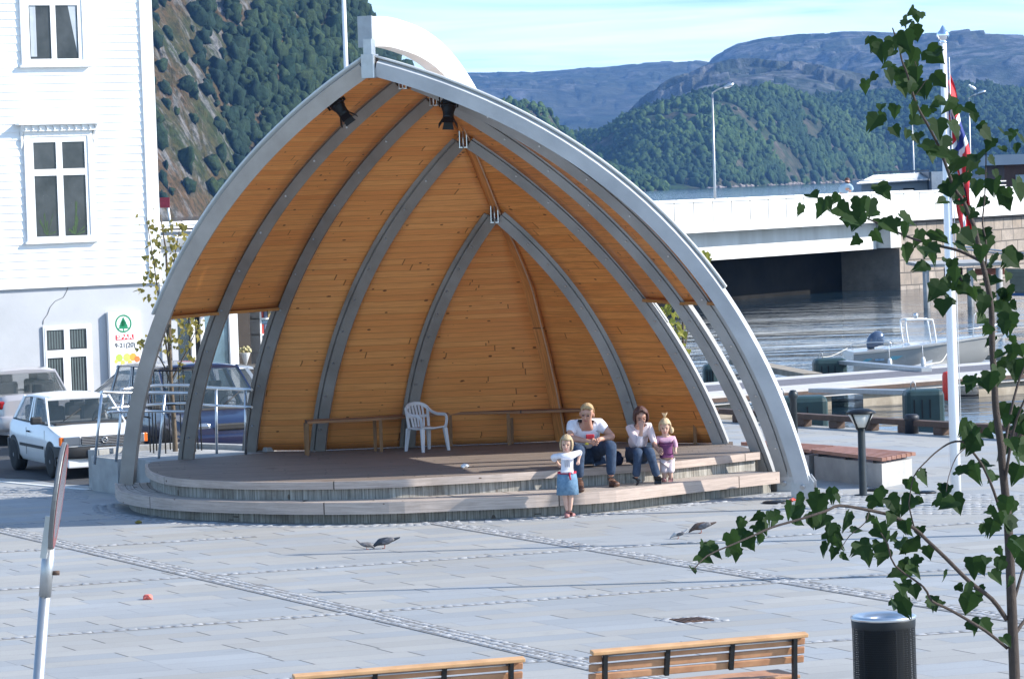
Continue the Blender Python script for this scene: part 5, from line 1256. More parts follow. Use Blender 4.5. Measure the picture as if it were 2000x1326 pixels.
g=MB();g.loft(rings,smooth=True,closed=False,caps=False);b_=g.addv(rings[0]);g.smooth=False;g.face(range(b_,b_+len(rings[0])));hull=g.build('hull',M_gel,boat,local=True);md=hull.modifiers.new('e','EDGE_SPLIT');md.split_angle=math.radians(35)
g=MB();n=len(rings[0]);
dr=[[r[n//2-1]+Vector((0,0,-.03)),r[n//2]+Vector((0,0,-.03))] for r in rings[12:]];g.loft(dr,closed=False);g.build('foredeck',M_gel2,boat,local=True)
g=MB();g.box((1.5,0,.22),(2.6,1.5,.05));g.build('cockpit_floor',M_gel2,boat,local=True)
g=MB();
for s in(-1,1): g.loft([[Vector((r[0].x+.0,s*(abs(r[n//2-1].y)-.10) ,.24)),Vector((r[0].x,s*(abs(r[n//2-1].y)),r[n//2-1].z-.01))] for r in rings[1:13]],closed=False)
g.build('side_deck',M_gel2,boat,local=True)
g=MB();g.cbox((1.95,0,.47),(.62,.78,.56),.08);g.build('console',M_gel2,boat,local=True)
M_ws=NT('boat_windscreen');M_ws.b.inputs['Alpha'].default_value=.28;M_ws=M_ws.fin((.55,.58,.6),.05,spec=.8)
pts_=[Vector((1.66,0,.75)),Vector((1.60,0,1.23)),Vector((1.70,0,1.30)),Vector((2.28,0,1.29)),Vector((2.38,0,1.23)),Vector((2.46,0,.74))]
for s in(-.38,.38):
    g=MB();g.tube([p+Vector((0,s,0)) for p in smooth(pts_,3)],.024,7);g.build('screen_frame',M_white,boat,local=True)
    g=MB();g.poly([Vector((1.68,s*.98,.75)),Vector((1.63,s*.98,1.23)),Vector((2.35,s*.98,1.21)),Vector((2.44,s*.98,.75))]);g.build('windscreen',M_ws,boat,local=True)
g=MB();g.tube([Vector((2.28,-.38,1.29)),Vector((2.28,.38,1.29))],.022,7);g.build('cross_bar',M_white,boat,local=True);g=MB();g.tube([Vector((1.70,-.38,1.30)),Vector((1.70,.38,1.30))],.022,7);g.build('cross_bar',M_white,boat,local=True)
g=MB();g.lathe([(.03,0),(.03,.05),(.07,.06),(.07,.14),(.04,.17),(0,.17)],(1.95,-.1,1.28),10);g.build('top_light',M_steel_lt,boat,local=True)
g=MB();g.cbox((1.35,0,.42),(.30,.7,.45),.06);g.build('helm_seat',M_gel2,boat,local=True)
# outboard
om=thing('outboard_motor',None,None,(.72,-.1,.80));om.parent=boat
g=MB();bm=bmesh.new();bmesh.ops.create_icosphere(bm,subdivisions=3,radius=1)
base=g.addv([Vector((v.co.x*.27+.06,v.co.y*.18,(v.co.z if v.co.z>-.5 else -.5)*.24+.02+.06*(v.co.x))) for v in bm.verts])
g.smooth=True
for f in bm.faces: g.face([base+v.index for v in f.verts])
bm.free();g.build('cowling',mat('outboard_grey_blue',(.07,.10,.16),.25,.1,.1,4,coat=.5),om,local=True)
g=MB();g.cbox((-.06,0,-.28),(.16,.12,.5),.04);g.build('leg',mat('outboard_leg',(.08,.09,.11),.4),om,local=True)
# rails, fenders, stripes, rope
g=MB();g.tube(smooth([Vector((2.7,-.80,.80)),Vector((2.9,-.76,.98)),Vector((3.6,-.52,1.06)),Vector((4.25,-.14,1.10)),Vector((4.35,0,1.10)),Vector((4.25,.14,1.10)),Vector((3.6,.52,1.06)),Vector((2.9,.76,.98)),Vector((2.7,.80,.80))],3),.012,6);g.build('bow_rail',M_steel_lt,boat,local=True)
g=MB();g.tube([Vector((3.55,-.2,.85)),Vector((3.6,-.2,1.35)),Vector((3.68,-.2,1.42))],.012,6);g.build('mast_light',M_white,boat,local=True)
g=MB();g.tube(smooth([Vector((.02,-.80,.66)),Vector((.0,-.83,.80)),Vector((1.0,-.86,.82)),Vector((1.05,-.86,.70))],3),.012,6);g.build('stern_rail',M_steel_lt,boat,local=True)
for x in(1.0,1.95):
    g=MB();g.lathe([(0,-.30),(.05,-.28),(.065,-.2),(.065,.08),(.045,.14),(0,.15)],(x,-.97,.30),10);g.tube([Vector((x,-.97,.44)),Vector((x,-.88,.72))],.008,4);g.build('fender',M_gel2 if x<1.5 else M_gel2,boat,local=True)
M_strp=mat('turquoise_stripe',(.02,.28,.42),.4)
for x0,x1,z_ in((.22,.52,.40),(.95,1.38,.44)):
    g=MB();
    for k in range(4): g.poly([Vector((x0+.04*k,-.885,z_-.03+.022*k)),Vector((x1-.05*(3-k),-.885,z_-.03+.022*k)),Vector((x1-.05*(3-k),-.885,z_-.018+.022*k)),Vector((x0+.04*k,-.885,z_-.018+.022*k))])
    g.build('stripe_mark',M_strp,boat,local=True)
g=MB();g.box((.73,-.886,.42),(.26,.006,.05));g.build('name_mark',mat('grey_blue_mark',(.15,.25,.36),.4),boat,local=True)
rope=MB();rope.tube(smooth([atd(1853,684,99.5),atd(1840,705,97),atd(1825,709,95),atd(1806,713,93)],4),.014,5);o=rope.build('mooring_rope',mat('pale_rope',(.6,.57,.5),.9));tag(o,'pale mooring rope sagging from the boat bow to the pontoon','rope')
rope=MB();rope.tube(smooth([atd(1604,697,97.2),atd(1625,695,98.5),atd(1655,680,100.5)],4),.01,5);o=rope.build('mooring_rope',bpy.data.materials['pale_rope']);tag(o,'thin mooring line from the boat stern to the green float','rope')
# ------------------------------------------------------------------ jetty and boats at far right
jt=thing('jetty','low grey jetty with red-brown boarding in front of the stone pier','jetty',tuple(atd(1870,545,150)))
def jb_(px0,px1,y0,y1,d0,d1,name,m):
    a=atd(px0,y0,d0);b=atd(px1,y0,d0);c=atd(px0,y1,d0);g=MB();g.box(((a.x+b.x)/2,(d0+d1)/2,(a.z+c.z)/2),(b.x-a.x,d1-d0,abs(a.z-c.z)));return g.build(name,m,jt)
jb_(1800,1965,517,523,150,156,'deck',M_conc);jb_(1905,1962,525,538,150.5,150.7,'boarding',mat('red_brown_boarding',(.28,.09,.05),.8,0,.2,6))
jb_(1845,1880,524,556,151,151.3,'boarding',mat('dark_red_boarding',(.06,.02,.018),.8,0,.2,6))
for x in(1808,1894,1951):
    a=atd(x,523,150.2);g=MB();g.tube([Vector((a.x,150.2,WZ-1)),a],.14,8);g.build('pile',M_conc,jt)
g=MB();a,b=atd(1872,481,150),atd(2020,497,140);g.tube([a,b],.04,5);a,b=atd(1872,486,150),atd(2020,502,140);g.tube([a,b],.04,5);g.build('hand_rail',M_steel,jt)
cl=thing('wooden_boat','olive clinker-built boat side at the right edge beyond the tree','boat',tuple(atd(1995,560,135)))
for k in range(7):
    r=[];g=MB()
    a0=atd(1962+k*3.2,524+k*7.5,135);a1=atd(2100,528+k*7.5,133);a0b=atd(1965+k*3.2,532+k*7.5,135.1);a1b=atd(2100,536+k*7.5,133.1)
    g.bar((a0+a0b)/2,(a1+a1b)/2,.05+.02*(k%2),.15,up=(0,0,1));g.build('strake',mat('olive_strake',(.16,.16,.11),.6,0,.2,3) if k==0 else bpy.data.materials['olive_strake'],cl)
g=MB();g.bar(atd(1975,575,134.9),atd(2100,577,133),.3,.1);g.build('waterline_band',mat('blue_waterline',(.02,.08,.2),.5),cl)
# ------------------------------------------------------------------ beyond the bridge
sd_=thing('boat_shed','low white shed with a corrugated roof beyond the bridge','shed',tuple(atd(1750,360,230)))
def quadbox(px0,px1,y0,y1,d,dep,name,m,par):
    a=atd(px0,y0,d);b=atd(px1,y0,d);c=atd(px0,y1,d);g=MB();g.box(((a.x+b.x)/2,d+dep/2,(a.z+c.z)/2),(b.x-a.x,dep,abs(a.z-c.z)));return g.build(name,m,par)
M_shw=mat('pale_blue_shed_wall',(.34,.38,.44),.8,0,.05,.5)
a=atd(1682,352,230);quadbox(1682,1814,352,430,230,6,'wall',M_shw,sd_)
for x in(1706,1764): quadbox(x,x+22,368,400,229.9,.05,'dark_window',M_dark,sd_)
# corrugated roof
g=MB();A0,A1=atd(1672,360,228.8),atd(1816,351.5,228.8);B0,B1=atd(1706,344,234),atd(1814,337.5,234);n=56;rg=[[],[]]
for k in range(n*2+1):
    u=k/(n*2);dz=.06*(1 if k%2 else -1);rg[0].append(A0.lerp(A1,u)+Vector((0,0,dz)));rg[1].append(B0.lerp(B1,u)+Vector((0,0,dz)))
g.loft(rg,closed=False);g.build('corrugated_roof',M_white,sd_)
quadbox(1706,1815,335.5,338.5,234,.6,'ridge_cap',mat('shed_dark_edge',(.05,.07,.10),.6),sd_);quadbox(1814,1819,336,430,229,6,'corner_trim',bpy.data.materials['shed_dark_edge'],sd_)
quadbox(1819,1862,336,430,231,5,'annexe_wall',mat('white_annexe',(.6,.6,.6),.8),sd_)
bk_=thing('brick_building','brown brick building with a grey flat roof at the right edge beyond the bridge','building',tuple(atd(1990,360,200)))
quadbox(1961,2110,322,430,200,8,'brick_wall',mat('brown_brick',(.09,.05,.04),.85,0,.25,3),bk_);quadbox(1944,2110,303,323,199,10,'roof_fascia',mat('grey_blue_cladding',(.22,.27,.33),.5,0,.1,.6),bk_);quadbox(1984,2110,342,400,199.8,.1,'door',mat('pale_door',(.33,.40,.48),.5),bk_)
g=MB();
for y in(356,364): g.tube([atd(1900,y,190),atd(1965,y-2,190)],.04,5)
g.build('railing',M_steel,bk_)
def lampost(px0,y0,px1,y1,d,label,arm=1):
    t=thing('street_lamp',label,'street lamp',tuple(atd(px1,y1,d)),0,'street lamps along the bridge road');a=atd(px1,y1+45,d);b=atd(px0,y0,d);g=MB();g.tube([a,a.lerp(b,.3),b],[.06,.06,.045],8);g.build('pole',M_steel,t)
    ppm=F/d;c=b+Vector((.6*arm,0,.26));g=MB();g.tube([b,b+Vector((.25*arm,0,.15)),c],.04,6);g.build('arm',M_steel,t)
    g=MB();g.sphere(c+Vector((.18*arm,0,.05)),(.28,.14,.10),10,6,M=Matrix.Rotation(-.35*arm,3,'Y'));g.build('lamp_head',M_steel_lt,t)
lampost(1391,182,1398,388,168,'street lamp with a tilted head standing alone on the left part of the bridge')
lampost(1781,232,1787,337,240,'thin lamp pole behind the white shed, its head hidden by leaves')
lampost(1892,192,1897,330,215,'street lamp right of the flag with a bright tilted head')
# gull on the third lamp
gb=atd(1900,172,215);t=thing('gull','white gull perched on the lamp head right of the flag','bird',tuple(gb));g=MB();g.sphere(gb,(.22,.1,.11),10,6,M=Matrix.Rotation(.5,3,'Y'));g.sphere(gb+Vector((-.2,0,.15)),(.08,.07,.07),8,6);g.build('body',M_white,t)
# red sign near the bridge's left end
p=atd(322,396,126);t=thing('red_sign','small square red notice on a white post beyond the house corner','sign',(p.x,126,2.5));g=MB();g.box(p,(.34,.03,.36));g.build('plate',mat('notice_red',(.35,.03,.05),.5,0,.25,9),t);g=MB();g.tube([atd(328,405,126.05),atd(335,452,126.05)],.045,6);g.build('post',M_white,t)
# guard rail on the bridge end
t=thing('guard_rail','brown and grey guard rail at the left end of the bridge','railing',tuple(atd(360,460,122)));
for y,m_,h_ in((447,M_rust,.06),(455,M_conc,.12)): g=MB();g.bar(atd(300,y+2.5,123),atd(430,y-2,123),.1,h_);g.build('rail',m_,t)
for x in(340,366): g=MB();g.tube([atd(x,452,123),atd(x,484,123)],.05,6);g.build('post',M_white,t)
# shrubs behind the right shell legs
M_shl=leafmat2('yellow_green_leaves',(.12,.15,.03),(.30,.28,.05),.3)
lp=[(1305,600,10,10),(1318,620,14,10),(1300,640,16,10),(1325,650,12,9),(1312,670,10,9),(1335,672,5,6),(1328,695,4,5),(1290,610,6,7),(1333,466,4,4),(1322,470,2,3),(1378,497,6,5),(1372,512,4,4),(1382,505,4,4),(1345,560,4,7),(1300,575,8,9),(1325,590,8,9),(1350,520,3,6)]
b0=atd(1330,868,66);b0.z=0
sapling('young_tree','slender young tree with yellow-green leaves behind the right legs of the shell',b0,[atd(1338,500,66),atd(1376,497,66),atd(1333,466,66),atd(1300,600,66),atd(1320,640,66)],66,lp,.12,M_shl,.045)
# ------------------------------------------------------------------ benches in the foreground
M_tim=mat('oiled_timber_slat',(.40,.18,.085),.55,0,.18,5,.15,stretch=(1,1,1),c2=(.50,.26,.13));M_timt=mat('oiled_timber_top',(.52,.28,.12),.5,0,.12,5,.1,c2=(.60,.35,.17))
def park_bench(pL,pR,zt,label):
    A=atz(*pL,zt);B=atz(*pR,zt);d=(B-A);Ln=d.length;d.normalize();fwd=Vector((-d.y,d.x,0))
    if fwd.y<0:fwd=-fwd
    t=thing('park_bench',label,'park bench',((A.x+B.x)/2,(A.y+B.y)/2,0),0,'timber park benches in the foreground')
    up=Vector((0,0,1));ln=(up*.97-fwd*.20).normalized() # back leans towards the viewer
    M=Matrix((d,ln.cross(d)*-1,ln)).transposed()
    mid=(A+B)/2
    def slat(off,fo,w,h,name,m):
        c=mid+ln*off+fwd*fo;g=MB();g.cbox(c,(Ln,w,h),.008,M=M);return g.build(name,m,t)
    slat(-.015,.0,.075,.035,'top_rail',M_timt)
    slat(-.075,.035,.028,.06,'back_slat',M_tim)
    for k,o_ in enumerate((-.155,-.235)): slat(o_,.035,.03,.062,'back_slat',M_tim)
    g=MB();c=mid-ln*.055-fwd*.0;g.tube([c-d*Ln*.45,c+d*Ln*.45],.009,6);g.build('tie_rod',M_steel,t)
    for k in range(6):
        c=mid+up*(-.385)+fwd*(.14+k*.075);g=MB();g.cbox(c,(Ln*.98,.062,.03),.006,M=Matrix((d,fwd,up)).transposed());g.build('seat_slat',M_tim,t)
    for i,u in enumerate((-.44,-.15,.15,.44)):
        c=mid+d*(Ln*u);g=MB();M2=Matrix((d,fwd,up)).transposed()
        if i in(0,3):
            pts_=smooth([c-ln*.02-fwd*.01,c-ln*.20-fwd*.03,c-ln*.30-fwd*.045,c-up*.45+fwd*.02,c-up*.62+fwd*.0,c-up*.80-fwd*.10],3)
            for p_,q_ in zip(pts_,pts_[1:]): g.bar(p_,q_,.035,.045,up=fwd)
            g.bar(c-up*.42+fwd*.0,c-up*.42+fwd*.55,.035,.04);g.bar(c-up*.42+fwd*.50,c-up*.81+fwd*.56,.035,.045,up=fwd);g.build('leg_frame',M_black,t)
        else: g.bar(c-ln*.03-fwd*.0,c-ln*.27-fwd*.0,.04,.03,up=fwd);g.build('back_strap',M_black,t)
park_bench((1155,1271),(1576,1235),.82,'right timber park bench seen from behind at the bottom of the picture')
park_bench((572,1318),(1024,1283),.82,'left timber park bench seen from behind, mostly below the picture edge')
# ------------------------------------------------------------------ litter bin
b=atz(1725,1201,.90);b.z=0;bin_=thing('litter_bin','black perforated litter bin with a bright steel rim','litter bin',tuple(b))
n=NT('perforated_black_steel');u_=n.coord('UV',(1,1,1));vo=n.new('TexVoronoi');vo.inputs['Scale'].default_value=1;vo.inputs['Randomness'].default_value=0
sp=n.new('SeparateXYZ');n.l.new(u_,sp.inputs[0]);row=n.math('FLOOR',sp.outputs[1]);cx=n.new('CombineXYZ');n.l.new(n.math('ADD',sp.outputs[0],n.math('MULTIPLY',n.math('MODULO',row,2),.5)),cx.inputs[0]);n.l.new(sp.outputs[1],cx.inputs[1]);n.l.new(cx.outputs[0],vo.inputs['Vector'])
n.set(n.b.inputs['Alpha'],n.math('GREATER_THAN',vo.outputs['Distance'],.27));M_perf=n.fin((.006,.007,.008),.5,spec=.2)
R_=.272;g=MB();S=48
for i in range(S):
    a0,a1=2*PI*i/S,2*PI*(i+1)/S;P=lambda a,z:b+Vector((R_*math.cos(a),R_*math.sin(a),z))
    k=85;g.smooth=True;g.poly([P(a0,.08),P(a1,.08),P(a1,.82),P(a0,.82)],[(k*i/S,0),(k*(i+1)/S,0),(k*(i+1)/S,38),(k*i/S,38)])
g.build('perforated_shell',M_perf,bin_)
g=MB();g.lathe([(R_+.003,.80),(R_+.006,.86),(R_+.003,.868)],b,40,caps=False);g.build('band',M_black,bin_);g=MB();g.lathe([(R_+.003,.04),(R_+.006,.08),(R_+.003,.1)],b,40,caps=False);g.build('band',M_black,bin_)
g=MB();g.lathe([(.20,.06),(.205,.78),(.0,.78)],b,28);g.build('inner_liner',M_black,bin_)
for an in(-1.15,.6,2.2,3.8):
    g=MB();c=b+Vector((math.cos(an)*(R_-.012),math.sin(an)*(R_-.012),.45));g.box(c,(.02,.07,.74),rz=an);g.build('upright',M_black,bin_)
g=MB();g.lathe([(R_+.004,.868),(R_+.012,.878),(R_+.010,.895),(R_-.02,.905),(.19,.895),(.165,.875),(.15,.885),(.13,.872),(.12,.84)],b,48,caps=False);g.build('rim',M_steel_lt,bin_)
# ------------------------------------------------------------------ bent road sign
s_=thing('road_sign','round road sign seen edge-on on a leaning galvanised pole','road sign',tuple(atd(60,1500,16.9)))
pa,pb_=atd(95,1074,16.9),atd(75,1326,16.9);dv=(pb_-pa).normalized();gd=pa+dv*(pa.z/-dv.z)
g=MB();g.tube([gd,pa],.0265,14);g.build('pole',M_steel,s_)
g=MB();g.tube([pa-dv*.02,pa+dv*.22],.030,14);g.build('sleeve',M_steel,s_)
g=MB();c=pa+dv*.11+Vector((.03,0,0));g.tube([c,c+Vector((.03,0,0))],.012,6);g.build('bolt',M_rust,s_)
ct_=atd(113.5,968,16.8);ax_=(atd(127,866,16.8)-atd(100,1072,16.8)).normalized();vw=(ct_-CC).normalized()
sd1=ax_.cross(vw).normalized();nn=(sd1*-1*math.cos(math.radians(3.2))-vw*math.sin(math.radians(3.2))).normalized();e2=ax_.cross(nn).normalized()
M_sb=mat('sign_blue_face',(.09,.085,.11),.25,0,.1,3);M_sr=mat('sign_red_rim',(.20,.04,.04),.3,0,.1,3)
def disc(r0,r1,off,m,name,th=0):
    g=MB();n_=40
    for k in range(n_):
        a,b=2*PI*k/n_,2*PI*(k+1)/n_;P=lambda r,t_:ct_+nn*off+(ax_*math.sin(t_)+e2*math.cos(t_))*r
        g.poly([P(r0,a),P(r1,a),P(r1,b),P(r0,b)])
    return g.build(name,m,s_)
rr_=.252;g=MB();g.lathe([(0,-.012),(rr_,-.012),(rr_+.003,-.006),(rr_+.003,.006),(rr_,.010),(0,.010)],ct_,40,False,axis=nn);g.build('plate',mat('sign_back_grey',(.16,.165,.17),.5,.3),s_)
disc(0,rr_*.8,.0125,M_sb,'face');disc(rr_*.8,rr_*.985,.0128,M_sr,'rim')
g=MB();g.bar(ct_-nn*.03-ax_*.10,ct_-nn*.03-ax_*.30,.03,.03);g.build('bracket',M_steel,s_)
# ------------------------------------------------------------------ lime tree in the foreground
TD=11.7
lime=thing('lime_tree','dark young lime tree rising close to the camera at the right edge','tree',tuple(atd(1990,1400,TD)))
M_lb=mat('dark_lime_bark',(.05,.035,.028),.8,0,.3,40,.5);M_ll=leafmat2('lime_leaves',(.009,.026,.007),(.023,.050,.011),.28,.65)
def BR(pts_,r0,r1,name='branch',dz=0):
    P=[atd(x,y,TD+dz*(k/max(1,len(pts_)-1))) for k,(x,y) in enumerate(pts_)];P=smooth(P,3);g=MB();g.tube(P,[r0+(r1-r0)*k/(len(P)-1) for k in range(len(P))],8);return g.build(name,M_lb,lime)
tr=[(1990,1500),(1984,1400),(1982,1330),(1976,1180),(1972,1080),(1968,1010),(1962,950),(1957,900),(1955,870),(1945,800),(1942,740),(1938,680),(1936,600),(1925,540),(1915,500),(1905,450),(1893,420),(1880,390),(1865,370),(1850,330),(1835,290),(1815,250),(1795,215),(1785,190),(1778,165),(1770,140),(1762,120),(1755,90),(1743,55)]
P=[atd(x,y,TD) for x,y in tr];gz=Vector((P[0].x+.06,TD,0));P=[gz]+P;P=smooth(P,3)
def rad(p):
    y=proj2(p)[1];return float(np.interp(y,[50,200,400,550,900,1330,3000],[.0022,.004,.0062,.0088,.0130,.0185,.035]))
def proj2(p):
    v=p-CC;d=v.dot(FW);return (1000+F*v.dot(CR)/d,663-F*v.dot(CU)/d)
g=MB();g.tube(P,[rad(p) for p in P],10);g.build('trunk',M_lb,lime)
for pl_,r0,r1,dz in (([(1966,1209),(1937,1169),(1893,1135),(1848,1090),(1813,1057),(1786,1032),(1745,1008),(1697,996),(1640,987),(1612,998),(1561,1014),(1509,1029),(1468,1047),(1433,1062),(1381,1085),(1353,1114)],.008,.002,-.6),
 ([(1956,1008),(1941,959),(1920,911),(1897,879),(1881,863),(1858,864),(1833,879),(1810,900),(1785,930),(1775,983)],.005,.0018,-.25),([(1889,872),(1868,892),(1853,930),(1848,960)],.002,.0012,-.2),
 ([(1967,1265),(1924,1231),(1855,1190),(1820,1173),(1803,1145),(1748,1104),(1734,1063),(1720,1040)],.006,.002,-.35),
 ([(1917,511),(1873,490),(1827,479),(1779,465),(1742,449),(1696,428),(1666,416),(1653,405)],.0055,.0018,.3),
 ([(1930,560),(1926,520),(1926,474),(1919,437),(1922,400),(1924,370),(1926,290),(1922,264),(1917,235)],.0035,.0015,.2),
 ([(1975,1180),(1982,1166),(1996,1118),(2005,1090)],.007,.004,.1),([(1957,940),(1963,870),(1975,800),(1992,738),(2010,700)],.006,.003,.1),([(1960,960),(1972,880),(1985,820),(2010,760)],.006,.003,-.1),([(1978,1245),(1998,1215),(2012,1200)],.007,.004,.1),
 ([(1786,1032),(1778,1000),(1775,983)],.003,.0018,-.1),([(1697,996),(1690,1020),(1660,1045),(1640,1075)],.0022,.0012,-.1),([(1785,190),(1800,170),(1810,155)],.0016,.001,0),([(1780,195),(1790,130),(1778,118)],.001,.001,0)): BR(pl_,r0,r1,'branch',dz)
LV=[]
def addl(s,ox,oy,L,sm=()):
    for x,y in L: LV.append((ox+x/s,oy+y/s))
addl(4.348,1540,0,[(1070,110),(1120,140),(970,190),(1010,230),(1080,270),(690,350),(760,380),(880,370),(900,470),(980,340),(1000,430),(1080,460),(1170,490),(740,660),(660,730),(830,650),(930,650),(930,750),(1060,600),(1090,620),(1040,690),(1050,740),(1160,760),(1230,690),(1010,810),(1080,890),(790,930),(800,1000),(920,940),(1040,940),(1190,970),(1240,950),(1260,1090),(1340,930),(1370,1100),(880,1120),(1010,1140),(1060,1180),(1150,1180),(1200,1240),(1310,1220),(1570,1000),(1490,970),(1620,1090),(1640,1150),(1740,1230),(1830,1180),(1920,1150),(1960,1190)])
addl(4.348,1540,290,[(110,520),(180,440),(300,480),(430,430),(400,560),(500,600),(610,490),(700,500),(720,570),(620,620),(750,380),(800,700),(720,750),(610,800),(960,670),(1010,690),(1200,70),(1330,110),(1200,130),(1450,160),(1600,120),(1700,110),(1740,220),(1600,230),(1330,330),(1450,300),(1430,400),(1350,380),(1600,330),(1700,330),(1340,490),(1450,500),(1530,540),(1590,570),(1700,490),(1820,450),(1850,400),(1940,370),(1990,340),(1440,700),(1560,710),(1640,750),(1450,790),(1110,760),(1240,770),(980,880),(1090,890),(1190,900),(1410,860),(1180,1020),(1300,980),(1390,990),(1640,880),(1740,960),(1830,970),(1950,950),(1530,1090),(1860,1090),(1180,1060),(1420,1080),(1330,1130),(1400,1180),(1290,1210),(1560,1230),(1650,1210),(1850,1250),(1690,1280),(1430,1260)])
addl(4.42,1700,580,[(690,50),(980,60),(880,10),(1080,70),(1190,30),(1200,80),(1070,180),(1040,290),(1200,220),(1220,270),(1070,390),(1230,370),(1210,460),(1290,460),(1150,520),(1120,620),(1260,610),(790,790),(880,770),(950,740),(1040,720),(870,1180),(930,1160),(1050,1130),(920,1280),(960,1240),(1180,980),(1250,1030),(1200,1060),(1230,1180),(1300,1150),(1150,1220),(1290,1290),(1200,1290)])
addl(3.9,1330,870,[(80,960),(120,890),(190,820),(260,830),(370,730),(400,690),(350,830),(430,820),(480,600),(490,740),(600,620),(560,650),(620,710),(610,545),(700,570),(760,580),(850,600),(900,550),(850,510),(960,570),(1060,530),(940,430),(1050,430),(1150,370),(1050,370),(1280,570),(1190,640),(1290,680),(1110,700),(1160,740),(1170,810),(1210,860),(1380,800),(1400,850),(1540,850),(1520,790),(1480,600),(1490,680),(1550,720),(1450,560),(1560,370),(1460,430),(1570,450),(1640,500),(1600,560),(1690,620),(1660,790),(1710,780),(1680,930),(1720,960),(1750,900),(1660,1110),(1720,1050),(1620,1230),(1730,310),(1770,450)])
addl(2.907,1700,870,[(275,185),(250,340),(480,185),(450,260),(405,290),(370,335),(465,330),(590,160),(545,150),(680,150),(710,195),(850,160),(780,340),(660,400),(720,410),(640,470),(700,460),(740,500),(780,440),(820,440),(720,600),(600,680),(660,660),(680,755),(730,665),(420,735),(560,820),(610,830),(570,890),(490,810),(330,890),(410,905),(570,1030),(620,1030),(750,1115),(800,770),(840,565),(160,830),(190,760),(220,680),(280,660),(170,580),(240,560),(320,600),(280,490),(200,460),(240,820),(130,915),(800,60),(830,80),(870,640)])
g=MB();tw=MB()
random.seed(5)
LV=LV+[(x+random.uniform(-16,16),y+random.uniform(-16,16)) for x,y in LV[::3]]
for x,y in LV:
    s=random.uniform(.036,.080)*(.8 if y<60 else 1);dd=TD+random.uniform(-.35,.35);c=atd(x,y-s*F/dd*.40,dd)
    nr=Vector((random.gauss(0,.8),-1,random.gauss(.5,.7)));upv=(random.gauss(0,.6),random.gauss(0,.3),1);leaf_faces(g,c,s,nr,upv,fold=random.uniform(.1,.45))
lf=g.build('foliage',M_ll,lime,fix=False)
# ------------------------------------------------------------------ people
def skinmat(name,c,c2): 
    return mat(name,c,.55,0,.05,14,.05,c2=c2)
M_sk=skinmat('skin',(.50,.25,.17),(.56,.30,.21));M_skc=skinmat('child_skin',(.60,.36,.27),(.66,.42,.32))
M_tee=mat('white_cotton',(.72,.70,.74),.9,0,.05,9,.4,bscale=22);M_tee2=mat('cream_knit',(.70,.58,.58),.9,0,.06,9,.5,bscale=30)
M_jean=mat('blue_denim',(.018,.035,.075),.9,0,.25,14,.5,c2=(.045,.075,.13),bscale=25);M_jean2=mat('pale_denim',(.10,.20,.32),.9,0,.2,16,.5,c2=(.18,.30,.42),bscale=25)
M_boot=mat('brown_leather',(.10,.045,.025),.5,0,.25,20,.2);M_shoe=mat('black_shoe',(.02,.02,.022),.5,0,.2,20)
def skinned(name,m,parent,nodes,edges,root,sub=2,smooth_=.0):
    names=list(nodes);off=worldloc(parent);me=bpy.data.meshes.new(name)
    me.from_pydata([tuple(Vector(nodes[n_][0])-off) for n_ in names],[(names.index(a),names.index(b)) for a,b in edges],[])
    me.materials.append(m);o=bpy.data.objects.new(name,me);COL.objects.link(o);o.parent=parent
    sk=o.modifiers.new('skin','SKIN');sk.use_smooth_shade=True;sk.branch_smoothing=smooth_
    L=me.skin_vertices[0].data
    for i,n_ in enumerate(names):
        r=nodes[n_][1];r=(r,r) if not hasattr(r,'__len__') else r;L[i].radius=r;L[i].use_root=(n_==root)
    sb=o.modifiers.new('sub','SUBSURF');sb.levels=sub;sb.render_levels=sub
    return o
def PJ(ox,oy,s,d0):
    def J(X,Y,dd=0.): return atd(ox+X/s,oy+Y/s,d0+dd)
    return J
def hand(nodes,edges,pre,wrist,palm,tips,k=1.0,thumb=None):
    """palm node then five finger chains fanning towards tips (list of 4 points) and a thumb"""
    nodes[pre+'palm']=(palm,.030*k);edges.append((wrist,pre+'palm'))
    for i,tp in enumerate(tips):
        tp=Vector(tp);pl=Vector(palm);side=(Vector(tips[-1])-Vector(tips[0]))*((i-1.5)/3)*.55
        base=pl+side+(tp-pl)*.30;mid=pl+side*.9+(tp-pl)*.66+Vector((0,-.008*k,.012*k))
        nodes[pre+'a%d'%i]=(base,.0115*k);nodes[pre+'b%d'%i]=(mid,.0105*k);nodes[pre+'c%d'%i]=(tp,.0085*k)
        edges+= [(pre+'palm',pre+'a%d'%i),(pre+'a%d'%i,pre+'b%d'%i),(pre+'b%d'%i,pre+'c%d'%i)]
    if thumb is not None:
        th=Vector(thumb);pl=Vector(palm);nodes[pre+'t0']=(pl.lerp(th,.5),.013*k);nodes[pre+'t1']=(th,.010*k);edges+=[(pre+'palm',pre+'t0'),(pre+'t0',pre+'t1')]
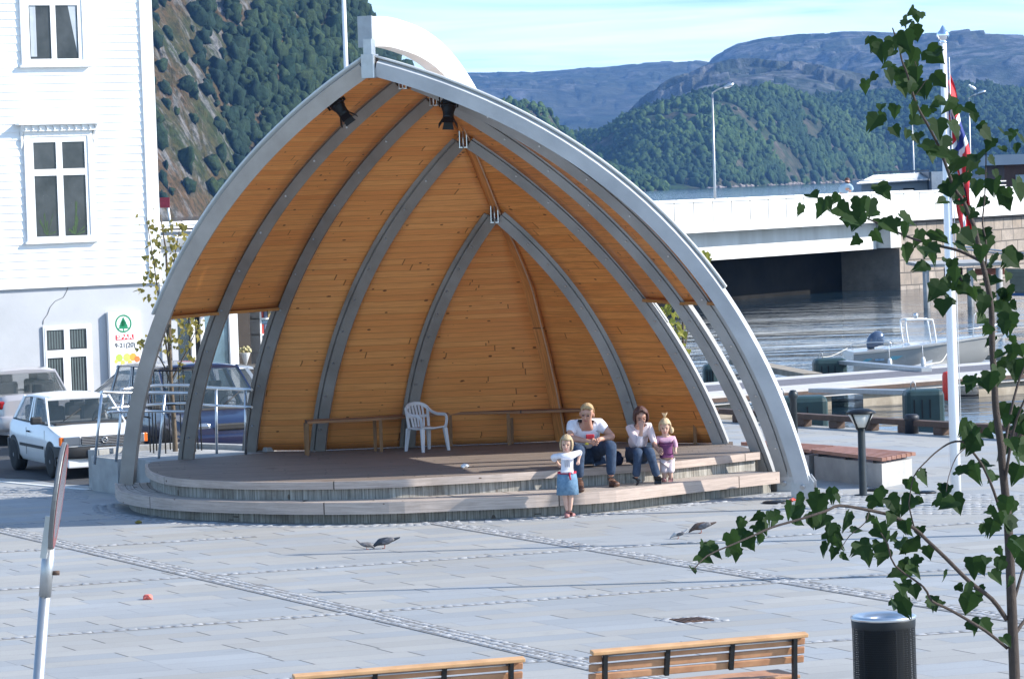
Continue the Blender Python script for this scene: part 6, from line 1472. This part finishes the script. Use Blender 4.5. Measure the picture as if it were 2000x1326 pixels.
def face(parent,c,look,up,k,skin,hairm,hair,brow=None,mouth=(.35,.10,.09)):
    """eyes, nose, mouth and ears on a head of centre c; k = head height / .24"""
    look=Vector(look).normalized();up=(Vector(up)-look*Vector(up).dot(look)).normalized();rt=look.cross(up)
    P=lambda a,b,f:Vector(c)+rt*a*k+up*b*k+look*f*k
    for s in(-1,1):
        g=MB();g.sphere(P(s*.032,.012,.088),.011*k,8,6);g.build('eye',M_eye,parent)
        g=MB();g.tube([P(s*.018,.034,.094),P(s*.034,.040,.090),P(s*.050,.032,.080)],.0045*k,5);g.build('eyebrow',hairm,parent)
        g=MB();g.sphere(P(s*.079,-.005,.0),(.012*k,.022*k,.030*k),8,6);g.build('ear',skin,parent)
    g=MB();g.tube([P(0,.025,.088),P(0,-.005,.104),P(0,-.018,.114),P(0,-.026,.098)],[.007*k,.010*k,.014*k,.008*k],7);g.build('nose',skin,parent)
    g=MB();g.tube([P(-.024,-.052,.086),P(0,-.055,.094),P(.024,-.052,.086)],[.004*k,.0075*k,.004*k],6);g.build('mouth',M_lip,parent)
M_eye=mat('dark_eye',(.03,.02,.02),.3);M_lip=mat('lips',(.38,.12,.10),.5)
def headmesh(parent,c,look,up,k,skin):
    """shaped head: cranium, face plane, jaw and chin; returned as extra nodes is not enough, so it is a sculpted ellipsoid merged by name 'head'"""
def hairmesh(parent,c,look,up,k,m,fn,name='hair',seg=26,rings=16,noise_=.06):
    look=Vector(look).normalized();up=(Vector(up)-look*Vector(up).dot(look)).normalized();rt=look.cross(up);g=MB();g.smooth=True;ids={}
    for i in range(rings+1):
        th=PI*i/rings
        for j in range(seg):
            ph=2*PI*j/seg;x=math.sin(th)*math.cos(ph);y=math.sin(th)*math.sin(ph);z=math.cos(th) # y forward
            r=fn(x,y,z)
            if r is None: continue
            q=Vector((x,y,z));r*=1+noise_*noise.noise(Vector((x*9,y*9,z*2.2))+Vector(c)*3)
            p=Vector(c)+(rt*x*.083+look*y*.100+up*z*.125)*r*k;ids[(i,j)]=g.addv([p])
    for i in range(rings):
        for j in range(seg):
            q=[(i,j),(i,(j+1)%seg),(i+1,(j+1)%seg),(i+1,j)]
            if all(a in ids for a in q): g.face([ids[a] for a in q])
    o=g.build(name,m,parent);md=o.modifiers.new('t','SOLIDIFY');md.thickness=.02*k;md.offset=0;return o
def headnodes(N,E,c,look,up,k,neck):
    c=Vector(c);look=Vector(look).normalized();up=(Vector(up)-look*Vector(up).dot(look)).normalized()
    N['jaw']=(c-up*.055*k+look*.018*k,(.062*k,.066*k));N['cheek']=(c+look*.006*k,(.079*k,.086*k));N['cran']=(c+up*.055*k-look*.008*k,(.080*k,.090*k));N['top']=(c+up*.095*k-look*.012*k,(.045*k,.05*k))
    E+=[(neck,'jaw'),('jaw','cheek'),('cheek','cran'),('cran','top')]
# ---- man
D=52.35;J=PJ(1060,760,4.91,D);K=1.22
man=thing('person','blond man in a white T-shirt and jeans sitting on the stage edge, hands clasped','person',tuple(J(430,800,0)))
hc=J(424,238,-.35);look=Vector((-.22,-1,-.30));up=Vector((.05,-.25,1))
N={};E=[]
N['pel']=(J(430,610,.10),.11*K);N['bel']=(J(425,520,.0),.10*K);N['chs']=(J(415,430,-.10),(.11*K,.08*K));N['ubk']=(J(418,375,-.17),(.075*K,.055*K));N['nek']=(J(430,335,-.27),.055*K)
E+=[('pel','bel'),('bel','chs'),('chs','ubk'),('ubk','nek')];headnodes(N,E,hc,look,up,K,'nek')
sL,eL,wL=J(275,350,-.18),J(262,465,-.35),J(455,505,-.62)
sR,eR,wR=J(548,335,-.18),J(672,460,-.30),J(545,478,-.62)
for s,(a,b,c) in(('l',(sL,eL,wL)),('r',(sR,eR,wR))):
    N[s+'sh']=(a,.060*K);N[s+'el']=(b,.043*K);N[s+'fa']=(b.lerp(c,.35),.042*K);N[s+'wr']=(c,.026*K);E+=[('ubk',s+'sh'),(s+'sh',s+'el'),(s+'el',s+'fa'),(s+'fa',s+'wr')]
hand(N,E,'L','lwr',J(495,510,-.66),[J(530,488,-.70),J(538,506,-.72),J(534,524,-.72),J(524,538,-.71)],K*1.1,J(505,482,-.72))
hand(N,E,'R','rwr',J(515,505,-.60),[J(472,490,-.66),J(466,508,-.68),J(470,526,-.68),J(480,540,-.67)],K*1.1,J(512,478,-.64))
hipL,kneL,ankL,toeL=J(360,610,.05),J(345,575,-.75),J(352,868,-.72),J(378,985,-.98)
hipR,kneR,ankR,toeR=J(490,605,.05),J(655,530,-.62),J(655,845,-.60),J(718,940,-.80)
for s,(a,b,c) in(('l',(hipL,kneL,ankL)),('r',(hipR,kneR,ankR))):
    N[s+'hp']=(a,.09*K);N[s+'kn']=(b,.058*K);N[s+'cf']=(b.lerp(c,.3),.052*K);N[s+'an']=(c,.036*K);E+=[('pel',s+'hp'),(s+'hp',s+'kn'),(s+'kn',s+'cf'),(s+'cf',s+'an')]
skinned('body',M_sk,man,N,E,'pel')
C1=1.16
skinned('t_shirt',M_tee,man,{'b':(N['bel'][0]-Vector((0,0,.06)),.15*K),'c':(N['chs'][0],(.180*K,.145*K)),'u':(N['ubk'][0],(.135*K,.105*K)),'n':(J(427,352,-.24),.085*K),'l':(sL,.080*K),'l2':(sL.lerp(eL,.75),.070*K),'r':(sR,.080*K),'r2':(sR.lerp(eR,.62),.070*K)},[('b','c'),('c','u'),('u','n'),('u','l'),('l','l2'),('u','r'),('r','r2')],'b')
skinned('jeans',M_jean,man,{'p':(N['pel'][0],.155*K),'lh':(hipL,.105*K),'lk':(kneL,.080*K),'lc':(kneL.lerp(ankL,.4),.068*K),'la':(ankL.lerp(kneL,.03),.058*K),'rh':(hipR,.105*K),'rk':(kneR,.080*K),'rc':(kneR.lerp(ankR,.4),.066*K),'ra':(ankR.lerp(kneR,.03),.060*K)},[('p','lh'),('lh','lk'),('lk','lc'),('lc','la'),('p','rh'),('rh','rk'),('rk','rc'),('rc','ra')],'p')
def shoe(par,an,toe,k,m,name='boot',zmin=None):
    h=Vector((an.x,an.y,toe.z));back=(h-toe).normalized()
    return skinned(name,m,par,{'a':(an+Vector((0,0,-.01*k)),.046*k),'h':(Vector((an.x,an.y,toe.z+.045*k))+back*.02,.048*k),'m':(toe.lerp(h,.5)+Vector((0,0,.042*k)),(.046*k,.040*k)),'t':(toe+Vector((0,0,.034*k)),(.044*k,.030*k))},[('a','h'),('h','m'),('m','t')],'h')
# feet on the step
def onz(X,Y,z): p=atz(1060+X/4.91,760+Y/4.91,z);return p
tl=onz(372,1003,ZT-0.0);tr_=onz(725,948,ZT)
shoe(man,Vector((ankL.x,ankL.y,ankL.z)),Vector((tl.x,tl.y+.12,ZT)),K,M_boot);shoe(man,ankR,Vector((tr_.x,tr_.y+.10,ZT)),K,M_boot)
M_hb=mat('short_blond_hair',(.42,.28,.14),.8,0,.2,40,.4)
face(man,hc,look,up,K,M_sk,M_hb,None)
hairmesh(man,hc,look,up,K,M_hb,lambda x,y,z:1.03 if (z>.48-.0*y and y<.75) or (z>-.15 and y<-.25) else None)
g=MB();g.cbox(J(455,455,-.31),(.12,.02,.07),.01);g.build('shirt_print',mat('red_print',(.65,.04,.05),.8),man)
bt_=litter('toy','small yellow and white toy held between the man and his knee','toy',1146,868,ZT,mat('yellow_plastic',(.8,.6,.05),.4),.03);bt_.location=J(424,525,-.62)
# ---- woman
D=52.4;J=PJ(1060,760,4.91,D);K=1.14
wom=thing('person','dark-haired woman in a cream top and jeans with a hand over her mouth','person',tuple(J(920,800,0)))
hc=J(940,268,-.30);look=Vector((.12,-1,-.42));up=Vector((.0,-.35,1))
N={};E=[]
N['pel']=(J(895,600,.12),.125*K);N['bel']=(J(898,520,.02),.085*K);N['chs']=(J(915,440,-.08),(.09*K,.07*K));N['ubk']=(J(925,385,-.15),(.065*K,.05*K));N['nek']=(J(932,345,-.22),.045*K)
E+=[('pel','bel'),('bel','chs'),('chs','ubk'),('ubk','nek')];headnodes(N,E,hc,look,up,K,'nek')
sL,eL,wL=J(835,385,-.15),J(925,548,-.52),J(945,400,-.55)
sR,eR,wR=J(1020,355,-.15),J(1055,480,-.20),J(1085,560,-.35)
for s,(a,b,c) in(('l',(sL,eL,wL)),('r',(sR,eR,wR))):
    N[s+'sh']=(a,.050*K);N[s+'el']=(b,.036*K);N[s+'fa']=(b.lerp(c,.35),.034*K);N[s+'wr']=(c,.022*K);E+=[('ubk',s+'sh'),(s+'sh',s+'el'),(s+'el',s+'fa'),(s+'fa',s+'wr')]
hand(N,E,'L','lwr',J(944,352,-.53),[J(928,303,-.46),J(942,298,-.47),J(956,300,-.47),J(968,308,-.46)],K,J(918,335,-.50))
hand(N,E,'R','rwr',J(1105,572,-.42),[J(1152,592,-.46),J(1156,608,-.48),J(1148,622,-.49),J(1135,632,-.49)],K*1.1,J(1135,558,-.44))
hipL,kneL,ankL=J(870,625,.0),J(915,600,-.62),J(895,855,-.55)
hipR,kneR,ankR=J(950,620,.0),J(1025,595,-.62),J(1100,850,-.55)
for s,(a,b,c) in(('l',(hipL,kneL,ankL)),('r',(hipR,kneR,ankR))):
    N[s+'hp']=(a,.085*K);N[s+'kn']=(b,.052*K);N[s+'cf']=(b.lerp(c,.3),.046*K);N[s+'an']=(c,.032*K);E+=[('pel',s+'hp'),(s+'hp',s+'kn'),(s+'kn',s+'cf'),(s+'cf',s+'an')]
skinned('body',M_sk,wom,N,E,'pel')
skinned('top',M_tee2,wom,{'b':(N['bel'][0]-Vector((0,0,.10)),.135*K),'c':(N['chs'][0],(.148*K,.12*K)),'u':(N['ubk'][0],(.13*K,.10*K)),'n':(J(930,362,-.19),.062*K),'l':(sL,.066*K),'le':(eL,.050*K),'lw':(eL.lerp(wL,.75),.038*K),'r':(sR,.062*K),'re':(eR,.048*K),'rw':(eR.lerp(wR,.55),.040*K)},[('b','c'),('c','u'),('u','n'),('u','l'),('l','le'),('le','lw'),('u','r'),('r','re'),('re','rw')],'b')
skinned('jeans',M_jean,wom,{'p':(N['pel'][0],.145*K),'lh':(hipL,.10*K),'lk':(kneL,.070*K),'lc':(kneL.lerp(ankL,.4),.056*K),'la':(ankL.lerp(kneL,.03),.058*K),'rh':(hipR,.10*K),'rk':(kneR,.070*K),'rc':(kneR.lerp(ankR,.4),.056*K),'ra':(ankR.lerp(kneR,.03),.058*K)},[('p','lh'),('lh','lk'),('lk','lc'),('lc','la'),('p','rh'),('rh','rk'),('rk','rc'),('rc','ra')],'p')
for an,(X,Y) in((ankL,(925,925)),(ankR,(1110,915))):
    q=onz(X,Y,ZT);shoe(wom,an,Vector((q.x,q.y+.08,ZT)),K,M_shoe,'shoe')
M_hd=mat('dark_brown_hair',(.07,.022,.014),.55,0,.3,40,.5)
face(wom,hc,look,up,K,M_sk,M_hd,None)
hairmesh(wom,hc,look,up,K,M_hd,lambda x,y,z:(1.14 if z>-.2 else 1.02) if (z>.50 and y<.70) or (y<.15 and z>-.75) or (abs(x)>.72 and z>-.55 and y<.5) else None)
# ---- toddler in pink
D=52.3;J=PJ(1060,760,4.91,D);K=.98
tod=thing('person','toddler in a pink top and pale trousers standing on the step beside the woman','person',tuple(J(1190,890,0)))
hc=J(1172,362,-.05);look=Vector((-.05,-1,-.35));up=Vector((0,-.3,1))
N={};E=[]
N['pel']=(J(1190,650,0),.088);N['bel']=(J(1182,570,-.02),.088);N['chs']=(J(1180,495,-.02),(.07,.055));N['ubk']=(J(1180,462,-.02),(.05,.04));N['nek']=(J(1176,435,-.03),.038)
E+=[('pel','bel'),('bel','chs'),('chs','ubk'),('ubk','nek')];headnodes(N,E,hc,look,up,K,'nek')
sL,eL,wL=J(1108,468,-.02),J(1085,540,-.05),J(1120,600,-.12)
sR,eR,wR=J(1252,468,-.02),J(1275,535,-.03),J(1272,590,-.08)
for s,(a,b,c) in(('l',(sL,eL,wL)),('r',(sR,eR,wR))):
    N[s+'sh']=(a,.036);N[s+'el']=(b,.028);N[s+'wr']=(c,.020);E+=[('ubk',s+'sh'),(s+'sh',s+'el'),(s+'el',s+'wr')]
hand(N,E,'R','rwr',J(1273,602,-.09),[J(1260,622,-.10),J(1268,627,-.10),J(1276,627,-.10),J(1283,622,-.10)],.75,J(1258,604,-.10))
hand(N,E,'L','lwr',J(1132,606,-.13),[J(1152,612,-.14),J(1153,620,-.14),J(1150,628,-.14),J(1144,634,-.14)],.75,J(1140,594,-.14))
lk=[(J(1165,680,0),J(1168,775,-.04),J(1165,865,-.02)),(J(1218,680,0),J(1222,775,-.04),J(1228,860,-.02))]
for s,(a,b,c) in zip('lr',lk):
    N[s+'hp']=(a,.055);N[s+'kn']=(b,.040);N[s+'cf']=(b.lerp(c,.35),.040);N[s+'an']=(c,.026);E+=[('pel',s+'hp'),(s+'hp',s+'kn'),(s+'kn',s+'cf'),(s+'cf',s+'an')]
skinned('body',M_skc,tod,N,E,'pel')
M_pk=mat('pink_cotton',(.62,.36,.46),.9,0,.06,12,.4);M_pp=mat('purple_knit',(.15,.04,.12),.9,0,.12,12,.4);M_pw=mat('pale_pink_trousers',(.72,.60,.60),.9,0,.06,12,.5)
skinned('top',M_pk,tod,{'b':(J(1182,530,-.02),(.11,.092)),'u':(N['ubk'][0],(.095,.072)),'l':(sL,.045),'l2':(sL.lerp(eL,.9),.040),'r':(sR,.045),'r2':(eR.lerp(wR,.6),.034),'re':(eR,.038)},[('b','u'),('u','l'),('l','l2'),('u','r'),('r','re'),('re','r2')],'b')
skinned('waistband',M_pp,tod,{'a':(J(1182,530,-.02),(.118,.10)),'b':(J(1184,580,-.02),(.118,.10)),'c':(J(1186,615,-.02),(.116,.10))},[('a','b'),('b','c')],'b')
skinned('trousers',M_pw,tod,{'p':(J(1190,645,0),(.118,.10)),'lh':(lk[0][0],.080),'lk':(lk[0][1],.070),'lx':(lk[0][1].lerp(lk[0][2],.35),.070),'rh':(lk[1][0],.080),'rk':(lk[1][1],.070),'rx':(lk[1][1].lerp(lk[1][2],.35),.070)},[('p','lh'),('lh','lk'),('lk','lx'),('p','rh'),('rh','rk'),('rk','rx')],'p')
for (a,b,c),(X,Y) in zip(lk,((1160,893),(1228,887))):
    q=onz(X,Y,ZT);shoe(tod,c,Vector((q.x,q.y+.05,ZT)),.75,mat('pink_sandal',(.35,.16,.15),.6) if (X==1160) else bpy.data.materials['pink_sandal'],'sandal')
M_hy=mat('light_blond_hair',(.56,.42,.25),.7,0,.15,50,.5)
face(tod,hc,look,up,K,M_skc,M_hy,None)
hairmesh(tod,hc,look,up,K,M_hy,lambda x,y,z:1.06 if (z>.52 and y<.85) or (y<.1 and z>-.6) or (abs(x)>.7 and z>-.5 and y<.45) else None)
g=MB()
for k in range(7): a=k*.9;t0_=hc+Vector((0,0,.13*K));g.tube([t0_,t0_+Vector((.02*math.cos(a),.02*math.sin(a),.05)),t0_+Vector((.045*math.cos(a),.03*math.sin(a),.085))],[.010,.009,.002],5)
g.build('hair_tuft',M_hy,tod)
g=MB();q=hc+Vector((.095,0,-.05));g.sphere(q,(.035,.03,.05),8,6);g.build('bunch',M_hy,tod)
# ---- standing girl
D=50.48;J=PJ(1060,760,4.91,D);K=1.02
gl_=thing('person','blonde girl in a white T-shirt and denim skirt standing on the paving','person',tuple(J(250,1240,0)))
hc=J(227,528,0);look=Vector((-.10,-1,-.15));up=Vector((.05,-.1,1))
N={};E=[]
N['pel']=(J(232,820,0),.10);N['bel']=(J(232,740,0),.088);N['chs']=(J(235,665,0),(.075,.055));N['ubk']=(J(236,632,0),(.055,.04));N['nek']=(J(232,600,0),.036)
E+=[('pel','bel'),('bel','chs'),('chs','ubk'),('ubk','nek')];headnodes(N,E,hc,look,up,K*.98,'nek')
sL,eL,wL=J(165,640,0),J(92,650,.06),J(150,715,.16)
sR,eR,wR=J(305,625,0),J(365,598,.04),J(342,680,.02)
for s,(a,b,c) in(('l',(sL,eL,wL)),('r',(sR,eR,wR))):
    N[s+'sh']=(a,.036);N[s+'el']=(b,.028);N[s+'wr']=(c,.020);E+=[('ubk',s+'sh'),(s+'sh',s+'el'),(s+'el',s+'wr')]
hand(N,E,'R','rwr',J(340,700,.0),[J(326,722,0),J(334,727,0),J(343,727,0),J(350,721,0)],.8,J(324,702,0))
hand(N,E,'L','lwr',J(165,728,.18),[J(180,742,.18),J(176,748,.18),J(168,750,.18),J(160,748,.18)],.8,J(182,728,.18))
lk=[(J(208,870,0),J(215,1030,-.02),J(235,1170,0)),(J(262,870,0),J(270,1030,-.02),J(262,1170,0))]
for s,(a,b,c) in zip('lr',lk):
    N[s+'hp']=(a,.062);N[s+'kn']=(b,.040);N[s+'cf']=(b.lerp(c,.35),.038);N[s+'an']=(c,.023);E+=[('pel',s+'hp'),(s+'hp',s+'kn'),(s+'kn',s+'cf'),(s+'cf',s+'an')]
skinned('body',M_skc,gl_,N,E,'pel')
skinned('t_shirt',M_tee,gl_,{'h':(J(232,785,0),(.118,.092)),'b':(J(232,730,0),(.108,.09)),'c':(N['chs'][0],(.115,.09)),'u':(N['ubk'][0],(.09,.07)),'l':(sL,.048),'l2':(eL,.046),'l3':(eL.lerp(wL,.55),.038),'r':(sR,.048),'r2':(eR,.044),'r3':(eR.lerp(wR,.6),.036)},[('h','b'),('b','c'),('c','u'),('u','l'),('l','l2'),('l2','l3'),('u','r'),('r','r2'),('r2','r3')],'b')
g=MB();cA=J(232,795,0);hh=(cA-J(236,1008,0)).z
prof=[(.120,0),(.138,-.35*hh),(.150,-hh),(.140,-hh-.003)]
for r0_ in(0,):
    S=28;rings=[]
    for r,z in prof: rings.append([cA+Vector(((r*1.06+.008*math.sin(6*a)*(-z))*math.cos(a),(r*.80+.008*math.sin(5*a)*(-z))*math.sin(a),z)) for a in [2*PI*k/S for k in range(S)]])
    g.loft(rings,smooth=True,caps=False)
o=g.build('denim_skirt',M_jean2,gl_);md=o.modifiers.new('t','SOLIDIFY');md.thickness=.012
g=MB();rg=[[cA+Vector((1.08*.124*math.cos(a),.82*.126*math.sin(a),z)) for a in [2*PI*k/28 for k in range(28)]] for z in(.012,-.018)];g.loft(rg,smooth=True);bx_=J(258,800,-.11);g.tube([bx_,bx_+Vector((.0,-.01,-.05)),bx_+Vector((.01,-.01,-.10))],[.018,.014,.012],6);g.build('red_belt',mat('red_belt_fabric',(.45,.02,.05),.8),gl_)
g=MB();
for dx in(-.045,-.005,.03): q=J(240+dx*500,712,-.125);g.cbox(q,(.022,.012,.10),.004)
g.build('shirt_print',mat('grey_print',(.38,.38,.42),.8),gl_)
for (a,b,c),(X,Y) in zip(lk,((228,1240),(300,1222))):
    q=atz(1060+X/4.91,760+Y/4.91,0);shoe(gl_,c,Vector((q.x,q.y+.04,0)),.78,bpy.data.materials['pink_sandal'],'sandal')
face(gl_,hc,look,up,K,M_skc,M_hy,None)
hairmesh(gl_,hc,look,up,K,mat('straw_hair',(.42,.31,.18),.7,0,.2,50,.5),lambda x,y,z:1.06 if (z>.42 and y<.92) or (y<.25 and z>-.75) or (abs(x)>.62 and z>-.7 and y<.6) else None)
# ---- dark bag behind the man
t=thing('bag','dark blue bag lying on the stage edge between the man and the woman','bag',tuple(atz(1205,905,ZS)))
q=atz(1206,908,ZS);bm=bmesh.new();bmesh.ops.create_icosphere(bm,subdivisions=3,radius=1);g=MB();g.smooth=True
base=g.addv([q+Vector((v.co.x*.09*(1+.3*noise.noise(v.co*2)),v.co.y*.08,max(0,(v.co.z*.11+.075))*(1+.25*noise.noise(v.co*3)))) for v in bm.verts])
for f in bm.faces: g.face([base+v.index for v in f.verts])
bm.free();g.build('body',mat('navy_fabric',(.015,.02,.05),.9,0,.2,20,.4),t);g=MB();g.tube(smooth([q+Vector((-.04,-.04,.14)),q+Vector((-.02,-.05,.2)),q+Vector((.03,-.05,.19)),q+Vector((.045,-.04,.12))],4),.010,6);g.build('strap',bpy.data.materials['navy_fabric'],t)
# ---- man on the bridge
D=185.0;J=PJ(1540,290,4.348,D)
mb=thing('person','man in a pale blue jacket leaning on the bridge parapet left of the white shed','person',tuple(J(490,420,0)))
N={};E=[];N['pel']=(J(470,400,.0),.22);N['chs']=(J(470,345,0),.28);N['ubk']=(J(480,315,-.1),.22);N['nek']=(J(495,292,-.1),.09);hc=J(503,278,-.15)
N['hd']=(hc,.13);N['ht']=(hc+Vector((0,0,.12)),.11);N['s']=(J(525,325,-.2),.10);N['e']=(J(545,345,-.3),.08);N['w']=(J(520,365,-.4),.06);N['w2']=(J(505,362,-.4),.05);N['lh']=(J(455,440,0),.16);N['lk']=(J(460,500,0),.12);N['la']=(J(460,560,0),.09)
skinned('body',M_sk,mb,N,[('pel','chs'),('chs','ubk'),('ubk','nek'),('nek','hd'),('hd','ht'),('ubk','s'),('s','e'),('e','w'),('w','w2'),('pel','lh'),('lh','lk'),('lk','la')],'pel',1)
skinned('jacket',mat('pale_blue_jacket',(.30,.40,.48),.8,0,.08,3),mb,{'p':(J(470,395,0),.26),'c':(J(470,345,0),.32),'u':(J(482,312,-.1),.25),'s':(J(525,322,-.2),.14),'e':(J(545,345,-.3),.12),'w':(J(525,362,-.4),.09)},[('p','c'),('c','u'),('u','s'),('s','e'),('e','w')],'p',1)
g=MB();g.sphere(hc+Vector((-.02,.04,.05)),(.15,.15,.13),10,8);g.build('hair',M_hd,mb)
# ------------------------------------------------------------------ pigeons
def pigeon(px,py,head_dir,label,m,size=1.,pecking=True,tailup=.1):
    b=atz(px,py,0);t=thing('pigeon',label,'pigeon',tuple(b),0,None);s=head_dir;k=size
    P=lambda x,z,y=0:b+Vector((x*s*k,y*k,z*k))
    if pecking: nodes={'tl':(P(-.26,.16+tailup),(.030*k,.010*k)),'rp':(P(-.13,.14),(.045*k,.035*k)),'bd':(P(0,.125),.068*k),'br':(P(.09,.11),.060*k),'nk':(P(.15,.075),.032*k),'hd':(P(.185,.045),.024*k),'bk':(P(.215,.015),.006*k)}
    else: nodes={'tl':(P(-.20,.07),(.03*k,.01*k)),'rp':(P(-.11,.10),(.04*k,.03*k)),'bd':(P(0,.12),.064*k),'br':(P(.07,.15),.055*k),'nk':(P(.10,.21),.030*k),'hd':(P(.115,.245),.025*k),'bk':(P(.15,.24),.006*k)}
    skinned('body',m,t,nodes,[('tl','rp'),('rp','bd'),('bd','br'),('br','nk'),('nk','hd'),('hd','bk')],'bd')
    for y in(-.03,.03): g=MB();g.tube([P(.01,.08,y),P(.0,.03,y),P(.01,.004,y),P(.05,.004,y)],.006*k,5);g.build('leg',mat('pink_bird_leg',(.35,.08,.05),.7) if 'pink_bird_leg' not in bpy.data.materials else bpy.data.materials['pink_bird_leg'],t)
    for y in(-.055,.055):
        g=MB();g.sphere(P(-.05,.13,y),(.115*k,.018*k,.045*k),10,6,M=Matrix.Rotation(s*.25*(1 if pecking else -1),3,'Y'));g.build('wing',M_wing,t)
    return t
M_wing=mat('grey_wing',(.09,.09,.10),.7,0,.4,25,c2=(.20,.19,.20));M_pg=mat('slate_pigeon',(.035,.04,.05),.6,0,.3,20);M_pg2=mat('mottled_pigeon',(.12,.11,.11),.7,0,.4,25);M_pg3=mat('pale_pigeon',(.45,.43,.42),.7,0,.3,20);M_pg4=mat('brown_pigeon',(.10,.065,.05),.7,0,.4,25)
pigeon(716,1073,1,'small mottled pigeon, leftmost on the paving',M_pg2,.52)
pigeon(752,1071,-1,'large dark slate pigeon beside the mottled one',M_pg,.80,True,.02)
pigeon(1325,1052,-1,'pale pigeon pecking left of the brown one',M_pg3,.52)
pigeon(1370,1041,-1,'brown pigeon right of the pale one, tail raised',M_pg4,.80,True,.02)
# ------------------------------------------------------------------ plastic chair (local frame, built by hand)
M_pl2=mat('white_garden_plastic',(.62,.62,.64),.35,0,.02,4)
cp=atz(833,880,ZS);ch=thing('plastic_chair','white plastic garden armchair with a slatted back standing on the stage','chair',(cp.x,cp.y,ZS),math.radians(38))
# local: x right, y front(-) ; seat .40 high
cs=.90
def CH(x,y,z): return Vector((x*cs,y*cs,z*cs))
g=MB();rg=[]
for k in range(7):
    y=-.24+.46*k/6;z=.41-.02*math.sin(PI*k/6)+.015*(k==0);w_=.24-.02*k/6;rg.append([CH(-w_,y,z+.012),CH(0,y,z-.004),CH(w_,y,z+.012),CH(w_,y,z-.012),CH(0,y,z-.028),CH(-w_,y,z-.012)])
g.loft(rg,smooth=True,caps=True);g.build('seat',M_pl2,ch,local=True)
for sx_,sy_,tx,ty in((-1,-1,-.235,-.22),(1,-1,.235,-.22),(-1,1,-.21,.20),(1,1,.21,.20)):
    g=MB();bx,by=tx+sx_*.045,ty+sy_*.06
    T_=.60 if sy_<0 else .43
    r=[]
    for z,u,w_ in((0,1.0,.022),(.2,.62,.030),(.40,.25,.036)):
        cx,cy=tx+(bx-tx)*u,ty+(by-ty)*u;r.append([CH(cx-w_,cy-w_*.7,z),CH(cx+w_,cy-w_*.7,z),CH(cx+w_,cy+w_*.7,z),CH(cx-w_,cy+w_*.7,z)])
    g.loft(r,caps=True);g.build('leg',M_pl2,ch,local=True)
for s in(-1,1):
    g=MB();pp=smooth([CH(s*.245,-.23,.38),CH(s*.275,-.25,.50),CH(s*.285,-.235,.60),CH(s*.29,-.15,.635),CH(s*.285,.02,.635),CH(s*.265,.18,.68),CH(s*.225,.25,.76)],3)
    for a,b in zip(pp,pp[1:]): g.bar(a,b,.05*cs,.022*cs,up=(s,0,.3))
    g.build('armrest',M_pl2,ch,local=True)
g=MB()
bp_=smooth([CH(-.23,.245,.745),CH(-.15,.285,.80),CH(0,.305,.825),CH(.15,.285,.80),CH(.23,.245,.745)],3)
for a,b in zip(bp_,bp_[1:]): g.bar(a,b,.022*cs,.06*cs)
for s in(-1,1): g.bar(CH(s*.215,.20,.40),CH(s*.235,.25,.76),.05*cs,.02*cs,up=(0,1,0))
g.build('back_frame',M_pl2,ch,local=True)
for k in range(5):
    x=-.14+.07*k;zt_=.795-.5*x*x
    g=MB();pp=[CH(x*.8,.205,.41),CH(x*.95,.225,.55),CH(x,.262,.70),CH(x,.292-.4*x*x,zt_)]
    for a,b in zip(pp,pp[1:]): g.bar(a,b,.038*cs,.014*cs,up=(0,1,0))
    g.build('back_slat',M_pl2,ch,local=True)
g=MB();g.bar(CH(-.2,.235,.60),CH(.2,.235,.60),.015*cs,.05*cs);g.build('back_band',M_pl2,ch,local=True)
# ------------------------------------------------------------------ stage spotlights
def spot(px,py,d,axis,label):
    c=atd(px,py,d);ax_=Vector(axis).normalized();t=thing('stage_spotlight',label,'spotlight',tuple(c),0,'stage spotlights under the front arch')
    g=MB();g.lathe([(0,-.17),(.07,-.165),(.095,-.13),(.10,.02),(.085,.05),(.08,.12),(.085,.17),(.075,.17),(.07,.12),(0,.10)],c,18,axis=ax_)
    for z in(-.11,-.07,-.03): g.lathe([(.10,z),(.115,z+.005),(.115,z+.015),(.10,z+.02)],c,18,axis=ax_,caps=False)
    g.build('lamp_housing',M_black,t)
    side=ax_.cross(Vector((0,1,0))).normalized();up_=side.cross(ax_)
    for k,(a,b) in enumerate(((side,up_),(-side,up_),(up_,side),(-up_,side))):
        e=c+ax_*.17+a*.08;f=e+ax_*.11+a*.06;g=MB();g.loft([[e-b*.06,e+b*.06],[f-b*.085,f+b*.085]],closed=False);o=g.build('barn_door',M_black,t);md=o.modifiers.new('t','SOLIDIFY');md.thickness=.006
    g=MB();yk=[c+side*.13-ax_*.02,c+side*.14-ax_*.22,c+side*.05-ax_*.29,c-side*.05-ax_*.29,c-side*.14-ax_*.22,c-side*.13-ax_*.02]
    for p_,q_ in zip(yk,yk[1:]): g.bar(p_,q_,.02,.03)
    g.build('yoke',M_black,t)
    g=MB();g.tube([c-ax_*.27,c-ax_*.30],.018,6);g.build('clamp',M_black,t)
spot(661,208,52.4,(.55,-.25,-.80),'black stage spotlight with barn doors under the left side of the front arch')
spot(876,212,52.3,(-.05,-.35,-.93),'black stage spotlight with barn doors just right of the arch apex')
if CV:
    o=npmesh('cobble_setts',CV,CF,M_cob);tag(o,kind='structure')
